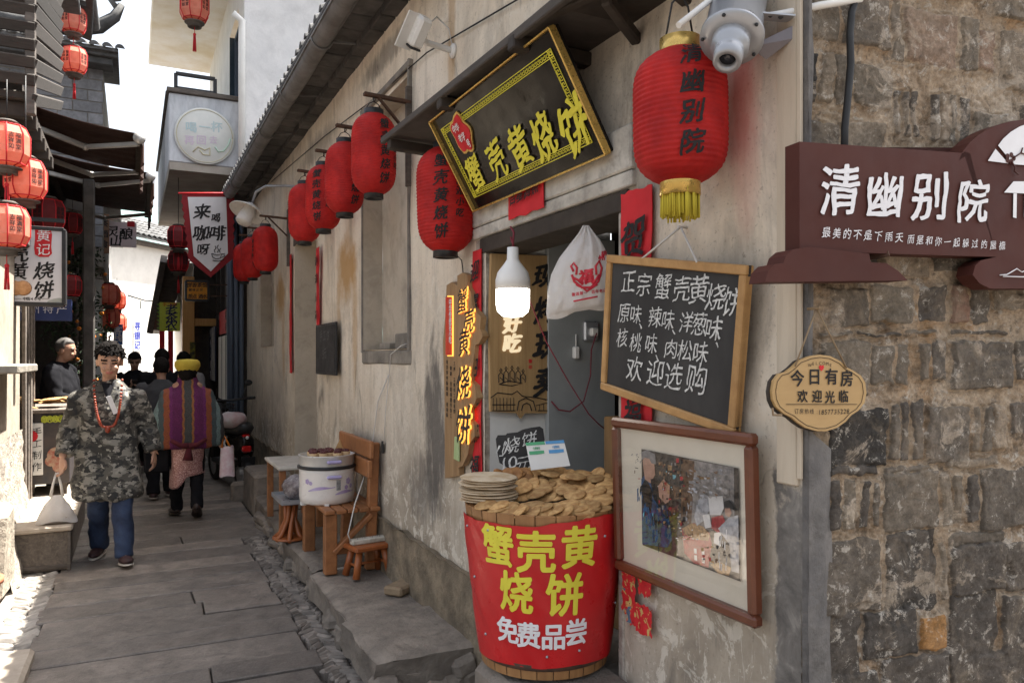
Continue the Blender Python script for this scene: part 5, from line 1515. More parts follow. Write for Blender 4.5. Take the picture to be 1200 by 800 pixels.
# ---- biscuits heaped in the tub, every one an object
def disc(rad, th, seed, seg=22, rough=.045):
    b = MB(); vs_ = []
    rings = [(0, th * .5), (.45, th * .52), (.8, th * .44), (.96, th * .2), (1, 0), (.96, -th * .2), (.8, -th * .42), (.45, -th * .5), (0, -th * .5)]
    prof = []
    for (r_, z) in rings: prof.append((max(r_ * rad, 1e-5), z))
    b.lathe(prof, seg=seg, cap=False)
    b.warp(lambda p: V3((p.x * (1 + rough * noise.noise(V3((p.x / rad * 1.3, p.y / rad * 1.3, seed)))), p.y * (1 + rough * noise.noise(V3((p.x / rad * 1.3, p.y / rad * 1.3, seed + 9)))), p.z + th * .3 * noise.noise(V3((p.x / rad * 1.2, p.y / rad * 1.2, seed + 4))))))
    return b
bis = [disc(.04, .0105, s_ * 3.1).mesh('biscuit', m_biscuit) for s_ in range(5)]
random.seed(77)
def put(name, me, loc, tilt_dir, tilt, label, cat, group, spin=None):
    o = bpy.data.objects.new(name, me); col.objects.link(o)
    q = V3((0, 0, 1)).rotation_difference((V3((0, 0, 1)) * math.cos(tilt) + tilt_dir * math.sin(tilt)).normalized())
    o.rotation_mode = 'QUATERNION'
    from mathutils import Quaternion
    o.rotation_quaternion = q @ Quaternion((0, 0, 1), random.random() * 6.28 if spin is None else spin)
    o.location = loc
    return tag(o, label, cat, group)
BL = 'round golden sesame biscuit in the heap that fills the wooden tub'
def tubp(a, b_, h): return TC + RT * a + D * b_ + V3((0, 0, TT + h))
cnt = 0
# shingled rows across the tub, from the back to the front rim
for (bb, a0, a1, h, tl) in ((.215, -.1, .17, .052, .75), (.17, -.12, .21, .055, .7), (.125, -.1, .235, .05, .62), (.08, -.09, .25, .043, .55), (.035, -.08, .1, .03, .5), (.0, -.07, .06, .016, .35),
                            (.035, .1, .262, .036, .5), (-.02, .08, .265, .032, .55), (-.075, .1, .255, .024, .45), (-.13, .12, .235, .016, .35), (-.19, -.16, .17, .002, .3), (-.22, -.13, .14, .0, .55), (-.165, -.2, -.02, .004, .25), (-.16, .04, .2, .006, .3)):
    a = a0
    while a <= a1:
        p = tubp(a + random.uniform(-.008, .008), bb + random.uniform(-.015, .015), h + random.uniform(-.004, .012))
        r2 = (p - TC); r2.z = 0
        if r2.length < .262:
            lean = (RT * random.uniform(-1, -.1) - D * random.uniform(.3, 1.0)).normalized()
            put('biscuit', bis[cnt % 5], p, lean, tl * random.uniform(.55, 1.25), BL, 'biscuit', 'biscuits heaped in the tub'); cnt += 1
        a += random.uniform(.03, .044)
# a few lie flat on the top of the heap
for (a, b_, h) in ((.03, .12, .078), (.1, .07, .075), (.12, .05, .076), (.15, .16, .075), (.19, .08, .066), (-.02, .17, .08), (.06, .2, .078), (.22, -.02, .055), (.18, -.06, .045)):
    put('biscuit', bis[cnt % 5], tubp(a, b_, h), (RT * random.uniform(-1, 1) - D).normalized(), random.uniform(.08, .3), BL, 'biscuit', 'biscuits heaped in the tub'); cnt += 1
# browner biscuits behind the flatbreads
m_brown = M('dark_baked_biscuit', (.34, .17, .055), (.2, .085, .025), 22, .65, .5, 60, obr=.2)
bb_me = disc(.045, .013, 41).mesh('biscuit', m_brown)
for i in range(9):
    put('biscuit', bb_me, tubp(-.2 + i * .016 + random.uniform(-.01, .01), .1 + random.uniform(-.02, .05), .05 + random.uniform(-.01, .02)), (RT * random.uniform(-1, 1) - D * .6).normalized(), random.uniform(.3, 1.0), 'darker brown baked biscuit tucked behind the stack of pale flatbreads', 'biscuit', 'dark biscuits behind the flatbreads')
# flatbreads
fb = [disc(.103, .009, 60 + s_ * 2.3, 30, .05).mesh('flatbread', m_bread) for s_ in range(4)]
for i in range(9):
    put('flatbread', fb[i % 4], tubp(-.2 + random.uniform(-.006, .006), -.035 + random.uniform(-.006, .006), .012 + i * .0098), (RT * random.uniform(-1, 1) + D * random.uniform(-1, 1)).normalized(), random.uniform(.0, .035),
        'pale floured flatbread on top of the stack at the tub rim' if i == 8 else 'wide pale flatbread inside the stack at the tub rim', 'flatbread', 'stack of flatbreads')

# ================================================================ BENCH, STEAMER, STOOLS ON THE STEP
SZT = .2
bn = thing('wooden_bench', 'short orange brown timber bench with slatted back carrying the white steamer', 'bench', (1.3, 5.25, SZT))
# bench long side along the wall: y from 4.95 to 5.85, seat x 1.08..1.42
by0, by1, bx0, bx1, sh = 4.97, 5.72, 1.12, 1.45, .42
bt = bx1
b_top = SZT + sh
for (x, y_) in ((bx0 + .035, by0 + .04), (bx0 + .035, by1 - .04)):
    b = MB(); b.bx((x - .04, y_ - .035, SZT), (x + .04, y_ + .035, b_top - .03), 0, .006); b.build('leg', m_bench, bn)
for y_ in (by0 + .04, by1 - .04):
    b = MB(); b.bar((bx1 - .03, y_, SZT), (bx1 + .0, y_, b_top + .42), .065, .055, 0, .006, up=(0, 1, 0)); b.build('leg', m_bench, bn)
for k in range(5):
    b = MB(); x = bx0 - .01 + k * .075; b.bx((x, by0 - .02, b_top - .028), (x + .066, by1 + .02, b_top + random.uniform(-.002, .002)), 0, .006); b.build('seat_slat', m_bench, bn)
for k in range(2):
    b = MB(); z = b_top + .2 + k * .125; b.bar((bx1 - .055 + .012 * k, by0 - .06, z + .055), (bx1 - .055 + .012 * k, by1 + .03, z + .055), .03, .115, 0, .007); b.build('back_slat', m_bench, bn)
b = MB(); b.bar((bx0 + .05, by0 + .012, SZT + .14), (bx1 - .03, by0 + .012, b_top - .05), .03, .055, 0, .004, up=(0, 1, 0)); b.build('diagonal_brace', m_bench, bn)
b = MB(); b.bx((bx0 + .075, by0 + .03, SZT + .12), (bx1 - .06, by0 + .06, SZT + .17), 0, .004); b.build('stretcher', m_bench, bn)
# steamer (electric cooker)
cpos = V3((1.2, 5.3, b_top))
ck = thing('electric_steamer', 'white electric steamer pot with purple flowers standing on the bench', 'steamer', cpos)
CR, CH = .185, .235
b = MB(); b.lathe([(CR * .86, .0), (CR * .96, .012), (CR * 1.0, .05), (CR * 1.0, CH - .02), (CR * 1.02, CH), (CR * .95, CH)], seg=44); b.build('body', M('cream_enamel', (.72, .68, .64), (.66, .62, .58), 4, .3, .02), ck, local=True)
b = MB(); b.lathe([(CR * 1.0, CH), (CR * 1.07, CH + .004), (CR * 1.07, CH + .018), (CR * 1.0, CH + .022)], seg=44); b.build('rim', m_black, ck, local=True)
b = MB(); b.lathe([(CR * .98, CH + .022), (CR * 1.0, CH + .03), (CR * 1.0, CH + .085), (CR * 1.04, CH + .092), (CR * .96, CH + .094), (CR * .93, CH + .05), (0, CH + .048)], seg=44, cap=False); b.build('steam_tray', M('pale_aluminium_tray', (.66, .64, .6), (.55, .53, .5), 9, .35, .03, metal=.3), ck, local=True)
ca_ = math.atan2(-.97, -.22)
m_lilac = M('lilac_plastic', (.42, .38, .6), (.36, .32, .54), 6, .35, 0)
for z in (CH - .045, CH + .055):
    for k in range(1):
        b = MB(); a = ca_ + .25; p = V3((math.cos(a), math.sin(a), 0)) * (CR + .012) + V3((0, 0, z))
        b.box(p, (.03, .1, .022), Matrix.Rotation(a, 3, 'Z'), 0, .008); b.build('handle', m_lilac, ck, local=True)
b = MB()
def cyl(a, z, o=.0015): return V3((math.cos(a) * (CR + o), math.sin(a) * (CR + o), z))
def flower(a, z, s):
    for k in range(5):
        t = 2 * math.pi * k / 5; b.lathe([(1e-4, 0), (.011 * s, .0)], cyl(a + .07 * s * math.cos(t), z + .013 * s * math.sin(t)), 8, M=V3((math.cos(a), math.sin(a), 0)).to_track_quat('Z', 'Y').to_matrix())
flower(ca_ - .75, .16, .8); flower(ca_ - .6, .15, .6); flower(ca_ + .85, .155, 1); flower(ca_ + .75, .115, .7); flower(ca_ + 1.0, .12, .7)
for (a0, a1, z) in ((ca_ - .7, ca_ + .3, .095), (ca_ + .3, ca_ + 1.15, .07)):
    b.grid(lambda u, v: cyl(a0 + (a1 - a0) * u, z + .025 * u * (1 if z > .08 else .5) + (.006 + .016 * math.sin(math.pi * min(1, u * 1.2))) * v), 14, 1)
b.build('flower_print', M('purple_print', (.3, .2, .42), (.45, .38, .55), 12, .4, 0), ck, local=True)
b = MB(); b.grid(lambda u, v: cyl(ca_ + .34 + .17 * u, .1 + .07 * v, .002), 4, 1); b.build('control_panel', M('dark_panel_print', (.16, .16, .17), (.5, .5, .5), 30, .4, 0), ck, local=True)
for k in range(3):
    a = ca_ + (k - 1) * 1.4; b = MB(); b.box(V3((math.cos(a), math.sin(a), 0)) * CR * .85 + V3((0, 0, .0)), (.04, .03, .03), Matrix.Rotation(a, 3, 'Z'), 0, .004); b.build('foot', m_whitepl, ck, local=True)
# dark red glazed sausages in pale shells on the steamer
sa_me = None
random.seed(19)
for i in range(15):
    a = i * 2.4; rr = .035 * math.sqrt(i)
    p = cpos + V3((math.cos(a) * rr, math.sin(a) * rr, CH + .05))
    t = thing('rice_cup', 'small pale dough cup topped with dark red fruit in the steamer tray', 'snack', p, random.random() * 6, 'snacks in the steamer')
    if sa_me is None:
        b = MB(); b.lathe([(.024, 0), (.031, .055), (.029, .056), (.0, .05)], seg=14, cap=True); c_me = b.mesh('cup', M('pale_dough', (.62, .45, .26), (.5, .33, .17), 20, .7, .2))
        b = MB()
        for k in range(9): b.ball((.019 * math.cos(k * 2.4) * math.sqrt(k / 8), .019 * math.sin(k * 2.4) * math.sqrt(k / 8), .058 + .008 * random.random()), .0115, 0, 8)
        sa_me = b.mesh('topping', M('dark_red_dates', (.1, .012, .014), (.05, .008, .01), 30, .3, .2))
    for nm, me in (('cup', c_me), ('topping', sa_me)):
        o = bpy.data.objects.new(nm, me); col.objects.link(o); o.parent = t
b = MB()
pt = cpos + V3((.09, .06, CH + .05)); b.add([pt + V3((-.05, .0, 0)), pt + V3((.05, -.03, 0)), pt + V3((.01, -.01, .13)), pt + V3((-.045, .008, 0)), pt + V3((.055, -.022, 0)), pt + V3((.015, -.002, .13))], [(0, 1, 2), (5, 4, 3), (0, 3, 4, 1), (1, 4, 5, 2), (2, 5, 3, 0)])
tag(b.build('wood_paddle', m_pine), 'pale pointed wooden paddle stuck upright among the steamer snacks', 'paddle')
# small stool with power strip
sx, sy = onZ(431, 672, SZT).x, onZ(431, 672, SZT).y
stl = thing('small_stool', 'little glossy orange wooden stool carrying a white power strip', 'stool', (sx, sy, SZT), R(12))
b = MB(); b.box((0, 0, .185), (.26, .2, .032), None, 0, .008); b.build('seat', m_stool, stl, local=True)
for (x, y_) in ((-.085, -.05), (.085, -.05), (-.085, .05), (.085, .05)):
    b = MB(); b.tube([(x * 1.42, y_ * 1.5, 0), (x, y_, .175)], [.023, .022], 0, 10); b.build('leg', m_stool, stl, local=True)
for (p, q_) in (((-.1, -.06), (-.1, .06)), ((.1, -.06), (.1, .06)), ((-.1, 0), (.1, 0))):
    b = MB(); b.tube([(p[0], p[1], .075), (q_[0], q_[1], .075)], .009, 0, 8); b.build('stretcher', m_stool, stl, local=True)
ps = thing('power_strip', 'grimy white power strip lying on the little orange stool', 'power strip', (sx + .005, sy + .005, SZT + .2), R(8))
b = MB(); b.box((0, 0, .018), (.24, .06, .036), None, 0, .008); b.build('case', M('grimy_white_plastic', (.6, .57, .5), (.4, .37, .3), 18, .5, .1, dirt=.3), ps, local=True)
b = MB()
for k in range(4):
    for (dx, dy) in ((-.008, .008), (.008, .008), (0, -.008)): b.box((-.08 + k * .052 + dx, dy, .0365), (.004, .008, .001))
b.build('socket_slot', m_black, ps, local=True)
b = MB()
q0 = V3((sx - .115, sy - .01, SZT + .225))
b.tube([q0, q0 + V3((-.02, -.01, .05)), onX(416, 590, 1.3), onX(428, 555, 1.43), onX(437, 515, 1.47), onX(443, 470, 1.475), onX(455, 440, 1.475)], .0045, 0, 6)
tag(b.build('white_cable', m_cord), 'white cord running from the power strip up the plaster wall', 'cord')
b = MB()
b.tube([onX(450, 520, 1.47), onX(452, 480, 1.48), onX(456, 440, 1.48), onX(458, 415, 1.48), onX(470, 405, 1.46), onX(478, 402, 1.5)], .003, 0, 5)
b.bx(onX(449, 522, 1.48) - V3((.01, .01, .05)), onX(449, 522, 1.48) + V3((.008, .01, .03)), 1, .003)
tag(b.build('thin_wire', [m_cord, m_black]), 'thin wire with a small black switch dangling from the tall window sill', 'wire')
# loose brick
bp = onZ(470, 693, SZT)
b = MB(); b.box((bp.x, bp.y, SZT + .025), (.13, .19, .055), Matrix.Rotation(R(-52), 3, 'Z'), 0, .012); b.warp(lambda p: p + V3((.004 * nz(p, 20), .004 * nz(p, 20, 3), .003 * nz(p, 25, 5))))
tag(b.build('loose_brick', M('sandy_brick', (.3, .22, .14), (.22, .16, .1), 14, .9, .4, 40, dirt=.2)), 'loose sandy brown brick lying on the stone step', 'brick')
# low table with white top behind the bench, tray of parcels, root wood stand
tp = onZ(336, 535, .75)
tb = thing('low_table', 'small dark stand with a worn white board top beyond the bench', 'table', (1.25, 6.75, SZT))
b = MB(); b.bx((1.06, 6.4, .69), (1.45, 7.15, .72), 0, .008); b.build('tabletop', M('worn_white_board', (.55, .52, .47), (.4, .37, .32), 5, .7, .2, 30, dirt=.3), tb)
for (x, y_) in ((1.1, 6.46), (1.4, 6.46), (1.1, 7.08), (1.4, 7.08)):
    b = MB(); b.bx((x - .025, y_ - .025, SZT), (x + .025, y_ + .025, .69), 0, .004); b.build('leg', m_bench, tb)
tyy = thing('metal_tray', 'flat grey metal tray on the root wood stand beyond the bench', 'tray', (1.12, 6.1, .5))
b = MB(); b.bx((1.0, 5.9, .5), (1.3, 6.34, .515), 0, .004)
for (p, q_) in (((1.0, 5.9), (1.3, 5.9)), ((1.0, 6.34), (1.3, 6.34)), ((1.0, 5.9), (1.0, 6.34)), ((1.3, 5.9), (1.3, 6.34))): b.bar((p[0], p[1], .522), (q_[0], q_[1], .522), .012, .03)
b.build('tray', m_metal, tyy)
random.seed(23)
b = MB(); b.ball((1.17, 6.12, .6), (.13, .17, .1), 0, 20); b.warp(lambda p: p + V3((.02 * nz(p, 18), .02 * nz(p, 18, 4), .02 * nz(p, 18, 8))))
tag(b.build('parcel_bag', M('crumpled_dark_plastic', (.1, .08, .085), (.3, .27, .27), 17, .25, .6, 20, bdist=.02)), 'crumpled dark see through bag of goods on the metal tray', 'bag')
rw = thing('root_stand', 'gnarled orange root wood stand under the metal tray', 'stand', (1.1, 6.1, SZT))
b = MB()
for k in range(7):
    a = 2 * math.pi * k / 7
    b.tube([(1.1 + .13 * math.cos(a), 6.1 + .13 * math.sin(a), SZT + .01), (1.1 + .08 * math.cos(a), 6.1 + .08 * math.sin(a), SZT + .05), (1.1 + .035 * math.cos(a + .4), 6.1 + .035 * math.sin(a + .4), SZT + .16), (1.1 + .045 * math.cos(a + .8), 6.1 + .045 * math.sin(a + .8), SZT + .3)], [.016, .02, .017, .016], 0, 8)
b.ball((1.1, 6.1, SZT + .015), (.14, .14, .018), 0, 14)
b.build('root', m_stool, rw)

# small black slate on the wall
sp_ = thing('small_slate', 'small black slate with faint chalk writing hanging below a red strip', 'chalkboard', (1.46, 6.3, 1.6))
a_, c_ = onX(370, 381, 1.45), onX(393, 440, 1.45)
b = MB(); b.bx((1.45, c_.y, c_.z), (1.468, a_.y, a_.z), 0, .003); b.build('slate', m_black, sp_)
b = MB(); b.bx((1.447, c_.y + .02, c_.z + .02), (1.45, a_.y - .02, a_.z - .02)); b.build('slate_face', m_slate, sp_)
b = MB(); um, uh = -(a_.y + c_.y) / 2, abs(a_.y - c_.y)
write(b, [('手', um - .13, a_.z - .1, .1), ('工', um, a_.z - .1, .1), ('饼', um + .13, a_.z - .1, .1), ('5元', um, a_.z - .25, .1)], fplane((1.446, 0, 0), WU, WW, off=.001), bold=-.008, brush=.8)
b.build('lettering', M('faint_chalk', (.16, .16, .155), (.08, .08, .08), 60, .9, 0), sp_)

# white enamel lamp over the far lanterns
el = thing('wall_lamp', 'white enamel shade lamp on a curved pipe arm over the far lanterns', 'lamp', onX(292, 246, 1.15))
lc = onX(292, 246, 1.15); ld = V3((-.42, -.25, -.87)).normalized(); lq = ld.to_track_quat('Z', 'Y').to_matrix()
b = MB(); b.lathe([(.03, -.06), (.07, -.05), (.2, .035), (.205, .045), (.19, .042), (.06, -.03)], lc, 36, M=lq, cap=False); b.build('shade', m_lamp, el)
b = MB(); b.lathe([(.0, -.07), (.055, -.065), (.06, -.03), (.075, .03), (.085, .16), (.07, .18), (0, .182)], lc, 28, M=lq); b.build('glass_cover', m_lamp, el)
b = MB(); b.tube([lc - ld * .06, onX(300, 225, 1.2), onX(312, 218, 1.3), onX(335, 218, 1.42), onX(352, 219, 1.5)], .014, 0, 8); b.build('pipe_arm', m_metal, el)

# wires along the wall under the eave
b = MB(); b.tube([onX(640, -20, 1.485), onX(500, 62, 1.485), onX(440, 115, 1.485), onX(380, 160, 1.485), onX(318, 213, 1.485)], .004, 0, 5)
b2 = tag(b.build('eave_wire', m_wire), 'thin dark wire stretched along the plaster wall under the eave', 'wire')

# ================================================================ ON THE STONE WALL
wb = thing('guesthouse_sign', 'large red brown cut out signboard with white brush characters on the stone wall', 'sign', C0 + SE * .2 + SN * .1 + SZ * 2.0)
SO_ = C0 + SN * .075
def gs(px, py): 
    p = onP(px, py, SO_, SN) - SO_; return p.dot(SE), p.z
gp = lambda pts: [gs(*p) for p in pts]
b = MB()
arc = []
cxp, cyp = 1203, 232
outer = [(937, 166), (1137, 180)]
for k in range(10):
    a = R(196 + k * 10); outer.append((1206 + 86 * math.cos(a), 206 + 66 * math.sin(a)))
outer += [(1260, 146), (1320, 190), (1340, 308), (1320, 338), (1160, 338), (1148, 332), (1140, 322), (1143, 311), (1150, 305), (1168, 301), (937, 294)]
b.prism(gp(outer), SO_, SE, SZ, SN, .05, 0)
b.build('board', m_sign, wb)
b = MB()
b.prism(gp([(893, 331), (896, 318), (904, 310), (914, 309), (917, 300), (925, 293), (944, 290), (1014, 298), (1016, 308), (1034, 309), (1048, 318), (1059, 329)]), SO_ + SN * .012, SE, SZ, SN, .06, 0)
b.build('cloud_base', m_sign, wb)
b = MB(); b.bar(C0 + SE * gs(1025, 303)[0] + SZ * gs(1025, 303)[1] - SN * .0 , SO_ + SE * gs(1042, 297)[0] + SZ * gs(1042, 297)[1], .012, .012); b.build('fixing_strut', m_rust, wb)
b = MB(); fg = fplane(SO_, SE, SZ, off=.004)
write(b, pxitems([('清', 983, 223, .127), ('幽', 1036, 229, .125), ('别', 1089, 230, .13), ('院', 1139, 235, .118)], SO_, SE, SZ), fg, bold=.017, brush=.75)
s1 = '最美的不是下雨天'; s2 = '而是和你一起躲过的屋檐'
write(b, pxitems([(c, 967 + i * 12.2, 272.5 + i * .85, .027) for i, c in enumerate(s1)] + [(c, 1066 + i * 10.7, 280.5 + i * .75, .025) for i, c in enumerate(s2)], SO_, SE, SZ), fg, bold=.004, brush=1.0)
b.build('lettering', m_whitep, wb)
b = MB()
def flat(pts, m=0, o=.004):
    uv = gp(pts); b.add([SO_ + SE * u + SZ * z + SN * o for u, z in uv], [tuple(range(len(uv)))], m)
flat([(1156, 189), (1165, 175), (1180, 192)])
flat([(1168, 171), (1174, 163), (1183, 155), (1193, 149), (1204, 145), (1220, 142), (1245, 142), (1250, 198), (1186, 193)])
flat([(1175, 226), (1186, 213), (1260, 213), (1260, 230)])
for x in (1186, 1199, 1214): flat([(x, 227), (x + 4, 227), (x + 3.5, 256), (x - .5, 255)])
for pts in ([(1170, 322.5), (1178, 322), (1185, 318), (1190, 315), (1196, 319), (1202, 316), (1210, 320)], [(1174, 324), (1190, 324.5), (1215, 325)]):
    b.tube([SO_ + SE * u + SZ * z + SN * .004 for u, z in gp(pts)], .0016, 0, 4)
b.build('emblem', m_whitep, wb)
b = MB()
def tb_(pts, r_): b.tube([SO_ + SE * u + SZ * z + SN * .006 for u, z in gp(pts)], r_, 0, 5)
for k in range(5):
    a = 2 * math.pi * k / 5; b.lathe([(1e-4, .005), (.0075, .005)], SO_ + SE * gs(1182 + 4 * math.cos(a), 186 + 4 * math.sin(a))[0] + SZ * gs(1182 + 4 * math.cos(a), 186 + 4 * math.sin(a))[1], 10, M=SN.to_track_quat('Z', 'Y').to_matrix())
tb_([(1185, 186), (1194, 180), (1200, 182), (1215, 172)], .002); tb_([(1183, 190), (1187, 197), (1186, 201), (1191, 205)], .0022); tb_([(1194, 180), (1196, 174)], .0018)
b.build('plum_blossom', m_sign, wb)

wp = thing('welcome_plaque', 'yellow wooden welcome plaque hung by twine on the stone wall', 'plaque', C0 + SE * .1 + SN * .04 + SZ * 1.55)
PO = C0 + SN * .045
def gq(px, py):
    p = onP(px, py, PO, SN) - PO; return p.dot(SE), p.z
outl = [(905, 458), (907, 446), (913, 438), (921, 436), (929, 430), (937, 422), (950, 417), (961, 415.5), (973, 417), (985, 423), (992, 430), (1000, 434), (1009, 440), (1014, 448), (1015.5, 460), (1013, 472), (1006, 481), (998, 486), (991, 494), (981, 501), (968, 505), (958, 505), (944, 501), (935, 495), (928, 489), (918, 484), (910, 477), (906, 468)]
m_plq = wood_mat('honey_plywood', (.48, .31, .13), (.4, .25, .1), (2, 2, 8), .45, .03, .08)
b = MB(); b.prism([gq(*p) for p in outl], PO, SE, SZ, SN, .009); b.build('plate', m_plq, wp)
b = MB(); b.prism([gq(x - 2, y_ + 1) for x, y_ in outl], PO - SN * .0095, SE, SZ, SN, .008); b.build('backing', m_dark, wp)
b = MB()
inn = [gq(960 + (x - 960) * .93, 460 + (y_ - 460) * .93) for x, y_ in outl]
b.tube([PO + SE * u + SZ * z + SN * .001 for u, z in inn + inn[:1]], .0007, 0, 4)
fq = fplane(PO, SE, SZ, off=.0015)
write(b, pxitems([('今', 934, 443, .042), ('日', 954, 441, .042), ('有', 974, 441, .042), ('房', 992, 443, .042), ('欢', 940, 464, .032), ('迎', 957, 464, .032), ('光', 972, 465, .032), ('临', 988, 464, .032)], PO, SE, SZ), fq, bold=.02)
write(b, pxitems([(c, 933 + i * 6, 481.5 + i * .1, .0135) for i, c in enumerate('订房热线:')], PO, SE, SZ), fq, bold=.012)
write(b, pxitems([(c, 960 + i * 3.7, 482.5 - i * .12, .017) for i, c in enumerate('1857735228')], PO, SE, SZ), fq, bold=-.006, brush=.6)
write(b, pxitems([(c, 948.5 + i * 4.1, 427.5 - (1.6 if 0 < i < 6 else 0) - (.6 if 1 < i < 5 else 0), .0115) for i, c in enumerate('WELCOME')], PO, SE, SZ), fq, bold=0)
u0, z0_ = gq(921, 473.5); u1, z1_ = gq(1004, 473.5)
b.bar(PO + SE * u0 + SZ * z0_ + SN * .001, PO + SE * u1 + SZ * z1_ + SN * .001, .0015, .001)
b.build('lettering', m_ink, wp)
b = MB(); write(b, pxitems([('♥', 961.5, 431, .014)], PO, SE, SZ), fq, bold=.0); b.build('heart', m_redpaper, wp)
b = MB()
nu_ = gq(957, 361); npt = PO + SE * nu_[0] + SZ * nu_[1]
for e in ((931, 429), (991, 431)):
    g_ = gq(*e); b.tube([PO + SE * g_[0] + SZ * g_[1] + SN * .003, npt], .0022, 0, 5)
b.tube([npt - SN * .03, npt + SN * .012], .004, 0, 6)
b.tube([PO + SE * gq(905, 478)[0] + SZ * gq(905, 478)[1], PO + SE * gq(906, 486)[0] + SZ * gq(906, 486)[1], PO + SE * gq(916, 486)[0] + SZ * gq(916, 486)[1]], .003, 0, 5)
b.build('twine', M('jute_twine', (.3, .22, .13), (.22, .15, .09), 60, .9, .2), wp)
b = MB()
cpt = lambda px, py: (lambda p: p)(onP(px, py, C0 + SN * .03, SN))
b.tube([cpt(1012, -30), cpt(1004, -5), cpt(998, 15), cpt(996, 40), cpt(997, 75), cpt(994, 110), cpt(990, 150), cpt(989, 200)], .009, 0, 8)
tag(b.build('black_cable', m_wire), 'thick black cable hanging down the stone wall behind the brown sign', 'cable')
# ================================================================ LEFT SIDE OF THE ALLEY
# rough stone plinth and limewashed end wall of the first house
lh = thing('corner_house', 'sunlit limewashed house corner with rough plinth at the near end of the stalls', 'house', (-1.2, 7, 0))
b = MB()
b.bx((-3.2, 6.3, 0), (-.86, 7.75, 2.55), 0, .02)
b.bx((-3.2, 5.95, 0), (-.99, 6.32, 2.2), 0, .02)
b.warp(lambda p: p + V3((.02 * nz(p, 1.3), .02 * nz(p, 1.3, 4), 0)))
b.build('wall', M('warm_limewash', (.4, .35, .28), (.3, .25, .2), 3, .9, .4, 22, dirt=.35, bdist=.012), lh)
b = MB()
b.grid(lambda a, c: V3((-.86 + .05 * abs(nz((0, a * 9, c * 6), 1.2)) + .13 * (1 - c) ** 2, 6.2 + 1.56 * a, 1.0 * c)), 24, 18)
b.grid(lambda a, c: V3((-2.2 + 1.38 * a, 6.2 - .04 * abs(nz((a * 8, 0, c * 6), 1.1)), 1.0 * c)), 24, 18)
b.build('rough_plinth', M('coarse_roughcast', (.42, .37, .31), (.22, .19, .16), 12, .95, .9, 18, bdist=.03), lh)
b = MB(); b.bx((-1.5, 5.9, 1.5), (-.66, 7.0, 1.56), 0, .01); b.build('stone_shelf', m_cement, lh)
b = MB()
random.seed(41)
for k in range(6): b.bx((-.85 + .012 * (k % 2), 7.76 + k * .1, .15), (-.82 + .012 * (k % 2), 7.85 + k * .1, 2.5), 0, .004)
b.build('door_boards', m_oldh, lh)
b = MB(); b.bx((-3.2, 5.8, 2.5), (-.75, 7.9, 2.62), 0, .02); b.build('lintel_beam', m_old, lh)
# low stone and timber faced block (seat) in the gutter
b = MB(); b.bx((-1.3, 5.9, 0), (-.74, 6.42, .6), 0, .04); b.warp(lambda p: p + V3((.03 * nz(p, 5), .03 * nz(p, 5, 4), .02 * nz(p, 5, 8))))
tag(b.build('rough_stone', M('rough_beige_stone', (.4, .35, .28), (.22, .19, .15), 6, .9, .7, 18, bdist=.03)), 'tall rough beige stone at the near corner of the limewashed house', 'stone')
bk = thing('street_counter', 'low box counter of worn boards with a pale top in the sunlit gutter', 'counter', (-.6, 7.7, 0))
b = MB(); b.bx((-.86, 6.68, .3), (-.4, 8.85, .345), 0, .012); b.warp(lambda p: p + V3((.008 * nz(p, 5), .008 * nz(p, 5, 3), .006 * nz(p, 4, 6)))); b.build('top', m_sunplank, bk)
b = MB(); b.bx((-.84, 6.72, 0), (-.425, 8.8, .297), 0, .008); b.build('body', m_oldh, bk)
for (x, y_) in ((-.84, 6.7), (-.43, 6.7)):
    b = MB(); b.bx((x - .012, y_ - .01, 0), (x + .012, y_ + .02, .295), 0, .003); b.build('edge_post', m_old, bk)
b = MB(); b.bx((-.83, 6.706, .02), (-.44, 6.718, .05), 0, .003); b.build('kick_rail', m_old, bk)
# terracotta pot at the picture edge
pot = thing('flower_pot', 'terracotta flower pot with pale gravel at the bottom of the sunlit gutter', 'pot', (-.87, 5.72, .0))
b = MB(); b.lathe([(.0, 0), (.1, 0), (.135, .2), (.15, .205), (.15, .24), (.125, .24), (.12, .2), (0, .2)], seg=28); b.build('pot', m_clay, pot, local=True)
b = MB(); b.ball((0, 0, .2), (.11, .11, .05), 0, 12); b.warp(lambda p: p + V3((0, 0, .01 * nz(p, 40)))); b.build('filling', m_paper, pot, local=True)
b = MB(); b.bx((-1.25, 3.5, -.03), (-.48, 4.82, .06), 0, .02); b.warp(lambda p: p + V3((.02 * nz(p, 5), .02 * nz(p, 5, 4), .01 * nz(p, 5, 8))))
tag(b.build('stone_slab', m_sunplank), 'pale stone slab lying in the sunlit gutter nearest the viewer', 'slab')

# wooden slatted balcony above
wbal = thing('timber_balcony', 'weathered timber balcony of overlapping slats hanging over the lanterns', 'balcony', (-1.4, 6, 3.6))
random.seed(51)
b = MB()
for k in range(11):
    z = 3.42 + k * .115
    b.box((-1.5 - .0, 5.9 + random.uniform(-.01, .01), z), (1.86, .03, .075), Matrix.Rotation(.35, 3, 'X'), 0, .006)
b.build('front_slat', m_slat, wbal)
b = MB()
for k in range(14):
    z = 3.3 + k * .115
    b.bar((-.58, 5.9, z + random.uniform(-.01, .01)), (-.56, 7.75, z + .5 + random.uniform(-.015, .015)), .03, .085, 0, .006, up=(.3, 0, 1))
b.build('side_slat', m_slat, wbal)
b = MB(); b.bar((-.6, 5.93, 3.2), (-.6, 5.93, 5.0), .06, .06, 0, .005); b.bar((-1.6, 5.96, 3.2), (-1.6, 5.96, 5.0), .06, .06); b.build('post', m_old, wbal)
b = MB(); b.bx((-3.2, 5.95, 3.3), (-.62, 7.7, 3.36), 0, .01)
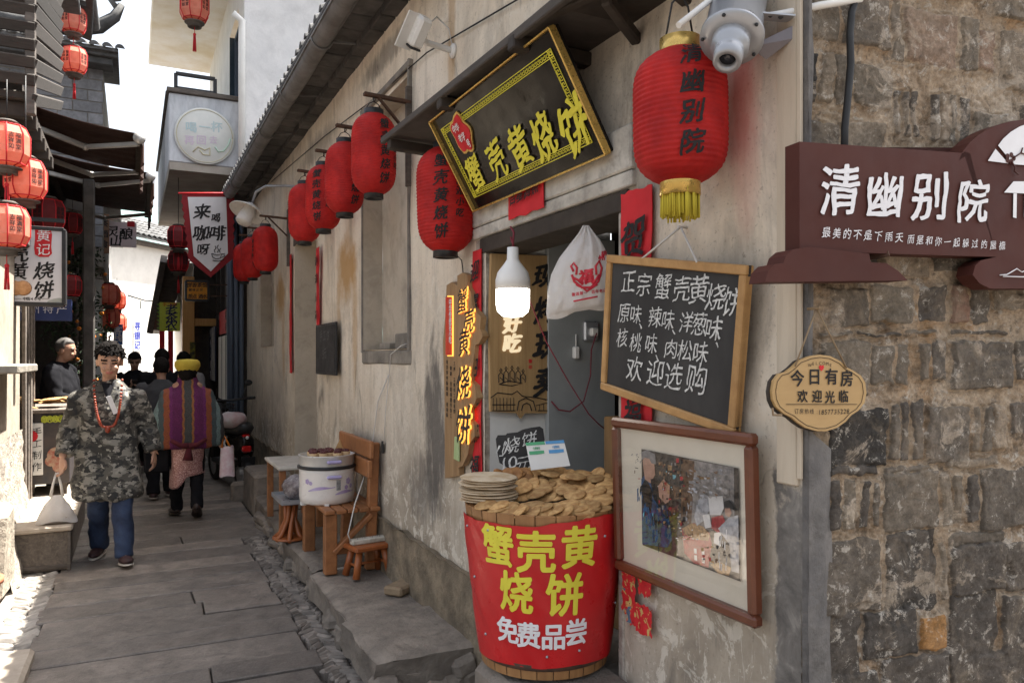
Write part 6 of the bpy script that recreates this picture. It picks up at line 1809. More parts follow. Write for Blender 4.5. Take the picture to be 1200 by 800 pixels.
for k in range(6): b.bx((-3.2, 6.0 + k * .3, 3.2), (-.6, 6.07 + k * .3, 3.3), 0, .005)
b.build('floor_joists', m_dark, wbal)
b = MB(); b.bx((-3.2, 6.4, 3.4), (-1.2, 6.45, 5), 0); b.build('inner_screen', m_dark, wbal)
b = MB(); b.bx((-3.2, 5.75, 4.95), (-.45, 8.6, 5.02), 0, .01)
for k in range(16):
    y_ = 5.8 + k * .175
    b.grid(lambda a, c: V3((-1.5 + 1.1 * c, y_ + math.cos(math.pi * a) * .06, 5.3 - .3 * c + math.sin(math.pi * a) * .06)), 6, 3)
b.build('tiled_eave', m_tile, wbal)

# palace lanterns: eight sided silk bodies with ribs, cap, foot ring and tassel
def pal_meshes(silk):
    b = MB(); pr = [(.045, -.135), (.1, -.115), (.125, -.06), (.125, .06), (.1, .115), (.045, .135)]
    b.lathe(pr, seg=8, sm=False); me1 = b.mesh('silk_body', silk)
    b = MB()
    for k in range(8):
        a = 2 * math.pi * k / 8; b.tube([(r_ * 1.01 * math.cos(a), r_ * 1.01 * math.sin(a), z) for r_, z in pr], .0045, 0, 5)
    for z, r_ in ((.118, .1), (-.118, .1)): b.tube([(r_ * math.cos(2 * math.pi * k / 8), r_ * math.sin(2 * math.pi * k / 8), z) for k in range(9)], .004, 0, 5)
    me2 = b.mesh('ribs', m_redpaper)
    b = MB(); b.lathe([(.05, -.135), (.085, -.142), (.085, -.15), (.06, -.152), (.06, -.185), (.05, -.186), (0, -.15)], seg=16); b.lathe([(0, .16), (.05, .155), (.07, .14), (.05, .133)], seg=16)
    me3 = b.mesh('caps', m_old)
    b = MB(); b.tube([(0, 0, -.18), (0, 0, -.24)], .003, 0, 5); b.ball((0, 0, -.25), .014, 0, 8)
    for k in range(10): b.tube([(.008 * math.cos(k), .008 * math.sin(k), -.26), (.014 * math.cos(k), .014 * math.sin(k), -.40)], .0028, 0, 4)
    me4 = b.mesh('tassel', m_redpaper)
    b = MB()
    for q in range(0, 8, 2):
        a0 = 2 * math.pi * (q + .5) / 8; n_ = V3((math.cos(a0), math.sin(a0), 0)); t_ = V3((-n_.y, n_.x, 0))
        write(b, [(c, (j - .5) * .04, .045 - i * .036, .034) for j, s_ in enumerate(('吉祥如', '福满堂')) for i, c in enumerate(s_)], fplane(n_ * .1165, t_, (0, 0, 1), off=.001), bold=.02)
    me5 = b.mesh('lettering', m_ink)
    return (('silk_body', me1), ('rib_frame', me2), ('wood_caps', me3), ('tassel', me4), ('lettering', me5))
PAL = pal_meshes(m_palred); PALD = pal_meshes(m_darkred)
def palace(label, p, sc_=1.0, rz=.2, kit=None, group='eight sided palace lanterns in the alley', letter=True, top=None):
    t = thing('palace_lantern', label, 'lantern', p, rz, group)
    t.scale = (sc_,) * 3
    for nm, me in (kit or PAL):
        if nm == 'lettering' and not letter: continue
        o = bpy.data.objects.new(nm, me); col.objects.link(o); o.parent = t
    if top is not None:
        b = MB(); b.tube([(0, 0, .15), (0, 0, .15 + top / sc_)], .004, 0, 5); b.build('cord', m_wire, t, local=True)
    return t
palace('sunlit red silk lantern, topmost of the three beside the white biscuit sign', atS(8, 170, 4.6), .95, .1, top=.25)
palace('sunlit red silk lantern tucked behind between the upper and lower one', atS(30, 210, 4.75), .93, .3, top=.5)
palace('sunlit red silk lantern, lowest of the three in front of the white biscuit sign', atS(8, 265, 4.6), .95, .15, top=.1)
palace('pale red lantern high in the gap under the dark tiled eave', atS(86, 24, 8.0), 1.0, .5, top=.4)
palace('pale red lantern hanging just beneath the one under the tiled eave', atS(87, 71, 8.0), 1.0, .5)
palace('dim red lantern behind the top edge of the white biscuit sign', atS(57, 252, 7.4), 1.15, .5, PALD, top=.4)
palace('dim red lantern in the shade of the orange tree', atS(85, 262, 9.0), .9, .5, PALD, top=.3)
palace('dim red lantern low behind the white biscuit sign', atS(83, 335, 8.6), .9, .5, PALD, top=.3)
# dark eave piece above the two pale lanterns
et = thing('tiled_eave', 'dark scalloped tile eave end above the two pale lanterns', 'eave', atS(86, -5, 8))
b = MB(); e0 = atS(68, -8, 8.0); e1 = atS(108, 20, 8.2)
b.bar(e0 + V3((-.8, .2, .2)), e1 + V3((0, .2, .05)), 1.2, .06, 0, .01)
for k in range(6):
    p = e0.lerp(e1, k / 5) + V3((.0, -.4, .08)); b.tube([p, p + V3((.0, 1.2, .12))], .05, 0, 8)
b.build('tiles', m_tile, et)
b = MB(); b.tube([atS(75, -20, 7.9), atS(75, 12, 7.9)], .028, 0, 10); tag(b.build('red_tube', m_redpaper), 'short red tube above the pale lanterns', 'tube')

# white biscuit shop sign hanging across the lane
ws = thing('shop_sign', 'white hanging shop sign with red seal and two biscuits beside the sunlit lanterns', 'sign', onY(40, 310, 7.4))
sY = 7.4
b = MB(); a_, c_ = onY(-22, 263, sY), onY(75, 357, sY)
b.bx((a_.x, sY, c_.z), (c_.x, sY + .1, a_.z), 0, .004); b.build('panel', M('white_sign_plastic', (.66, .65, .68), (.6, .59, .62), 4, .4, 0), ws)
b = MB()
for p, q_ in (((a_.x, a_.z), (c_.x, a_.z)), ((a_.x, c_.z), (c_.x, c_.z)), ((a_.x, c_.z), (a_.x, a_.z)), ((c_.x, c_.z), (c_.x, a_.z))): b.bar((p[0], sY + .05, p[1]), (q_[0], sY + .05, q_[1]), .03, .13, 0, .003, up=(0, 1, 0))
b.bar((-1.3, sY + .05, a_.z + .08), (c_.x, sY + .05, a_.z + .08), .03, .03); b.build('frame', m_black, ws)
O_ = V3((0, sY, 0)); fs_ = fplane(O_, IU, IW, off=.003)
b = MB(); write(b, pxitems([('烧', 52, 317, .15), ('饼', 52, 339, .155), ('壳', 22, 297, .15), ('黄', 21, 318, .155), ('蟹', 21, 276, .15)], O_, IU, IW), fs_, bold=.016, brush=.9)
write(b, pxitems([(c, 29 + i * 4.2, 350, .03) for i, c in enumerate('中街40号')], O_, IU, IW), fs_, bold=.02)
for x0, x1 in ((15, 25), (49, 58)): 
    p, q_ = onY(x0, 350, sY - .004), onY(x1, 350, sY - .004); b.bar(p, q_, .003, .003)
b.build('lettering', m_ink, ws)
b = MB()
sealp = [(41, 268), (46, 265), (53, 265), (59, 268), (61, 275), (60, 290), (61, 297), (57, 301), (46, 301), (41, 298), (40, 290), (41, 280)]
b.add([onY(x, y_, sY - .004) for x, y_ in sealp], [tuple(range(len(sealp)))]); b.build('red_seal', m_redpaper, ws)
b = MB(); write(b, pxitems([('黄', 51, 276, .105), ('记', 51, 292, .105)], O_, IU, IW), fplane(O_, IU, IW, off=.006), bold=.012, brush=.6); b.build('seal_lettering', m_whitep, ws)
b = MB()
for x in (17, 27): b.lathe([(1e-4, .012), (.05, .008), (.062, 0)], onY(x, 337.5, sY - .003), 18, M=Matrix.Diagonal((1.1, 1, .75)).to_3x3() @ V3((0, -1, 0)).to_track_quat('Z', 'Y').to_matrix() if False else V3((0, -1, 0)).to_track_quat('Z', 'Y').to_matrix())
b.build('biscuit_picture', M('printed_biscuit', (.55, .3, .14), (.4, .18, .07), 30, .5, 0), ws)
b = MB(); b.add([onY(x, y_, sY - .003) for x, y_ in ((54, 355.5), (57, 352), (63, 350), (70, 349), (73.5, 350), (73.5, 355.5))], [tuple(range(6))]); b.build('ink_hills', M('grey_wash', (.25, .27, .25), (.4, .42, .4), 9, .6, 0), ws)

# two folding arm awnings
def awning(label, Y0, Y1, Xw, Xb, zw, zb, zr):
    t = thing('awning', label, 'awning', (Xw, Y0, zw), 0, 'brown folding arm awnings')
    b = MB()
    b.grid(lambda a, c: V3((Xw + (Xb - Xw) * a, Y0 + (Y1 - Y0) * c, zr + (zb + .04 - zr) * a - .03 * math.sin(math.pi * a) + .008 * math.sin(c * 40))), 12, 20)
    b.grid(lambda a, c: V3((Xw + (Xb - Xw) * a, Y0 + (Y1 - Y0) * c, zr + .006 + (zb + .04 - zr) * a - .03 * math.sin(math.pi * a) + .008 * math.sin(c * 40))), 12, 20)
    b.build('cloth', m_awn, t)
    b = MB(); b.grid(lambda a, c: V3((Xb + .03 + .015 * math.sin(a * 30), Y0 + (Y1 - Y0) * a, zb - .02 - .2 * c)), 30, 4); b.build('valance', m_awn, t)
    b = MB(); b.bar((Xb, Y0, zb), (Xb, Y1, zb), .06, .07, 0, .01); b.build('front_bar', m_dark, t)
    b = MB(); b.lathe([(0, 0), (.055, 0), (.055, .03), (0, .03)], (Xb, Y0, zb), 16, M=V3((0, -1, 0)).to_track_quat('Z', 'Y').to_matrix()); b.build('end_cap', m_alu, t)
    b = MB(); b.tube([(Xw, Y0, zr), (Xw, Y1, zr)], .06, 0, 10); b.build('roller', m_dark, t)
    for yy_ in (Y0 + .06, Y1 - .3):
        b = MB(); xm = Xw + (Xb - Xw) * .5
        b.bar((Xw, yy_, zw - .02), (xm, yy_ + .32, (zw + zb) / 2 - .07), .035, .05, 0, .006); b.bar((xm, yy_ + .32, (zw + zb) / 2 - .07), (Xb, yy_ + .02, zb - .03), .035, .045, 0, .006)
        b.ball((xm, yy_ + .32, (zw + zb) / 2 - .07), .036, 0, 8)
        b.build('folding_arm', m_alu, t)
    return t
awning('nearer dark brown awning with pale folding arms under the sky', 8.0, 9.6, -.86, .06, 3.72, 3.66, 3.86)
awning('farther dark brown awning with black frame below the nearer one', 9.8, 12.5, -.9, .19, 3.68, 3.7, 3.86)
# brick gable with upturned eave behind
bgh = thing('grey_brick_house', 'grey brick gable house with an upturned tiled eave corner above the awnings', 'house', (-1.2, 13.4, 0))
b = MB()
random.seed(61)
y_b = 13.3
gx0, gx1 = -4.0, onY(122, 100, 13.3).x
z = 3.3
while z < 6.0:
    x = gx0 + (0 if int(z / .17) % 2 else -.2)
    while x < gx1:
        x1_ = min(gx1, x + .4)
        if x1_ > gx0: b.bx((max(x, gx0), y_b, z), (x1_ - .012, y_b + .2, z + .158), 0, .006)
        x += .4
    z += .17
b.build('brick_wall', m_brickg, bgh)
b = MB(); b.bx((gx0, y_b + .012, 3.0), (gx1 - .01, 16.5, 6.0)); b.build('mortar_core', m_cement, bgh)
b = MB()
rz_ = onY(125, 84, 13.2).z
b.bx((gx0, 13.0, 6.0), (gx1 + .12, 13.35, 6.1), 0, .01); b.bx((gx0, 12.92, 6.1), (gx1 + .2, 13.4, 6.18), 0, .01)
for k in range(22):
    x = gx1 + .22 - k * .17
    b.grid(lambda a, c: V3((x + math.cos(math.pi * a) * .065, 12.8 + 1.6 * c, 6.2 + .55 * c + math.sin(math.pi * a) * .065)), 6, 4)
    b.add([(x + math.cos(math.pi * q / 6) * .065, 12.8, 6.2 + math.sin(math.pi * q / 6) * .065) for q in range(7)], [tuple(range(7))])
b.bx((gx0, 12.85, 6.16), (gx1 + .2, 14.4, 6.21)); b.v = b.v
b.build('roof_tile', m_tile, bgh)
b = MB()
c0_ = V3((gx1 + .1, 13.0, 6.35))
b.tube([c0_ + V3((-2.5, .5, .35)), c0_ + V3((-1.2, .3, .2)), c0_ + V3((-.5, .1, .14)), c0_ + V3((-.15, 0, .2)), c0_ + V3((.05, 0, .38)), c0_ + V3((.14, 0, .58))], [.1, .11, .12, .11, .085, .05], 0, 8)
b.tube([c0_ + V3((.1, 0, .5)), c0_ + V3((.0, 0, .62)), c0_ + V3((.12, 0, .68))], .05, 0, 8)
b.build('ridge_horn', m_tile, bgh)

# open stall: dark room, column, counter with breads, orange tree
sh_ = thing('stall_house', 'dark open shop front with a rough concrete post behind the biscuit stall', 'house', (-1.2, 9.5, 0))
b = MB()
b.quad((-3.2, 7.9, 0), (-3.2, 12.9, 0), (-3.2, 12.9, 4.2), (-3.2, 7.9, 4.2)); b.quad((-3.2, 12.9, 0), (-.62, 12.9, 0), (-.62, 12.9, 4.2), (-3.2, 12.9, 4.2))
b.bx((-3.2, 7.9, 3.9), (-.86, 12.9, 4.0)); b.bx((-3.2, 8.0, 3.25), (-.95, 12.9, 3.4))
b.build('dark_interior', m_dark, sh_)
b = MB(); b.bx((-3.2, 8.2, -.02), (-.66, 12.9, .14), 0, .02); b.build('raised_floor', m_cement, sh_)
b = MB(); b.bx((-.5, 9.85, 0), (-.38, 9.98, 3.62), 0, .015); b.build('concrete_post', M('rough_concrete', (.1, .09, .082), (.05, .046, .043), 6, .9, .5, 30, dirt=.4), sh_)  # concrete colour darkened to carry the awning shadow
b = MB(); a_ = onY(72, 357, 9.0); b.bx((-1.1, 9.0, 1.98), (-.55, 9.05, 2.2), 0, .006); b.build('blue_board', M('dark_blue_board', (.05, .07, .2), (.03, .05, .15), 6, .6, 0), sh_)
b = MB(); write(b, row('徽州特产', -1.0, 2.1, .1, .12), fplane((0, 9.0, 0), IU, IW, off=.003), bold=.012); b.build('board_lettering', m_whitep, sh_)
ct = thing('stall_counter', 'biscuit stall counter with dark poster front and white side sign', 'counter', (-.75, 8.6, 0))
b = MB(); b.bx((-1.5, 8.2, .45), (-.52, 9.1, 1.1), 0, .006); b.build('body', M('dark_poster', (.07, .055, .05), (.03, .03, .035), 6, .5, 0), ct)
for x in (-1.45, -.57):
    for y_ in (8.25, 9.05):
        b = MB(); b.bx((x - .025, y_ - .025, .0), (x + .025, y_ + .025, .45)); b.build('leg', m_old, ct)
b = MB(); b.bx((-1.55, 8.15, 1.1), (-.48, 9.15, 1.14), 0, .008); b.build('counter_top', m_oldh, ct)
b = MB(); O_ = V3((0, 8.194, 0))
a_, c_ = onY(31, 496, 8.19), onY(50.5, 556, 8.19)
b.bx((a_.x, 8.18, c_.z), (c_.x, 8.195, a_.z), 0, .003); b.build('side_sign', m_paper, ct)
b = MB(); write(b, pxitems([(c, 43, 506 + i * 13.5, .085) for i, c in enumerate('手工制作')], O_ - V3((0, .014, 0)), IU, IW), fplane((0, 8.18, 0), IU, IW, off=.003), bold=.01, brush=.7); b.build('side_lettering', m_ink, ct)
b = MB(); b.lathe([(1e-4, 0), (.05, .0)], onY(37, 511, 8.176), 14, M=V3((0, -1, 0)).to_track_quat('Z', 'Y').to_matrix()); b.build('printed_crab_red', m_redpaper, ct)
b = MB(); write(b, pxitems([(c, 52 + i * 6.4, 491 - i * .2, .055) for i, c in enumerate('蟹壳黄饼')], V3((0, 8.19, 0)), IU, IW), fplane((0, 8.19, 0), IU, IW, off=.004), bold=.03)
for i in range(4): b.tube([onY(52 + i * 6.4 + 3.6 * math.cos(q), 491 - i * .2 + 3.9 * math.sin(q), 8.187) for q in [2 * math.pi * j / 12 for j in range(13)]], .004, 0, 4)
b.build('poster_lettering', M('lime_print', (.5, .55, .05), (.45, .5, .04), 8, .5, 0), ct)
b = MB()
for (x, y_, r_, m_) in ((66, 533, .075, 0), (60, 540, .05, 0), (70, 546, .06, 0)): b.lathe([(1e-4, 0), (r_, 0)], onY(x, y_, 8.196 - .003 * r_ * 40), 14, M=V3((0, -1, 0)).to_track_quat('Z', 'Y').to_matrix())
b.build('poster_food', M('printed_food', (.3, .04, .03), (.4, .3, .2), 30, .5, 0), ct)
random.seed(71)
fb2 = disc(.1, .02, 71, 20, .08).mesh('flatbread', m_biscuit)
for k in range(16):
    put('flatbread', fb2, V3((-1.35 + .8 * random.random(), 8.3 + .3 * random.random(), 1.15 + .018 * (k % 5))), V3((random.uniform(-1, 1), random.uniform(-1, 1), 0)).normalized(), random.uniform(0, .2), 'thick baked flatbread in the pile on the dark stall counter', 'flatbread', 'flatbreads on the stall counter')
# potted orange tree
tr_ = thing('orange_tree', 'dark potted tree hung with small orange fruits in the shade of the awning', 'tree', (-.62, 11.0, .14))
b = MB(); b.tube([(-.62, 11.0, .14), (-.61, 11.0, .9), (-.63, 10.98, 1.8), (-.61, 11.0, 2.9)], [.05, .04, .03, .015], 0, 8)
for k in range(16):
    z = .8 + k * .13; a = k * 2.4; b.tube([(-.62, 11.0, z), (-.62 + .2 * math.cos(a), 11.0 + .2 * math.sin(a), z + .12), (-.62 + .32 * math.cos(a), 11.0 + .32 * math.sin(a), z + .1)], [.014, .01, .004], 0, 5)
b.build('trunk', m_old, tr_)
b = MB(); random.seed(81)
for k in range(2600):
    z = random.uniform(.75, 3.0); a = random.random() * 6.283; rr = (.05 + .25 * math.sqrt(random.random())) * (1.0 if z < 2.4 else .75) * (1 + .35 * math.sin(z * 7 + a * 2))
    c = V3((-.62 + rr * math.cos(a), 11.0 + rr * math.sin(a), z)); d_ = V3((random.uniform(-1, 1), random.uniform(-1, 1), random.uniform(-1, .4))).normalized(); s_ = d_.cross(V3((random.random(), random.random(), random.random()))).normalized()
    L = random.uniform(.04, .075); b.add([c, c + d_ * L * .5 + s_ * L * .22, c + d_ * L, c + d_ * L * .5 - s_ * L * .22], [(0, 1, 2, 3)])
b.build('crown', m_leaf, tr_, recalc=False)
b = MB()
for k in range(46):
    z = random.uniform(.9, 2.9); a = random.random() * 6.283; rr = random.uniform(.18, .33); b.ball((-.62 + rr * math.cos(a), 11.0 + rr * math.sin(a), z), random.uniform(.018, .028), 0, 8)
b.build('fruit', m_fruit, tr_)

# ================================================================ RIGHT SIDE BEYOND THE PLASTER HOUSE
th_ = thing('tall_house', 'tall grey rendered house with a long concrete balcony over the alley', 'house', (1.5, 15, 0))
m_upper = M('pale_grey_render', (.74, .73, .72), (.58, .58, .58), 1.4, .9, .35, 22, dirt=.2, bdist=.01)
b = MB(); b.grid(lambda a, c: V3((1.47 + 5 * a, 11.8, 3.0 + 6.5 * c)), 30, 40); b.build('gable_wall', m_upper, th_)
b = MB()
for (y0_, y1_, z0_, z1_) in ((11.8, 12.5, 4.2, 9.5), (12.5, 13.7, 7.0, 9.5), (13.7, 17.4, 4.2, 9.5), (12.5, 13.7, 4.2, 4.5)): b.quad((1.47, y0_, z0_), (1.47, y1_, z0_), (1.47, y1_, z1_), (1.47, y0_, z1_))
b.quad((1.47, 17.4, 3), (3.5, 17.4, 3), (3.5, 17.4, 9.5), (1.47, 17.4, 9.5))
b.build('front_wall', m_white, th_)
b = MB(); b.quad((1.6, 12.5, 4.5), (1.6, 13.7, 4.5), (1.6, 13.7, 7), (1.6, 12.5, 7)); b.quad((1.47, 13.7, 4.5), (1.6, 13.7, 4.5), (1.6, 13.7, 7), (1.47, 13.7, 7)); b.build('window_pane', M('dark_window_glass', (.05, .07, .09), (.03, .045, .06), 3, .12, 0), th_)
b = MB()
for y_ in (12.53, 13.1, 13.67): b.bx((1.55, y_ - .03, 4.5), (1.595, y_ + .03, 7))
for z in (4.55, 5.8, 6.97): b.bx((1.548, 12.5, z - .03), (1.592, 13.7, z + .03))
b.build('window_frame', m_blue, th_)
b = MB(); b.bx((.3, 11.6, 7.72), (4, 17.7, 7.86), 0, .02); b.build('eave_slab', M('stained_white_soffit', (.74, .72, .68), (.6, .52, .38), 1.6, .9, .2, 20), th_)
b = MB(); b.tube([(1.43, 11.76, 3.9), (1.43, 11.76, 6.2), (1.43, 11.74, 6.5), (1.3, 11.72, 6.58)], .05, 0, 10); b.build('downpipe', m_whitepl, th_)
# balcony
bx_ = onY(198, 160, 12.0).x
m_balc = M('stained_blue_grey_concrete', (.4, .42, .45), (.58, .6, .62), 1.6, .85, .3, 25, stretch=(2, 2, .6), dirt=.3)
b = MB()
b.bx((bx_, 12.0, 4.42), (1.46, 12.1, 5.4), 0, .01); b.bx((bx_, 12.1, 4.42), (bx_ + .1, 17.2, 5.4), 0, .01); b.build('balcony_wall', m_balc, th_)
b = MB(); b.bx((bx_ - .03, 11.96, 5.403), (1.468, 12.15, 5.47), 0, .008); b.bx((bx_ - .04, 12.15, 5.403), (bx_ + .14, 17.25, 5.47), 0, .008); b.build('coping', m_old, th_)
b = MB(); b.bx((bx_ + .004, 12.004, 4.3), (1.466, 17.2, 4.415), 0, .005); b.build('balcony_floor', M('stained_soffit', (.42, .38, .33), (.28, .25, .21), 2, .9, .2, 25), th_)
ec = onY(240, 160, 11.985); er = 33 * (12.0 * .93) / 900
b = MB(); b.lathe([(1e-4, .022), (er * .98, .022), (er, .016), (er, 0)], ec, 48, M=V3((0, -1, 0)).to_track_quat('Z', 'Y').to_matrix()); b.build('round_sign', M('faded_white_disc', (.62, .62, .58), (.54, .55, .52), 5, .5, 0), th_)
b = MB(); mq = V3((0, -1, 0)).to_track_quat('Z', 'Y').to_matrix()
O_ = V3((0, 11.962, 0)); fe = fplane(O_, IU, IW, off=.002)
b.tube([ec + V3((er * .93 * math.cos(a), -.024, er * .93 * math.sin(a))) for a in [2 * math.pi * k / 40 for k in range(41)]], .005, 0, 4)
write(b, pxitems([('喝', 224, 149, .16), ('一', 240, 149, .16), ('杯', 254, 149, .16)], O_, IU, IW), fe, 1, .02)
write(b, pxitems([('再', 222, 164, .14), ('回', 236, 164, .14), ('去', 250, 164, .12)], O_, IU, IW), fe, 2, .02)
b.tube([onY(x, y_, 11.958) for x, y_ in ((226, 178), (232, 172), (240, 176), (246, 173), (246, 182), (238, 181), (234, 176))], .01, 0, 5)
b.tube([onY(x, y_, 11.958) for x, y_ in ((252, 172), (256, 178), (262, 177), (267, 171), (270, 163))], .012, 3, 5)
b.build('faded_print', [M('pale_gold_print', (.5, .46, .3), (.55, .5, .36), 9, .6, 0), M('pale_teal_print', (.4, .52, .54), (.46, .56, .57), 9, .6, 0), M('pale_lilac_print', (.52, .42, .52), (.56, .48, .56), 9, .6, 0), M('pale_green_print', (.4, .56, .44), (.46, .58, .48), 9, .6, 0)], th_)
gl_ = thing('glass_screen', 'small dark framed glass screen standing on the balcony coping', 'screen', (.9, 12.05, 5.47))
g0, g1 = onY(206, 118, 12.05), onY(252, 93, 12.05)
b = MB()
for (p, q_) in (((g0.x, 5.49), (g1.x, 5.49)), ((g0.x, g1.z), (g1.x, g1.z)), ((g0.x, 5.49), (g0.x, g1.z)), ((g1.x, 5.49), (g1.x, g1.z))): b.bar((p[0], 12.05, p[1]), (q_[0], 12.05, q_[1]), .05, .05, 0, .005, up=(0, 1, 0))
b.build('frame', m_black, gl_)
b = MB(); b.quad((g0.x, 12.05, 5.5), (g1.x, 12.05, 5.5), (g1.x, 12.05, g1.z), (g0.x, 12.05, g1.z)); b.build('pane', m_glass, gl_)
palace('pale red hexagonal lantern hanging from the white eave above the balcony', onY(228, 8, 12.6), 1.7, .4, top=1.2)
# clutter under the balcony: meter boxes and cables
mt_ = thing('meter_box', 'dark cluster of electric boxes and cables under the balcony end', 'meter box', (1.4, 11.8, 3.5))
b = MB(); b.bx((1.3, 11.72, 3.55), (1.46, 11.79, 3.8), 0, .01); b.build('box', m_dark, mt_)
b = MB()
for k in range(5): b.tube([(1.3 + .03 * k, 11.72, 3.56), (1.25 + .05 * k, 11.68, 3.3), (1.35 + .02 * k, 11.7, 2.9), (1.42, 11.74, 2.5 - .2 * k)], .01, 0, 5)
for k in range(4): b.tube([(1.3 + .04 * k, 11.72, 3.8), (1.28 + .05 * k, 11.66, 4.0), (1.38 + .03 * k, 11.7, 4.35)], .01, 0, 5)
b.build('cables', m_wire, mt_)
# ground floor: blue grey shutters, dark timber front, glazed door
gf = thing('timber_shopfront', 'dark timber shopfront with blue grey shutter posts below the balcony', 'shopfront', (1.45, 13.5, 0))
b = MB(); random.seed(91)
for k in range(5): b.bx((1.3 + .02 * (k % 2), 11.78 + k * .16, 0), (1.44, 11.92 + k * .16, 3.7), 0, .008)
for k in range(3): b.tube([(1.42 - .07 * k, 11.72 + .02 * k, 0), (1.42 - .07 * k, 11.72 + .02 * k, 3.8)], .032, 0, 8)
b.build('shutter_post', m_blue, gf)
b = MB()
b.quad((1.46, 11.762, 0), (1.46, 19.5, 0), (1.46, 19.5, 4.3), (1.46, 11.762, 4.3))
b.quad((1.46, 11.762, 0), (1.9, 11.762, 0), (1.9, 11.762, 4.0), (1.46, 11.762, 4.0))
for k in range(9): b.bx((1.38, 12.7 + k * .75, 0), (1.455, 12.8 + k * .75, 4.2), 0, .006)
for z in (.9, 2.3, 3.2): b.bx((1.4, 12.6, z), (1.45, 19.4, z + .1), 0, .006)
b.build('timber_wall', m_dark, gf)
a_, c_ = onX(258, 395, 1.37), onX(272, 472, 1.37)
b = MB(); b.bx((1.34, c_.y, c_.z), (1.375, a_.y, a_.z), 0, .004); b.build('pale_board', M('pale_cream_board', (.7, .67, .58), (.62, .6, .52), 5, .7, .05), gf)
b = MB(); 
for k in (0.33, .66): b.bx((1.334, c_.y + (a_.y - c_.y) * k - .012, c_.z), (1.339, c_.y + (a_.y - c_.y) * k + .012, a_.z))
b.build('board_bar', m_old, gf)
def wallplate(name, label, cat, x0, y0, x1, y1, X, mt, text=None, tm=None, ts=.2, th=.02):
    t = thing(name, label, cat, onX((x0 + x1) / 2, (y0 + y1) / 2, X))
    a_, c_ = onX(x0, y0, X), onX(x1, y1, X); 
    z1_ = (onX(x0, y0, X).z + onX(x1, y0, X).z) / 2; z0_ = (onX(x0, y1, X).z + onX(x1, y1, X).z) / 2
    b = MB(); b.bx((X, c_.y, z0_), (X + th, a_.y, z1_), 0, .003); b.build('panel', mt, t)
    if text:
        b = MB(); n = len(text); h_ = (z1_ - z0_) / n
        write(b, [(c, -(a_.y + c_.y) / 2, z1_ - h_ * (i + .5), min(ts, h_ * .85)) for i, c in enumerate(text)], fplane((X, 0, 0), WU, WW, off=.004), bold=.03, brush=.4); b.build('lettering', tm, t)
    return t
wallplate('red_door_paper', 'square red paper with black writing on the dark shopfront', 'paper', 257, 362, 274, 390, 1.36, m_redpaper, '福寿', m_ink, .3)
wallplate('blue_name_board', 'tall narrow dark blue name board on the dark shopfront', 'sign', 242, 384, 252, 445, 1.3, M('navy_board', (.02, .03, .07), (.015, .02, .05), 6, .5, 0), '徽州人家茶', m_whitep, .3)

def faceplate(name, label, cat, x0, y0, x1, y1, Y, mt, items=None, tm=m_ink, th=.03, edge=None, bold=.02, brush=.6):
    t = thing(name, label, cat, onY((x0 + x1) / 2, (y0 + y1) / 2, Y))
    a_, c_ = onY(x0, y0, Y), onY(x1, y1, Y)
    b = MB(); b.bx((a_.x, Y, c_.z), (c_.x, Y + th, a_.z), 0, .003); b.build('panel', mt, t)
    if edge:
        b = MB()
        for (p, q_) in (((a_.x, a_.z), (c_.x, a_.z)), ((a_.x, c_.z), (c_.x, c_.z)), ((a_.x, c_.z), (a_.x, a_.z)), ((c_.x, c_.z), (c_.x, a_.z))): b.bar((p[0], Y + th / 2, p[1]), (q_[0], Y + th / 2, q_[1]), .03, th + .02, 0, .003, up=(0, 1, 0))
        b.build('frame', edge, t)
    if items:
        O_ = V3((0, Y, 0)); b = MB(); write(b, pxitems(items, O_, IU, IW), fplane(O_, IU, IW, off=.004), bold=bold, brush=brush); b.build('lettering', tm, t)
    return t
# coffee flag
fl = thing('coffee_flag', 'white pennant flag with red toothed border and a coffee cup hanging under the balcony', 'flag', onY(243, 272, 10.9))
fY = 10.9
b = MB()
out_ = [(213, 228), (272, 228), (273, 300), (247, 324), (222, 304)]
def fpts(pts, y_): return [onY(p[0], p[1], y_) for p in pts]
pts = [(213, 227)]
for k in range(16): pts.append((213.5 + k * .55 + (-2.0 if k % 2 else 0), 232 + k * 4.4))
pts += [(222, 305), (247, 325), (273, 303)]
for k in range(16): pts.append((273 + (2 if k % 2 else 0), 300 - k * 4.4))
pts += [(272, 227)]
uv = [(onY(x, y_, fY).x, onY(x, y_, fY).z) for x, y_ in pts]
b.prism(uv, (0, fY, 0), IU, IW, IN, .006); b.build('red_border', M('wine_red_cloth', (.24, .015, .02), (.18, .012, .016), 6, .85, .2, 60), fl)
b = MB(); uv = [(onY(x, y_, fY).x, onY(x, y_, fY).z) for x, y_ in ((220, 231), (265, 231), (267, 297), (247, 318), (227, 300))]
b.prism(uv, (0, fY - .006, 0), IU, IW, IN, .004); b.build('white_field', M('white_cotton', (.66, .65, .66), (.58, .57, .58), 5, .85, .2, 60), fl)
b = MB(); O_ = V3((0, fY - .006, 0))
write(b, pxitems([('来', 237, 248, .215), ('喝', 253, 255, .12), ('咖', 236, 273, .215), ('啡', 255, 273, .215), ('呀', 238, 292, .16)], O_, IU, IW), fplane(O_, IU, IW, off=.004), bold=.022, brush=1.0)
def fl_ln(pts, r_=.005): b.tube([onY(x, y_, fY - .012) for x, y_ in pts], r_, 0, 4)
fl_ln([(248, 297), (249, 301), (253, 303.5), (258, 302.5), (260, 297.5), (254, 299), (248, 297)]); fl_ln([(260, 298), (263, 297), (263.5, 300), (259, 302)]); fl_ln([(249, 305), (256, 306), (263, 304)])
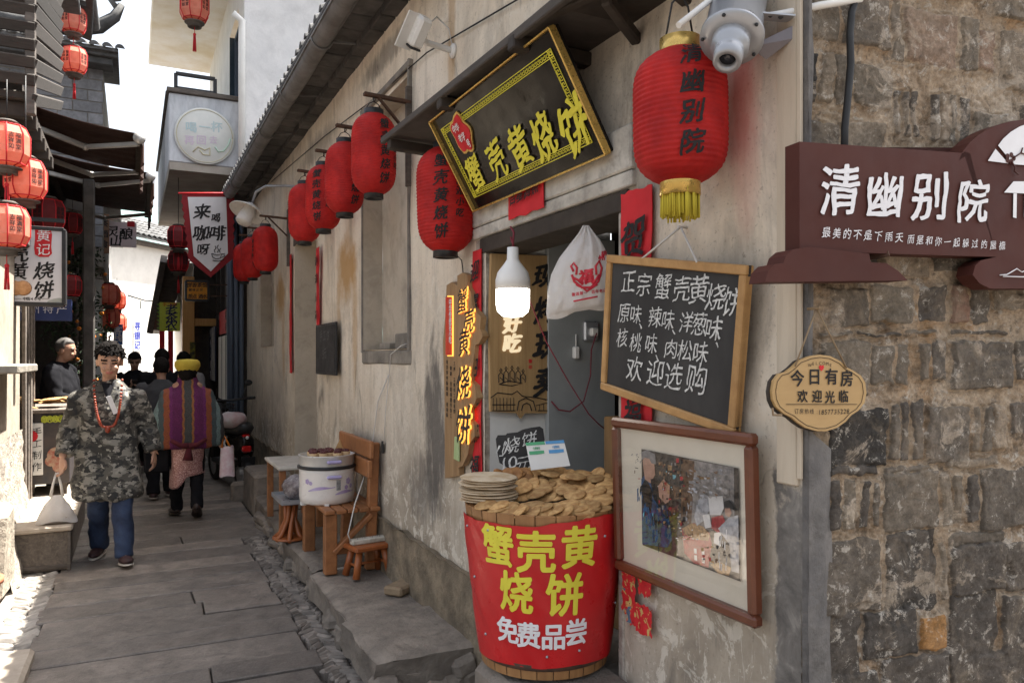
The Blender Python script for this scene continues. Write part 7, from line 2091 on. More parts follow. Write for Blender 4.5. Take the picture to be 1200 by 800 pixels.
fl_ln([(252, 296), (251, 293), (253, 291), (252, 288)]); fl_ln([(255, 296), (256, 292), (254, 290), (256, 287)]); fl_ln([(258, 296), (257, 293), (259, 291)])
b.build('lettering', m_ink, fl)
b = MB(); b.tube([onY(209, 226.5, fY), onY(278, 226.5, fY)], .012, 0, 8); b.build('rod', m_redpaper, fl)
# dark palace lanterns beyond the flag
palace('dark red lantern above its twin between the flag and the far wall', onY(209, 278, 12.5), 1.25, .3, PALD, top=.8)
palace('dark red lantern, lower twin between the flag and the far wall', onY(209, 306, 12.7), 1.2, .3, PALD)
fp_ = faceplate('orange_light_box', 'small orange box sign with black frame under the coffee flag', 'sign', 218, 329, 244, 352, 12.4, M('orange_sign_face', (.75, .33, .03), (.68, .27, .02), 8, .5, 0, transl=.3),
          [(c, 222 + i * 6, 334, .075) for i, c in enumerate('饼香茶馆')] + [(c, 223 + i * 4.3, 339.5, .045) for i, c in enumerate('徽味正宗')] + [('茶', 223, 347, .07), ('点', 228, 347, .07), ('酒', 235, 347, .07), ('水', 240, 347, .07)], m_ink, .12, m_black)
b = MB(); p = onY(248, 334, 12.46); b.bar(p + V3((-.1, 0, 0)), p + V3((.5, 0, .02)), .02, .02); p = onY(248, 347, 12.46); b.bar(p + V3((-.1, 0, 0)), p + V3((.5, 0, .02)), .02, .02); b.build('bracket', m_rust, fp_)
# orange timber frame of the tea house
of = thing('timber_doorway', 'bright orange timber doorway frame of the tea house', 'doorway', (1.0, 15.2, 0))
b = MB(); p0_ = onY(214, 330, 15.2); p1__ = onY(228, 330, 15.2)
b.bx((p0_.x, 15.2, 0), (p1__.x, 15.4, 3.1), 0, .01)
b.add([(p0_.x, 15.2, 2.6), (p1__.x, 15.2, 3.3), (p1__.x, 15.35, 3.3), (p0_.x, 15.35, 2.6), (p0_.x, 15.2, 2.4), (p0_.x, 15.35, 2.4)], [(0, 1, 2, 3)])
b.bx((p1__.x + .003, 15.25, 2.2), (1.42, 15.38, 2.34), 0, .01); b.build('post', m_orange, of)
b = MB(); b.bx((p1__.x - .08, 15.16, .3), (p1__.x + .01, 15.2, 1.9), 0, .004); b.build('dark_couplet', M('dark_gold_print', (.03, .03, .025), (.3, .25, .02), 18, .6, 0), of)
b = MB(); b.bx((p1__.x + .003, 15.5, 0), (1.45, 15.6, 3.6)); b.build('back_boards', m_dark, of)
# tea flag
tf = faceplate('tea_flag', 'lime green flag with blue black characters hanging on the orange doorway', 'flag', 187, 354, 211, 388, 14.6, M('lime_cloth', (.62, .66, .14), (.54, .58, .1), 6, .8, .1, transl=.5), [('老', 201, 362, .2), ('茶', 201, 371.5, .2), ('农', 201, 381, .2)], M('navy_ink', (.03, .03, .1), (.02, .02, .07), 8, .7, 0), .01)
b = MB(); write(b, pxitems([(c, 193 + i * 4, 356.5, .07) for i, c in enumerate('手工好茶')], V3((0, 14.6, 0)), IU, IW), fplane((0, 14.6, 0), IU, IW, off=.004), bold=.03); b.build('orange_lettering', m_fruit, tf)
b = MB()
for k in range(7): 
    p = onY(187, 355 + k * 4.6, 14.6); b.add([p, p + V3((-.05, 0, -.02)), p + V3((0, 0, -.06)), p + V3((0, .008, 0)), p + V3((-.05, .008, -.02)), p + V3((0, .008, -.06))], [(0, 1, 2), (5, 4, 3), (0, 3, 4, 1), (1, 4, 5, 2)])
b.build('toothed_edge', M('green_cloth_edge', (.2, .35, .08), (.16, .3, .06), 6, .8, 0), tf)
# small far house with leaning eave
fh = thing('low_eave_house', 'far low house with a steep pale plank eave leaning over the lane', 'house', (1.0, 19, 0))
b = MB(); P0, P1 = onY(192, 303, 17.0), onY(176, 386, 17.6)
b.bar(P0, P1, .12, .5, 0, .01, up=(0, 1, 0)); b.build('eave_plank', m_oldh, fh)
b = MB(); b.add([P0 + V3((0, .1, 0)), P1 + V3((0, .1, 0)), P1 + V3((.28, .12, -.02)), P0 + V3((.5, .12, 0)), P0 + V3((0, 2.6, 0)), P1 + V3((0, 2.6, 0)), P1 + V3((.28, 2.6, -.02)), P0 + V3((.5, 2.6, 0))], [(0, 1, 2, 3), (7, 6, 5, 4), (0, 4, 5, 1), (2, 6, 7, 3), (1, 5, 6, 2), (0, 3, 7, 4)]); b.build('eave_underside', m_old, fh)
b = MB(); b.bx((.93, 17.4, 0), (1.5, 21, 3.6)); b.build('wall', m_white, fh)
b = MB()
for (x, y_) in ((190, 410), (200, 405)): 
    p = onY(x, y_, 17.35); b.bx((p.x - .05, 17.36, .9), (p.x + .05, 17.395, 2.3), 0, .002)
b.build('red_couplet', m_redpaper, fh)
# whitewashed house closing the alley, tiled roof, hill
ew = thing('white_end_house', 'sunlit white house with dark tiled roof closing the end of the alley', 'house', (.4, 26, 0))
b = MB()
e0, e1 = V3((-2.6, 22.0, 0)), V3((2.4, 27.6, 0))          # this wall stands askew and catches the sun
ed = (e1 - e0).normalized(); en = V3((ed.y, -ed.x, 0))
b.add([e0, e1, e1 + V3((0, 0, 5.1)), e0 + V3((0, 0, 5.1)), e0 - en * 6, e1 - en * 6, e1 - en * 6 + V3((0, 0, 5.1)), e0 - en * 6 + V3((0, 0, 5.1))], [(0, 1, 2, 3), (1, 5, 6, 2), (4, 0, 3, 7), (3, 2, 6, 7)]); b.build('wall', m_white, ew)
b = MB(); L = (e1 - e0).length; n = int(L / .22)
for k in range(n):
    for j in range(6):
        p = e0 + ed * (k * .22) + en * (.35 - j * .3) + V3((0, 0, 5.1 + j * .14))
        b.grid(lambda a, c: p + ed * (math.cos(math.pi * a) * .09) - en * (.33 * c) + V3((0, 0, .05 + math.sin(math.pi * a) * .09 + .13 * c)), 5, 1)
b.add([e0 + en * .35 + V3((0, 0, 5.08)), e1 + en * .35 + V3((0, 0, 5.08)), e1 - en * 1.6 + V3((0, 0, 5.95)), e0 - en * 1.6 + V3((0, 0, 5.95))], [(0, 1, 2, 3)])
b.build('roof_tile', m_tile, ew)
b = MB(); b.bar(e0 + en * .1 + V3((0, 0, 4.98)), e1 + en * .1 + V3((0, 0, 4.98)), .2, .1); b.build('cornice', m_oldh, ew)
Yw = lambda px, py, o=0: onP(px, py, e0 + en * o, en)
b = MB()
pts4 = [Yw(157, 376, .03), Yw(166, 376, .03), Yw(166, 411, .03), Yw(157, 411, .03)]
b.add(pts4 + [p - en * .025 for p in pts4], [(0, 1, 2, 3), (0, 4, 5, 1), (1, 5, 6, 2), (2, 6, 7, 3), (3, 7, 4, 0)])
nb = thing('blue_lettered_sign', 'white sign with blue vertical characters on the far white wall', 'sign', Yw(161, 393)); b.build('panel', m_whitep, nb)
b = MB(); write(b, pxitems([('寻', 161, 382, .26), ('银', 161, 393, .26), ('记', 161, 404, .26)], e0 + en * .03, ed, WW), fplane(e0 + en * .03, ed, WW, en, .005), bold=.03, brush=.4); b.build('lettering', M('deep_blue_paint', (.02, .04, .3), (.02, .03, .22), 8, .6, 0), nb)
# low roof in front of it at the left and the white house with red lanterns
lw_ = thing('white_side_house', 'whitewashed house edge with red lanterns beyond the concrete post', 'house', (-.6, 16, 0))
b = MB(); b.bx((-4, 14, 0), (-.46, 21, 4.3)); b.build('wall', m_white, lw_)
b = MB()
for k in range(30):
    b.grid(lambda a, c: V3((-1.9 + 1.7 * c, 13.9 + k * .22 + math.cos(math.pi * a) * .09, 5.0 - .55 * c + math.sin(math.pi * a) * .09)), 5, 2)
b.bx((-2, 13.8, 4.3), (-.2, 21, 4.45)); b.build('roof_tile', m_tile, lw_)
b = MB(); b.bx((-.45, 15.2, .2), (-.42, 16.2, 2.1)); b.build('door', m_dark, lw_)
for i, (px, py, s_) in enumerate(((128, 345, 13.2), (137, 352, 15.5), (128, 372, 13.4), (138, 378, 15.8))):
    palace(['bright red lantern nearest on the far white house, upper one', 'bright red lantern behind the upper one on the far white house', 'bright red lantern nearest on the far white house, lower one', 'bright red lantern behind the lower one on the far white house'][i], atS(px, py, s_), 1.35, .3 * i, None, 'red lanterns on the far white house', letter=False, top=.25 if i < 2 else None)
# give those a strong red
faceplate('white_name_sign', 'white hanging sign with black and red characters below the awning frame', 'sign', 124, 259, 160, 290, 15.0, M('cream_sign', (.82, .74, .75), (.76, .68, .7), 6, .5, 0, transl=.5), [('灵', 132, 271, .2), ('山', 136, 282, .2), ('酿', 148, 274, .22)], m_ink, .06)
faceplate('red_seal_sign', 'small red mark panel on the white hanging sign', 'sign', 149, 259, 158, 266, 14.98, m_redpaper, None, m_ink, .01)
faceplate('blue_banner', 'blue hanging banner by the far white house', 'banner', 133, 380, 144, 404, 16.5, M('bright_blue_cloth', (.04, .14, .45), (.03, .11, .38), 6, .7, 0), [('客', 138, 387, .16), ('栈', 138, 396, .16)], m_whitep, .02)
faceplate('wood_name_sign', 'brown wooden hanging sign behind the awning frame', 'sign', 117, 250, 128, 297, 13.6, M('brown_board', (.2, .1, .05), (.14, .07, .035), 8, .6, 0), [('茶', 122, 262, .13), ('酒', 122, 274, .13), ('食', 122, 286, .13)], m_ink, .04)
b = MB(); b.tube([onY(150, 346, 20), onY(170, 352, 21), onY(185, 353, 21)], .02, 0, 5); b.tube([onY(165, 352, 21), onY(165, 362, 21)], .015, 0, 5)
tag(b.build('far_wire', m_wire), 'thin wire sagging across the far white wall', 'wire')
# wooded hill
b = MB(); b.grid(lambda a, c: V3((-160 + 320 * a, 110 + 90 * c, 34 * math.sin(c * 1.5) + 4 * noise.noise(V3((a * 9, c * 6, 2))) + 1.6 * noise.noise(V3((a * 50, c * 30, 2))))), 120, 40)
tag(b.build('hill', M('hazy_blue_green_wood', (.17, .25, .24), (.11, .18, .17), .35, .95, .6, 2, bdist=.6)), kind='structure')
# ================================================================ PEOPLE
def remesh(mb, name, mats, parent, voxel, smooth=4, fold=None, pick=None, local=True):
    me = mb.mesh(name + '_tmp', mats)
    o = bpy.data.objects.new(name + '_tmp', me); col.objects.link(o)
    md = o.modifiers.new('r', 'REMESH'); md.mode = 'VOXEL'; md.voxel_size = voxel; md.use_smooth_shade = True
    if smooth:
        m2 = o.modifiers.new('s', 'SMOOTH'); m2.factor = .5; m2.iterations = smooth
    dg = bpy.context.evaluated_depsgraph_get(); dg.update()
    out = bpy.data.meshes.new_from_object(o.evaluated_get(dg))
    bpy.data.objects.remove(o); bpy.data.meshes.remove(me)
    out.materials.clear()
    for mt in mats: out.materials.append(mt)
    if fold:
        nv = [v.normal.copy() for v in out.vertices]
        for v, n in zip(out.vertices, nv): v.co = v.co + n * fold(v.co)
    mi = [0] * len(out.polygons)
    if pick:
        for p in out.polygons: mi[p.index] = pick(p.center, p.normal)
    out.polygons.foreach_set('material_index', mi)
    for p in out.polygons: p.use_smooth = True
    at = out.attributes.new('rnd', 'FLOAT', 'FACE'); at.data.foreach_set('value', [.5] * len(out.polygons))
    ob = bpy.data.objects.new(name, out); col.objects.link(ob); ob.parent = parent
    ROOTM[ob.name] = ROOTM[parent.name]
    return ob
def rings(mb, rs, seg=28, m=0):
    """stack of horizontal ellipses (cx, cy, z, rx, ry), closed at both ends"""
    vs_ = []
    for (cx, cy, z, rx, ry) in rs:
        for k in range(seg):
            a = 2 * math.pi * k / seg
            c_, s_ = math.cos(a), math.sin(a)
            vs_.append((cx + rx * math.copysign(abs(c_) ** .85, c_), cy + ry * math.copysign(abs(s_) ** .85, s_), z))
    fs = [(i * seg + k, i * seg + (k + 1) % seg, (i + 1) * seg + (k + 1) % seg, (i + 1) * seg + k) for i in range(len(rs) - 1) for k in range(seg)]
    fs += [tuple(range(seg)), tuple((len(rs) - 1) * seg + k for k in range(seg))]
    return mb.add(vs_, fs, m, True)
def hand(mb, w_, d_, side, curl=.6):
    """palm, four unequal bent fingers and a thumb; w_ wrist, d_ pointing direction, side the thumb's direction"""
    w_, d_ = V3(w_), V3(d_).normalized(); t_ = V3(side); t_ = (t_ - d_ * t_.dot(d_)).normalized(); n_ = d_.cross(t_)
    Mx = Matrix((t_, n_, d_)).transposed()
    mb.ball(w_ + d_ * .045, (.04, .017, .055), 0, 12, Mx)
    for k, (off, L) in enumerate(((.029, .07), (.01, .08), (-.01, .074), (-.029, .058))):
        p = w_ + d_ * .082 + t_ * off
        q = p + (d_ * math.cos(curl * .5) + n_ * math.sin(curl * .5)) * L * .5
        r_ = q + (d_ * math.cos(curl * 1.5) + n_ * math.sin(curl * 1.5)) * L * .5
        mb.tube([w_ + d_ * .05 + t_ * off * .8, p, q, r_], [.01, .0095, .0088, .0075], 0, 7)
    p = w_ + d_ * .025 + t_ * .03
    mb.tube([w_ + d_ * .015 + t_ * .02, p + t_ * .014 + d_ * .01, p + t_ * .026 + d_ * .035, p + t_ * .02 + d_ * .058 + n_ * .012], [.013, .0115, .0105, .0085], 0, 7)
m_lip = M('lips', (.4, .14, .1), (.36, .12, .09), 30, .45, 0)
m_eye = M('dark_eyes', (.03, .02, .018), (.02, .015, .012), 30, .3, 0)
m_shoe = M('dark_sneaker', (.05, .02, .022), (.03, .015, .016), 20, .6, .1)
m_sole = M('pale_sole', (.5, .47, .42), (.4, .37, .33), 20, .8, .1)
m_boot = M('dark_leather_boot', (.03, .018, .015), (.02, .012, .01), 14, .4, .1)
def head_mat(c, yaw=0.0, tilt=0.0, k=1.0):
    return Matrix.Translation(V3(c)) @ Matrix.Rotation(yaw, 4, 'Z') @ Matrix.Rotation(tilt, 4, 'X') @ Matrix.Scale(k, 4)
def make_person(label, loc, rz, arms, legs, head, coat, coat_mat, tr_mat, shoe=None, sleeve=(.085, .07, .062), hair='short', hair_m=None, trouser_r=(.1, .085, .075), hems=True, group=None, fold=.012, face=True, tufts=True, coat_fold=None, voxel=.011):
    """arms: ((shoulder, elbow, wrist, finger direction, thumb side), x2); legs: ((hip, knee, ankle, toe direction), x2); head: (centre, yaw, tilt)"""
    t = thing('person', label, 'person', loc, rz, group)
    HM = head_mat(*head); HC = V3(head[0])
    b = MB()
    # one skin: skull, jaw, nose, ears, neck, trunk, limbs, hands, feet
    b.ball((0, 0, .02), (.077, .094, .1), 0, 22); b.ball((0, -.018, -.045), (.06, .07, .075), 0, 18); b.ball((0, -.03, -.088), (.032, .04, .026), 0, 12)
    b.ball((0, -.092, -.02), (.012, .018, .026), 0, 10); b.ball((0, -.096, -.036), (.017, .014, .011), 0, 10)
    b.ball((-.034, -.078, -.035), (.024, .016, .02), 0, 10); b.ball((.034, -.078, -.035), (.024, .016, .02), 0, 10)
    b.ball((0, -.085, -.066), (.024, .013, .013), 0, 10)
    for s_ in (-1, 1): b.ball((s_ * .079, .008, -.012), (.012, .02, .032), 0, 10); b.ball((s_ * .032, -.085, .022), (.026, .012, .009), 0, 10)
    b.warp(lambda p: HM @ p)
    nb_ = V3((HC.x * .4, HC.y * .4 + .02, 1.36))
    b.tube([HM @ V3((0, .02, -.06)), HC.lerp(nb_, .6) + V3((0, .015, -.03)), nb_], [.05, .052, .06], 0, 14)
    rings(b, [(0, 0, .8, .13, .09), (0, 0, 1.0, .13, .09), (0, 0, 1.2, .15, .1), (0, .01, 1.34, .14, .085), (0, .01, 1.39, .07, .06)])
    for (S, E, W_, dd, sd) in arms:
        b.tube([S, V3(S).lerp(V3(E), .5), E, V3(E).lerp(V3(W_), .6), W_], [.052, .046, .04, .036, .027], 0, 12); hand(b, W_, dd, sd)
    for (Hp, K, A, td) in legs:
        b.tube([Hp, V3(Hp).lerp(V3(K), .5), K, V3(K).lerp(V3(A), .35), A], [.08, .068, .05, .052, .035], 0, 12)
        a_ = V3(A); d_ = V3(td).normalized(); b.tube([a_ + V3((0, 0, -.02)), a_ + d_ * .1 + V3((0, 0, -.05))], [.035, .03], 0, 8)
    IM = HM.inverted()
    def pick(c, n):
        q = IM @ c
        if q.y < -.05 and abs(q.x) < .08 and -.11 < q.z < .1 and face:
            if abs(q.z - .001) < .0055 and .014 < abs(q.x) < .05: return 2
            if abs(q.z - .026 + abs(abs(q.x) - .032) * .15) < .0055 and .012 < abs(q.x) < .055: return 3
            if abs(q.z + .066) < .009 and abs(q.x) < .024: return 1
            if abs(q.z + .039) < .004 and .004 < abs(q.x) < .012 and q.y < -.1: return 2
        return 0
    remesh(b, 'body', [m_skin, m_lip, m_eye, hair_m or m_hair], t, .0065, 3, None, pick)
    # coat and sleeves
    b = MB(); rings(b, coat)
    for (S, E, W_, dd, sd) in arms:
        S, E, W_ = V3(S), V3(E), V3(W_)
        S0 = S + V3((-math.copysign(.06, S.x), 0, .03))
        b.ball(S, (sleeve[0] * .96,) * 3, 0, 12)
        b.tube([S0, S, S.lerp(E, .5), E, E.lerp(W_, .55), W_ + (E - W_).normalized() * .02], [sleeve[0] * .9, sleeve[0], (sleeve[0] + sleeve[1]) / 2, sleeve[1], (sleeve[1] + sleeve[2]) / 2 * 1.04, sleeve[2]], 0, 16)
    cf = coat_fold or (lambda p: fold * (noise.noise(V3((p.x * 9 + p.z * 3, p.y * 9, p.z * 3.2))) + .5 * noise.noise(V3((p.x * 14 + 3, p.y * 14, p.z * 13 + p.x * 9))) + .25 * noise.noise(V3((p.x * 9 + p.z * 12, p.y * 6, p.z * 16)))) )
    remesh(b, 'coat', [coat_mat], t, voxel, 5, cf)
    if tr_mat is not None:
        b = MB()
        for (Hp, K, A, td) in legs:
            Hp, K, A = V3(Hp), V3(K), V3(A)
            b.tube([Hp + V3((0, 0, .08)), Hp, Hp.lerp(K, .5), K, K.lerp(A, .5), A + V3((0, 0, -.025))], [trouser_r[0] * .9, trouser_r[0], trouser_r[0] * .97, trouser_r[1], trouser_r[2], trouser_r[2] * .98], 0, 16)
        rings(b, [(0, 0, .74, .12, .09), (0, 0, .9, .15, .11)])
        remesh(b, 'trousers', [tr_mat], t, .011, 4, lambda p: .012 * (noise.noise(V3((p.x * 12, p.y * 12, p.z * 7))) + .6 * noise.noise(V3((p.x * 14, p.y * 14, p.z * 18 + p.x * 16)))))
    for (Hp, K, A, td) in legs:
        a_ = V3(A); d_ = V3(td).normalized(); sd_ = V3((-d_.y, d_.x, 0)).normalized(); up_ = sd_.cross(d_) * -1
        if up_.z < 0: up_ = -up_
        Mx = Matrix((d_, sd_, up_)).transposed()
        b = MB(); c_ = a_ + d_ * .06 - up_ * .045
        b.ball(c_, (.14, .05, .035), 0, 18, Mx); b.ball(a_ + d_ * .0 - up_ * .015, (.055, .045, .055), 0, 14, Mx); b.ball(c_ + d_ * .06, (.075, .049, .03), 0, 14, Mx)
        sh__ = remesh(b, 'shoe', [shoe or m_shoe], t, .008, 2)
        b = MB(); b.ball(c_ - up_ * .027, (.148, .053, .014), 0, 18, Mx); b.build('sole', m_sole if shoe is None else shoe, sh__, local=True)
    # hair
    if hair:
        b = MB(); n = 30
        b.ball((0, .008, .022), (.09, .108, .118), 0, n)
        def hw(p):
            d_ = (p - V3((0, .008, .022)))
            front = -p.y / .108
            lim = {'short': .055, 'bob': .055, 'crop': .075}[hair]
            low = {'short': -.045, 'bob': -.16, 'crop': -.03}[hair]
            hide = (front > .25 and p.z < lim + .02 * noise.noise(V3((p.x * 60, 0, 1)))) or (front > -.3 and abs(p.x) > .05 and p.z < -.0) or p.z < low
            if hide: return V3((p.x * .6, p.y * .6 + .01, p.z * .6))
            k_ = {'short': .02 if tufts else .007, 'bob': .012, 'crop': .003}[hair]
            g_ = k_ * noise.noise(V3((p.x * 55, p.y * 55, p.z * 22))) + k_ * .6 * (1 if p.z > .03 else .2) * (.3 + noise.noise(V3((p.x * 22, p.y * 22, p.z * 9))))
            s_ = {'short': 1.03, 'bob': 1.05, 'crop': .965}[hair]
            return V3((0, .008, .022)) + d_ * s_ + d_.normalized() * g_
        b.warp(hw); b.warp(lambda p: HM @ p)
        b.build('hair', hair_m or m_hair, t, local=True)
        if hair == 'short' and tufts:
            b = MB(); random.seed(5)
            for k in range(260):
                a = random.random() * 6.283; e = random.uniform(.15, 1.5)
                d_ = V3((math.cos(a) * math.cos(e), math.sin(a) * math.cos(e), math.sin(e)))
                if d_.y < -.5 and d_.z < .35: continue
                p = V3((0, .008, .022)) + V3((d_.x * .09, d_.y * .108, d_.z * .118))
                q = p + d_ * random.uniform(.006, .02) + V3((random.uniform(-.02, .02), -.016, random.uniform(-.03, .0)))
                b.tube([HM @ (p - d_ * .01), HM @ p.lerp(q, .5), HM @ q], [.009, .007, .001], 0, 4)
            b.build('hair_tufts', hair_m or m_hair, t, local=True)
    return t
dn = V3((0, 0, -1))

# ---- man in camouflage coat walking towards the viewer
man = make_person('man in long camouflage coat and jeans walking up the lane with a white bag', (-.17, 6.9, 0), 0,
    arms=(((-.19, .0, 1.285), (-.275, .03, 1.05), (-.31, -.08, .84), (-.03, -.12, -1), (.5, -.8, 0)), ((.19, .0, 1.285), (.285, .07, 1.05), (.33, .02, .83), (.04, -.05, -1), (-.3, -.9, 0))),
    legs=(((-.09, .0, .8), (-.075, .0, .45), (-.07, .2, .1), (-.25, -1, -.12)), ((.09, 0, .8), (.105, -.13, .46), (.115, -.2, .085), (.15, -1, .12))),
    head=((.01, -.04, 1.58), .0, .22, 1.1),
    coat=[(0, -.02, .5, .245, .195), (0, -.02, .52, .257, .205), (0, -.015, .62, .25, .195), (0, -.01, .8, .23, .165), (0, .0, 1.0, .215, .15), (0, .0, 1.2, .215, .15), (0, .01, 1.3, .2, .13), (0, .015, 1.37, .14, .1), (0, .02, 1.43, .085, .078)],
    coat_mat=m_camo, tr_mat=m_jean, sleeve=(.082, .074, .066), trouser_r=(.09, .078, .072), fold=.019)

b = MB(); b.grid(lambda a, c: V3((.045 * (2 * a - 1) * c + .0, -.163 - .012 * (1 - abs(2 * a - 1)) + .065 * c ** 2, 1.24 + .17 * c)), 8, 10)
b.build('tee_shirt', m_darkcl, man, local=True)
b = MB()
for k in range(56):
    t_ = k / 55 * 2 - 1
    z = 1.43 - .36 * (1 - t_ * t_) ** .8; x = .098 * (abs(t_) ** .55) * (1 if t_ > 0 else -1)
    y_ = -.06 - .125 * min(1, (1.44 - z) / .14) ** .8
    b.ball((x, y_, z), .011, 0, 7)
b.ball((0, -.192, 1.05), (.02, .014, .026), 0, 10)
b.build('bead_necklace', M('red_wooden_bead', (.3, .05, .02), (.2, .03, .014), 30, .3, 0), man, local=True)
b = MB(); b.box((.03, -.178, 1.24), (.035, .004, .15), Matrix.Rotation(-.35, 3, 'Y') @ Matrix.Rotation(.2, 3, 'X')); b.build('white_cord_tag', m_whitep, man, local=True)
# the bag he carries
hb = thing('carrier_bag', 'thin white carrier bag hanging from the hand of the man in camouflage', 'bag', (-.5, 6.8, .4))
b = MB()
bc_ = V3((-.515, 6.78, .36))
def bagw(a, c):
    an = 2 * math.pi * a
    w_ = (.135 * (1 - c) ** .5 * (1 - .15 * c) + .02) if c > .02 else .125
    w_ = .14 * (1 - .8 * c ** 1.3)
    return bc_ + V3((math.cos(an) * w_ + .012 * nz((a * 9, c * 4, 1), 1), math.sin(an) * w_ * .45 + .01 * nz((a * 11, c * 4, 4), 1), .2 * c + .012 * math.sin(an * 3) * (1 - c)))
b.grid(bagw, 32, 14); b.lathe([(1e-4, 0), (.13, 0.0)], bc_, 24, M=Matrix.Diagonal((1, .45, 1)))
b.build('bag', m_bag, hb)
b = MB()
for dx in (-.02, .02): b.tube([bc_ + V3((dx * 2, 0, .19)), bc_ + V3((dx * 1.3, 0, .28)), V3((-.515 + dx * .3, 6.8, .73))], [.012, .009, .006], 0, 6)
b.build('handle', m_bag, hb)
b = MB()
for k in range(5): b.lathe([(1e-4, .0), (.05, 0), (.05, .012), (1e-4, .012)], bc_ + V3((-.05 + .025 * k, .0, .015 + .008 * (k % 3))), 14)
b.build('contents', m_biscuit, hb)

# ---- woman with the yellow hat seen from behind
m_shawl = stripes_mat('striped_knit_shawl', [(0, (.05, .05, .05)), (.1, (.25, .1, .03)), (.16, (.1, .012, .07)), (.42, (.13, .018, .1)), (.5, (.22, .06, .025)), (.66, (.05, .07, .075)), (.8, (.14, .2, .2)), (.92, (.05, .05, .055))], 0, 3.0, .025)
m_skirt, _nt, _bs = base_mat('pink_sequin_skirt')
_c = ramp(_nt, noi(_nt, coords(_nt), 130, 2, .6), [(.35, (.22, .09, .1)), (.55, (.46, .24, .22)), (.66, (.85, .65, .6))])
_nt.links.new(_c, _bs.inputs['Base Color']); _bs.inputs['Roughness'].default_value = .35; _bs.inputs['Metallic'].default_value = .3
bump(_nt, _bs, noi(_nt, coords(_nt), 130, 2), .7, .006)
wom = make_person('woman in yellow hat, striped shawl and pink sequin skirt walking away with bags', (.5, 8.4, 0), 0,
    arms=(((-.18, .0, 1.24), (-.26, .0, 1.0), (-.29, -.06, .8), (-.1, 0, -1), (0, 1, 0)), ((.18, 0, 1.24), (.26, .02, 1.0), (.3, -.02, .78), (.1, 0, -1), (0, 1, 0))),
    legs=(((-.08, 0, .72), (-.09, .0, .42), (-.1, .12, .1), (-.2, 1, -.1)), ((.08, 0, .72), (.085, -.02, .42), (.075, -.16, .14), (.12, 1, -.45))),
    head=((0, .02, 1.435), math.pi, .05),
    coat=[(0, 0, .7, .24, .15), (0, 0, .72, .31, .18), (0, 0, .86, .345, .19), (0, 0, 1.0, .335, .185), (0, 0, 1.14, .29, .17), (0, 0, 1.24, .22, .14), (0, .01, 1.31, .13, .11), (0, .015, 1.38, .095, .095), (0, .015, 1.43, .085, .085)],
    coat_mat=m_shawl, tr_mat=m_darkcl, trouser_r=(.09, .07, .06), shoe=m_boot, sleeve=(.07, .066, .058), hair='bob', fold=.014)
b = MB(); rings(b, [(0, 0, .3, .165, .13), (0, 0, .5, .16, .13), (0, 0, .74, .17, .135)])
b.warp(lambda p: p + V3((0, 0, .14 * max(0, min(1, (.1 + p.x) / .12)) * (1 if p.z < .35 else 0))))
remesh(b, 'skirt', [m_skirt], wom, .011, 3, lambda p: .016 * noise.noise(V3((p.x * 11, p.y * 11, p.z * 2))))
b = MB()
b.lathe([(.08, 0), (.098, .02), (.112, .05), (.108, .085), (.085, .105), (.0, .112)], seg=28); b.warp(lambda p: p + V3((.004 * nz(p, 14), .004 * nz(p, 14, 3), 0))); b.warp(lambda p: V3((p.x * 1.1, p.y * 1.16 + .01, p.z * 1.15 + 1.468)))
b.build('yellow_hat', M('yellow_felt', (.5, .38, .05), (.4, .3, .035), 12, .9, .3, 60), wom, local=True)
b = MB()
for (P1_, P2_) in (((-.16, -.19, .8), (0, -.215, .74)), ((.16, -.19, .8), (0, -.215, .74))): b.tube([P1_, V3(P1_).lerp(V3(P2_), .5) + V3((0, -.01, -.02)), P2_], [.02, .024, .03], 0, 8)
b.ball((0, -.21, .735), (.035, .03, .035), 0, 10); b.tube([(0, -.21, .72), (-.01, -.215, .6)], [.022, .05], 0, 10)
b.build('knotted_tassel', M('wine_wool', (.1, .012, .02), (.06, .008, .014), 20, .95, .4), wom, local=True)
hb2 = thing('shoulder_bag', 'dark square handbag at the side of the woman in the shawl', 'bag', (.2, 8.4, .55))
b = MB(); b.bx((.1, 8.33, .47), (.33, 8.42, .76), 0, .02); b.build('bag', m_darkcl, hb2)
b = MB(); b.tube([(.14, 8.37, .75), (.2, 8.37, .98), (.28, 8.37, .76)], .01, 0, 6); b.build('strap', m_darkcl, hb2)
hb3 = thing('tote_bag', 'pink and white patterned tote bag hanging from the arm of the woman', 'bag', (.86, 8.35, .5))
b = MB(); b.grid(lambda a, c: V3((.87 + math.cos(a * 6.283) * (.075 - .012 * c), 8.34 + math.sin(a * 6.283) * .05, .4 + .3 * c + .01 * math.sin(a * 19))), 24, 8); b.lathe([(1e-4, 0), (.074, 0)], (.87, 8.34, .4), 20, M=Matrix.Diagonal((1, .67, 1)))
b.build('bag', M('pink_white_print', (.6, .4, .46), (.72, .66, .68), 16, .7, .1), hb3)
b = MB(); b.tube([(.82, 8.34, .69), (.84, 8.37, .82), (.9, 8.34, .69)], .012, 0, 6); b.build('orange_handle', m_fruit, hb3)

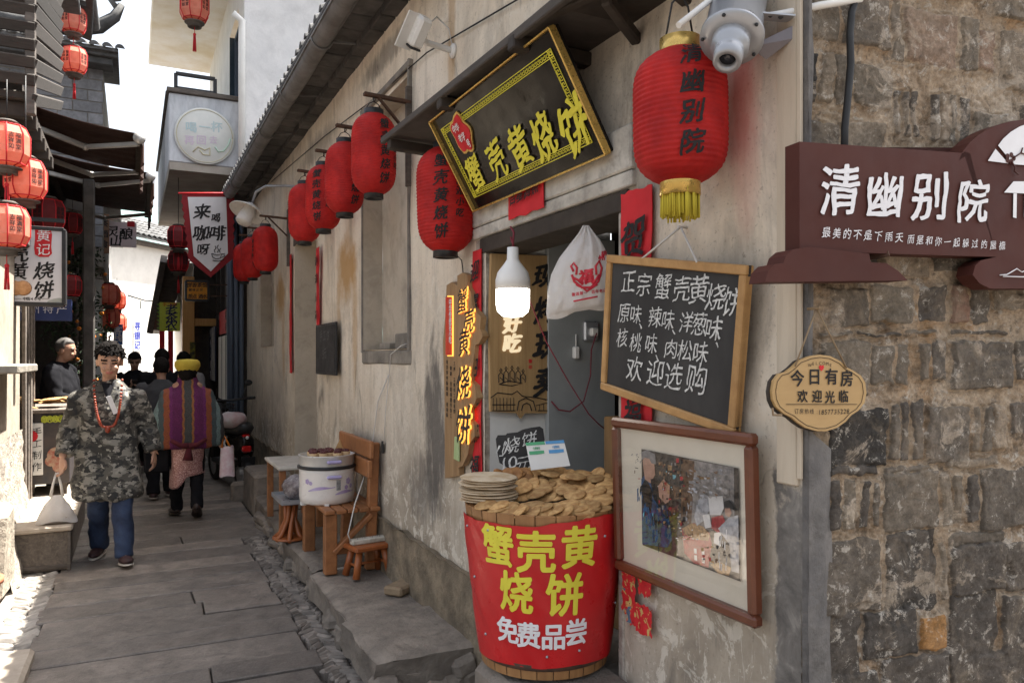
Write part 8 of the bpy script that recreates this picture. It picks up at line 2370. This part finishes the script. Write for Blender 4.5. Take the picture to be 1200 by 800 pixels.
# ---- stall keeper, in profile behind his counter
make_person('elderly stall keeper in black jacket with cropped grey hair behind the biscuit counter', onZ(66, 560, .14).xy.to_3d() * 0 + V3((-.7, 9.55, .14)), R(70),
    arms=(((-.2, 0, 1.32), (-.24, -.08, 1.06), (-.16, -.28, .98), (.2, -1, -.1), (.6, 0, .6)), ((.2, 0, 1.32), (.25, -.06, 1.06), (.18, -.26, .98), (-.2, -1, -.1), (-.6, 0, .6))),
    legs=(((-.09, 0, .8), (-.09, 0, .45), (-.09, .02, .1), (0, -1, 0)), ((.09, 0, .8), (.09, 0, .45), (.09, .02, .1), (0, -1, 0))),
    head=((0, -.06, 1.55), .1, .12),
    coat=[(0, 0, .68, .2, .15), (0, 0, .9, .21, .16), (0, 0, 1.15, .22, .16), (0, .01, 1.3, .2, .13), (0, .01, 1.38, .13, .1), (0, .01, 1.43, .075, .075)],
    coat_mat=m_darkcl, tr_mat=m_darkcl, hair='crop', hair_m=M('cropped_grey_hair', (.09, .08, .075), (.05, .045, .04), 60, .7, .2))
# ---- walkers farther down the lane
def walker(label, loc, rz, coat_mat, hair_m=None, phone=False, tilt=.0, k=1.0, hair='short', group='people walking far down the alley'):
    ar = (((-.2, 0, 1.32), (-.25, .03, 1.06), (-.26, .0, .84), (0, -.1, -1), (0, -1, 0)), ((.2, 0, 1.32), (.25, .03, 1.06), (.26, .0, .84), (0, -.1, -1), (0, -1, 0)))
    if phone: ar = (((-.2, 0, 1.32), (-.25, -.05, 1.07), (-.07, -.28, 1.16), (.4, -.4, .8), (.5, .2, .8)), ((.2, 0, 1.32), (.25, -.05, 1.07), (.08, -.28, 1.13), (-.4, -.4, .8), (-.5, .2, .8)))
    t = make_person(label, loc, rz, ar, (((-.09, 0, .8), (-.09, -.06, .45), (-.09, -.06, .1), (0, -1, 0)), ((.09, 0, .8), (.09, .03, .45), (.09, .14, .1), (0, -1, -.1))),
        ((0, -.03, 1.56), 0, tilt), [(0, 0, .6, .2, .15), (0, 0, .85, .21, .155), (0, 0, 1.15, .225, .16), (0, .01, 1.3, .205, .13), (0, .01, 1.38, .13, .1), (0, .01, 1.43, .08, .08)], coat_mat, m_darkcl, hair_m=hair_m, hair=hair, voxel=.014, tufts=False)
    t.scale = (k, k, k)
    return t
walker('man in black looking down at a phone in front of the far white wall', (.03, 12.6, 0), 0, m_darkcl, phone=True, tilt=.35, k=1.0)
p_ = atS(158, 434, 11.2)
b = MB(); b.box((.03, 12.28, 1.24), (.075, .012, .14), Matrix.Rotation(.6, 3, 'X'), 0, .004); tag(b.build('smartphone', m_black), 'dark phone held by the man in black far down the lane', 'phone')
walker('walker in a black coat seen from behind ahead of the woman in the yellow hat', (.36, 11.4, 0), math.pi, m_darkcl, k=1.02)
walker('walker in a charcoal grey coat seen from behind close beside the woman', (.3, 9.7, 0), math.pi, m_greycl, k=.95)
walker('dark haired walker with a pale collar by the orange doorway', (.68, 12.3, 0), math.pi, M('pale_grey_coat', (.35, .33, .32), (.28, .26, .25), 9, .9, .2), k=1.0, hair='bob')

# ================================================================ ELECTRIC SCOOTER
scx = thing('electric_scooter', 'dark electric scooter with red tail light parked against the wall', 'scooter', (1.2, 9.75, 0), R(10))
def wheel(y_, nm='wheel'):
    mq = Matrix.Rotation(math.pi / 2, 3, 'Y')
    b = MB(); b.lathe([(.17, -.045), (.21, -.05), (.235, -.03), (.24, 0), (.235, .03), (.21, .05), (.17, .045)], (0, y_, .24), 32, M=mq, cap=False)
    w_ = b.build('wheel', m_wire, scx, local=True)
    b = MB(); b.lathe([(0, -.05), (.05, -.05), (.05, -.02), (.14, -.02), (.17, -.04), (.17, .04), (.14, .02), (.05, .02), (.05, .05), (0, .05)], (0, y_, .24), 24, M=mq); b.build('rim', m_metal, w_, local=True)
wheel(0); wheel(1.15)
b = MB(); b.grid(lambda a, c: V3(((c - .5) * .13, -.02 + .29 * math.cos(-.3 + 2.4 * a), .24 + .29 * math.sin(-.3 + 2.4 * a))), 14, 4); b.build('rear_fender', m_black, scx, local=True)
b = MB(); rings(b, [(0, .25, .3, .12, .3), (0, .22, .48, .16, .34), (0, .2, .62, .15, .36), (0, .2, .7, .1, .3)]); b.build('rear_body', m_blackg, scx, local=True)
b = MB(); rings(b, [(0, .25, .69, .12, .34), (0, .22, .76, .15, .38), (0, .2, .82, .12, .33)]); b.build('seat', m_black, scx, local=True)
b = MB(); b.bx((-.12, .5, .26), (.12, .95, .33), 0, .02); b.build('footboard', m_black, scx, local=True)
b = MB(); b.bar((0, .95, .3), (0, 1.02, .95), .26, .08, 0, .03, up=(0, 1, 0)); b.build('front_shield', m_blackg, scx, local=True)
b = MB(); b.tube([(0, 1.15, .24), (0, 1.05, .7), (0, .98, 1.02)], .03, 0, 10); b.tube([(-.33, .85, 1.08), (-.15, .97, 1.05), (.15, .97, 1.05), (.33, .85, 1.08)], .016, 0, 8); b.build('handlebar', m_black, scx, local=True)
for s_ in (-1, 1):
    b = MB(); b.tube([(s_ * .33, .85, 1.08), (s_ * .4, .8, 1.085)], .02, 0, 8); b.build('grip', m_wire, scx, local=True)
    b = MB(); b.tube([(s_ * .26, .9, 1.08), (s_ * .33, .92, 1.24)], .007, 0, 5); b.ball((s_ * .35, .92, 1.28), (.055, .015, .04), 0, 12); b.build('mirror', m_black, scx, local=True)
b = MB(); b.box((0, -.13, .52), (.11, .05, .08), None, 0, .015); b.box((0, -.1, .66), (.09, .04, .07), None, 0, .012); b.build('tail_light', M('red_lens', (.6, .02, .02), (.5, .015, .015), 6, .15, 0), scx, local=True)
b = MB(); b.ball((0, -.158, .66), (.02, .006, .02), 0, 8); b.build('reflector', m_whitep, scx, local=True)
b = MB(); b.box((0, -.2, .38), (.16, .008, .11), Matrix.Rotation(.2, 3, 'X'), 0, .003); b.build('plate', m_black, scx, local=True)
b = MB()
for k in range(9):
    x = -.17 + k * .0425; b.tube([(x, .9, 1.0), (x, .86, .72)], .004, 0, 4)
for z in (.73, .8, .88, .95, 1.0): b.tube([(-.17, .87, z), (.17, .87, z), (.17, 1.1, z), (-.17, 1.1, z), (-.17, .87, z)], .004, 0, 4)
for k in range(9): x = -.17 + k * .0425; b.tube([(x, 1.1, 1.0), (x, 1.08, .72)], .004, 0, 4)
b.build('wire_basket', m_wire, scx, local=True)
b = MB(); b.tube([(-.16, .1, .66), (-.24, -.05, .6), (-.2, -.12, .45), (-.1, -.1, .4)], .012, 0, 8); b.build('grab_rail', m_alu, scx, local=True)
b = MB(); b.ball((-.11, .06, .86), (.17, .2, .1), 0, 18); b.warp(lambda p: p + V3((.02 * nz(p, 9), .02 * nz(p, 9, 3), .02 * nz(p, 12, 5))))
tag(b.build('rain_cover', M('pale_folded_cover', (.5, .5, .52), (.4, .25, .24), 6, .6, .3, 20)), 'bundled pale rain cover lying on the scooter seat', 'cover')
ROOTM['rain_cover'] = Matrix()
bpy.data.objects['rain_cover'].location = (1.2, 9.75, 0)

if _to.name in col.objects: col.objects.unlink(_to)
bpy.data.objects.remove(_to)
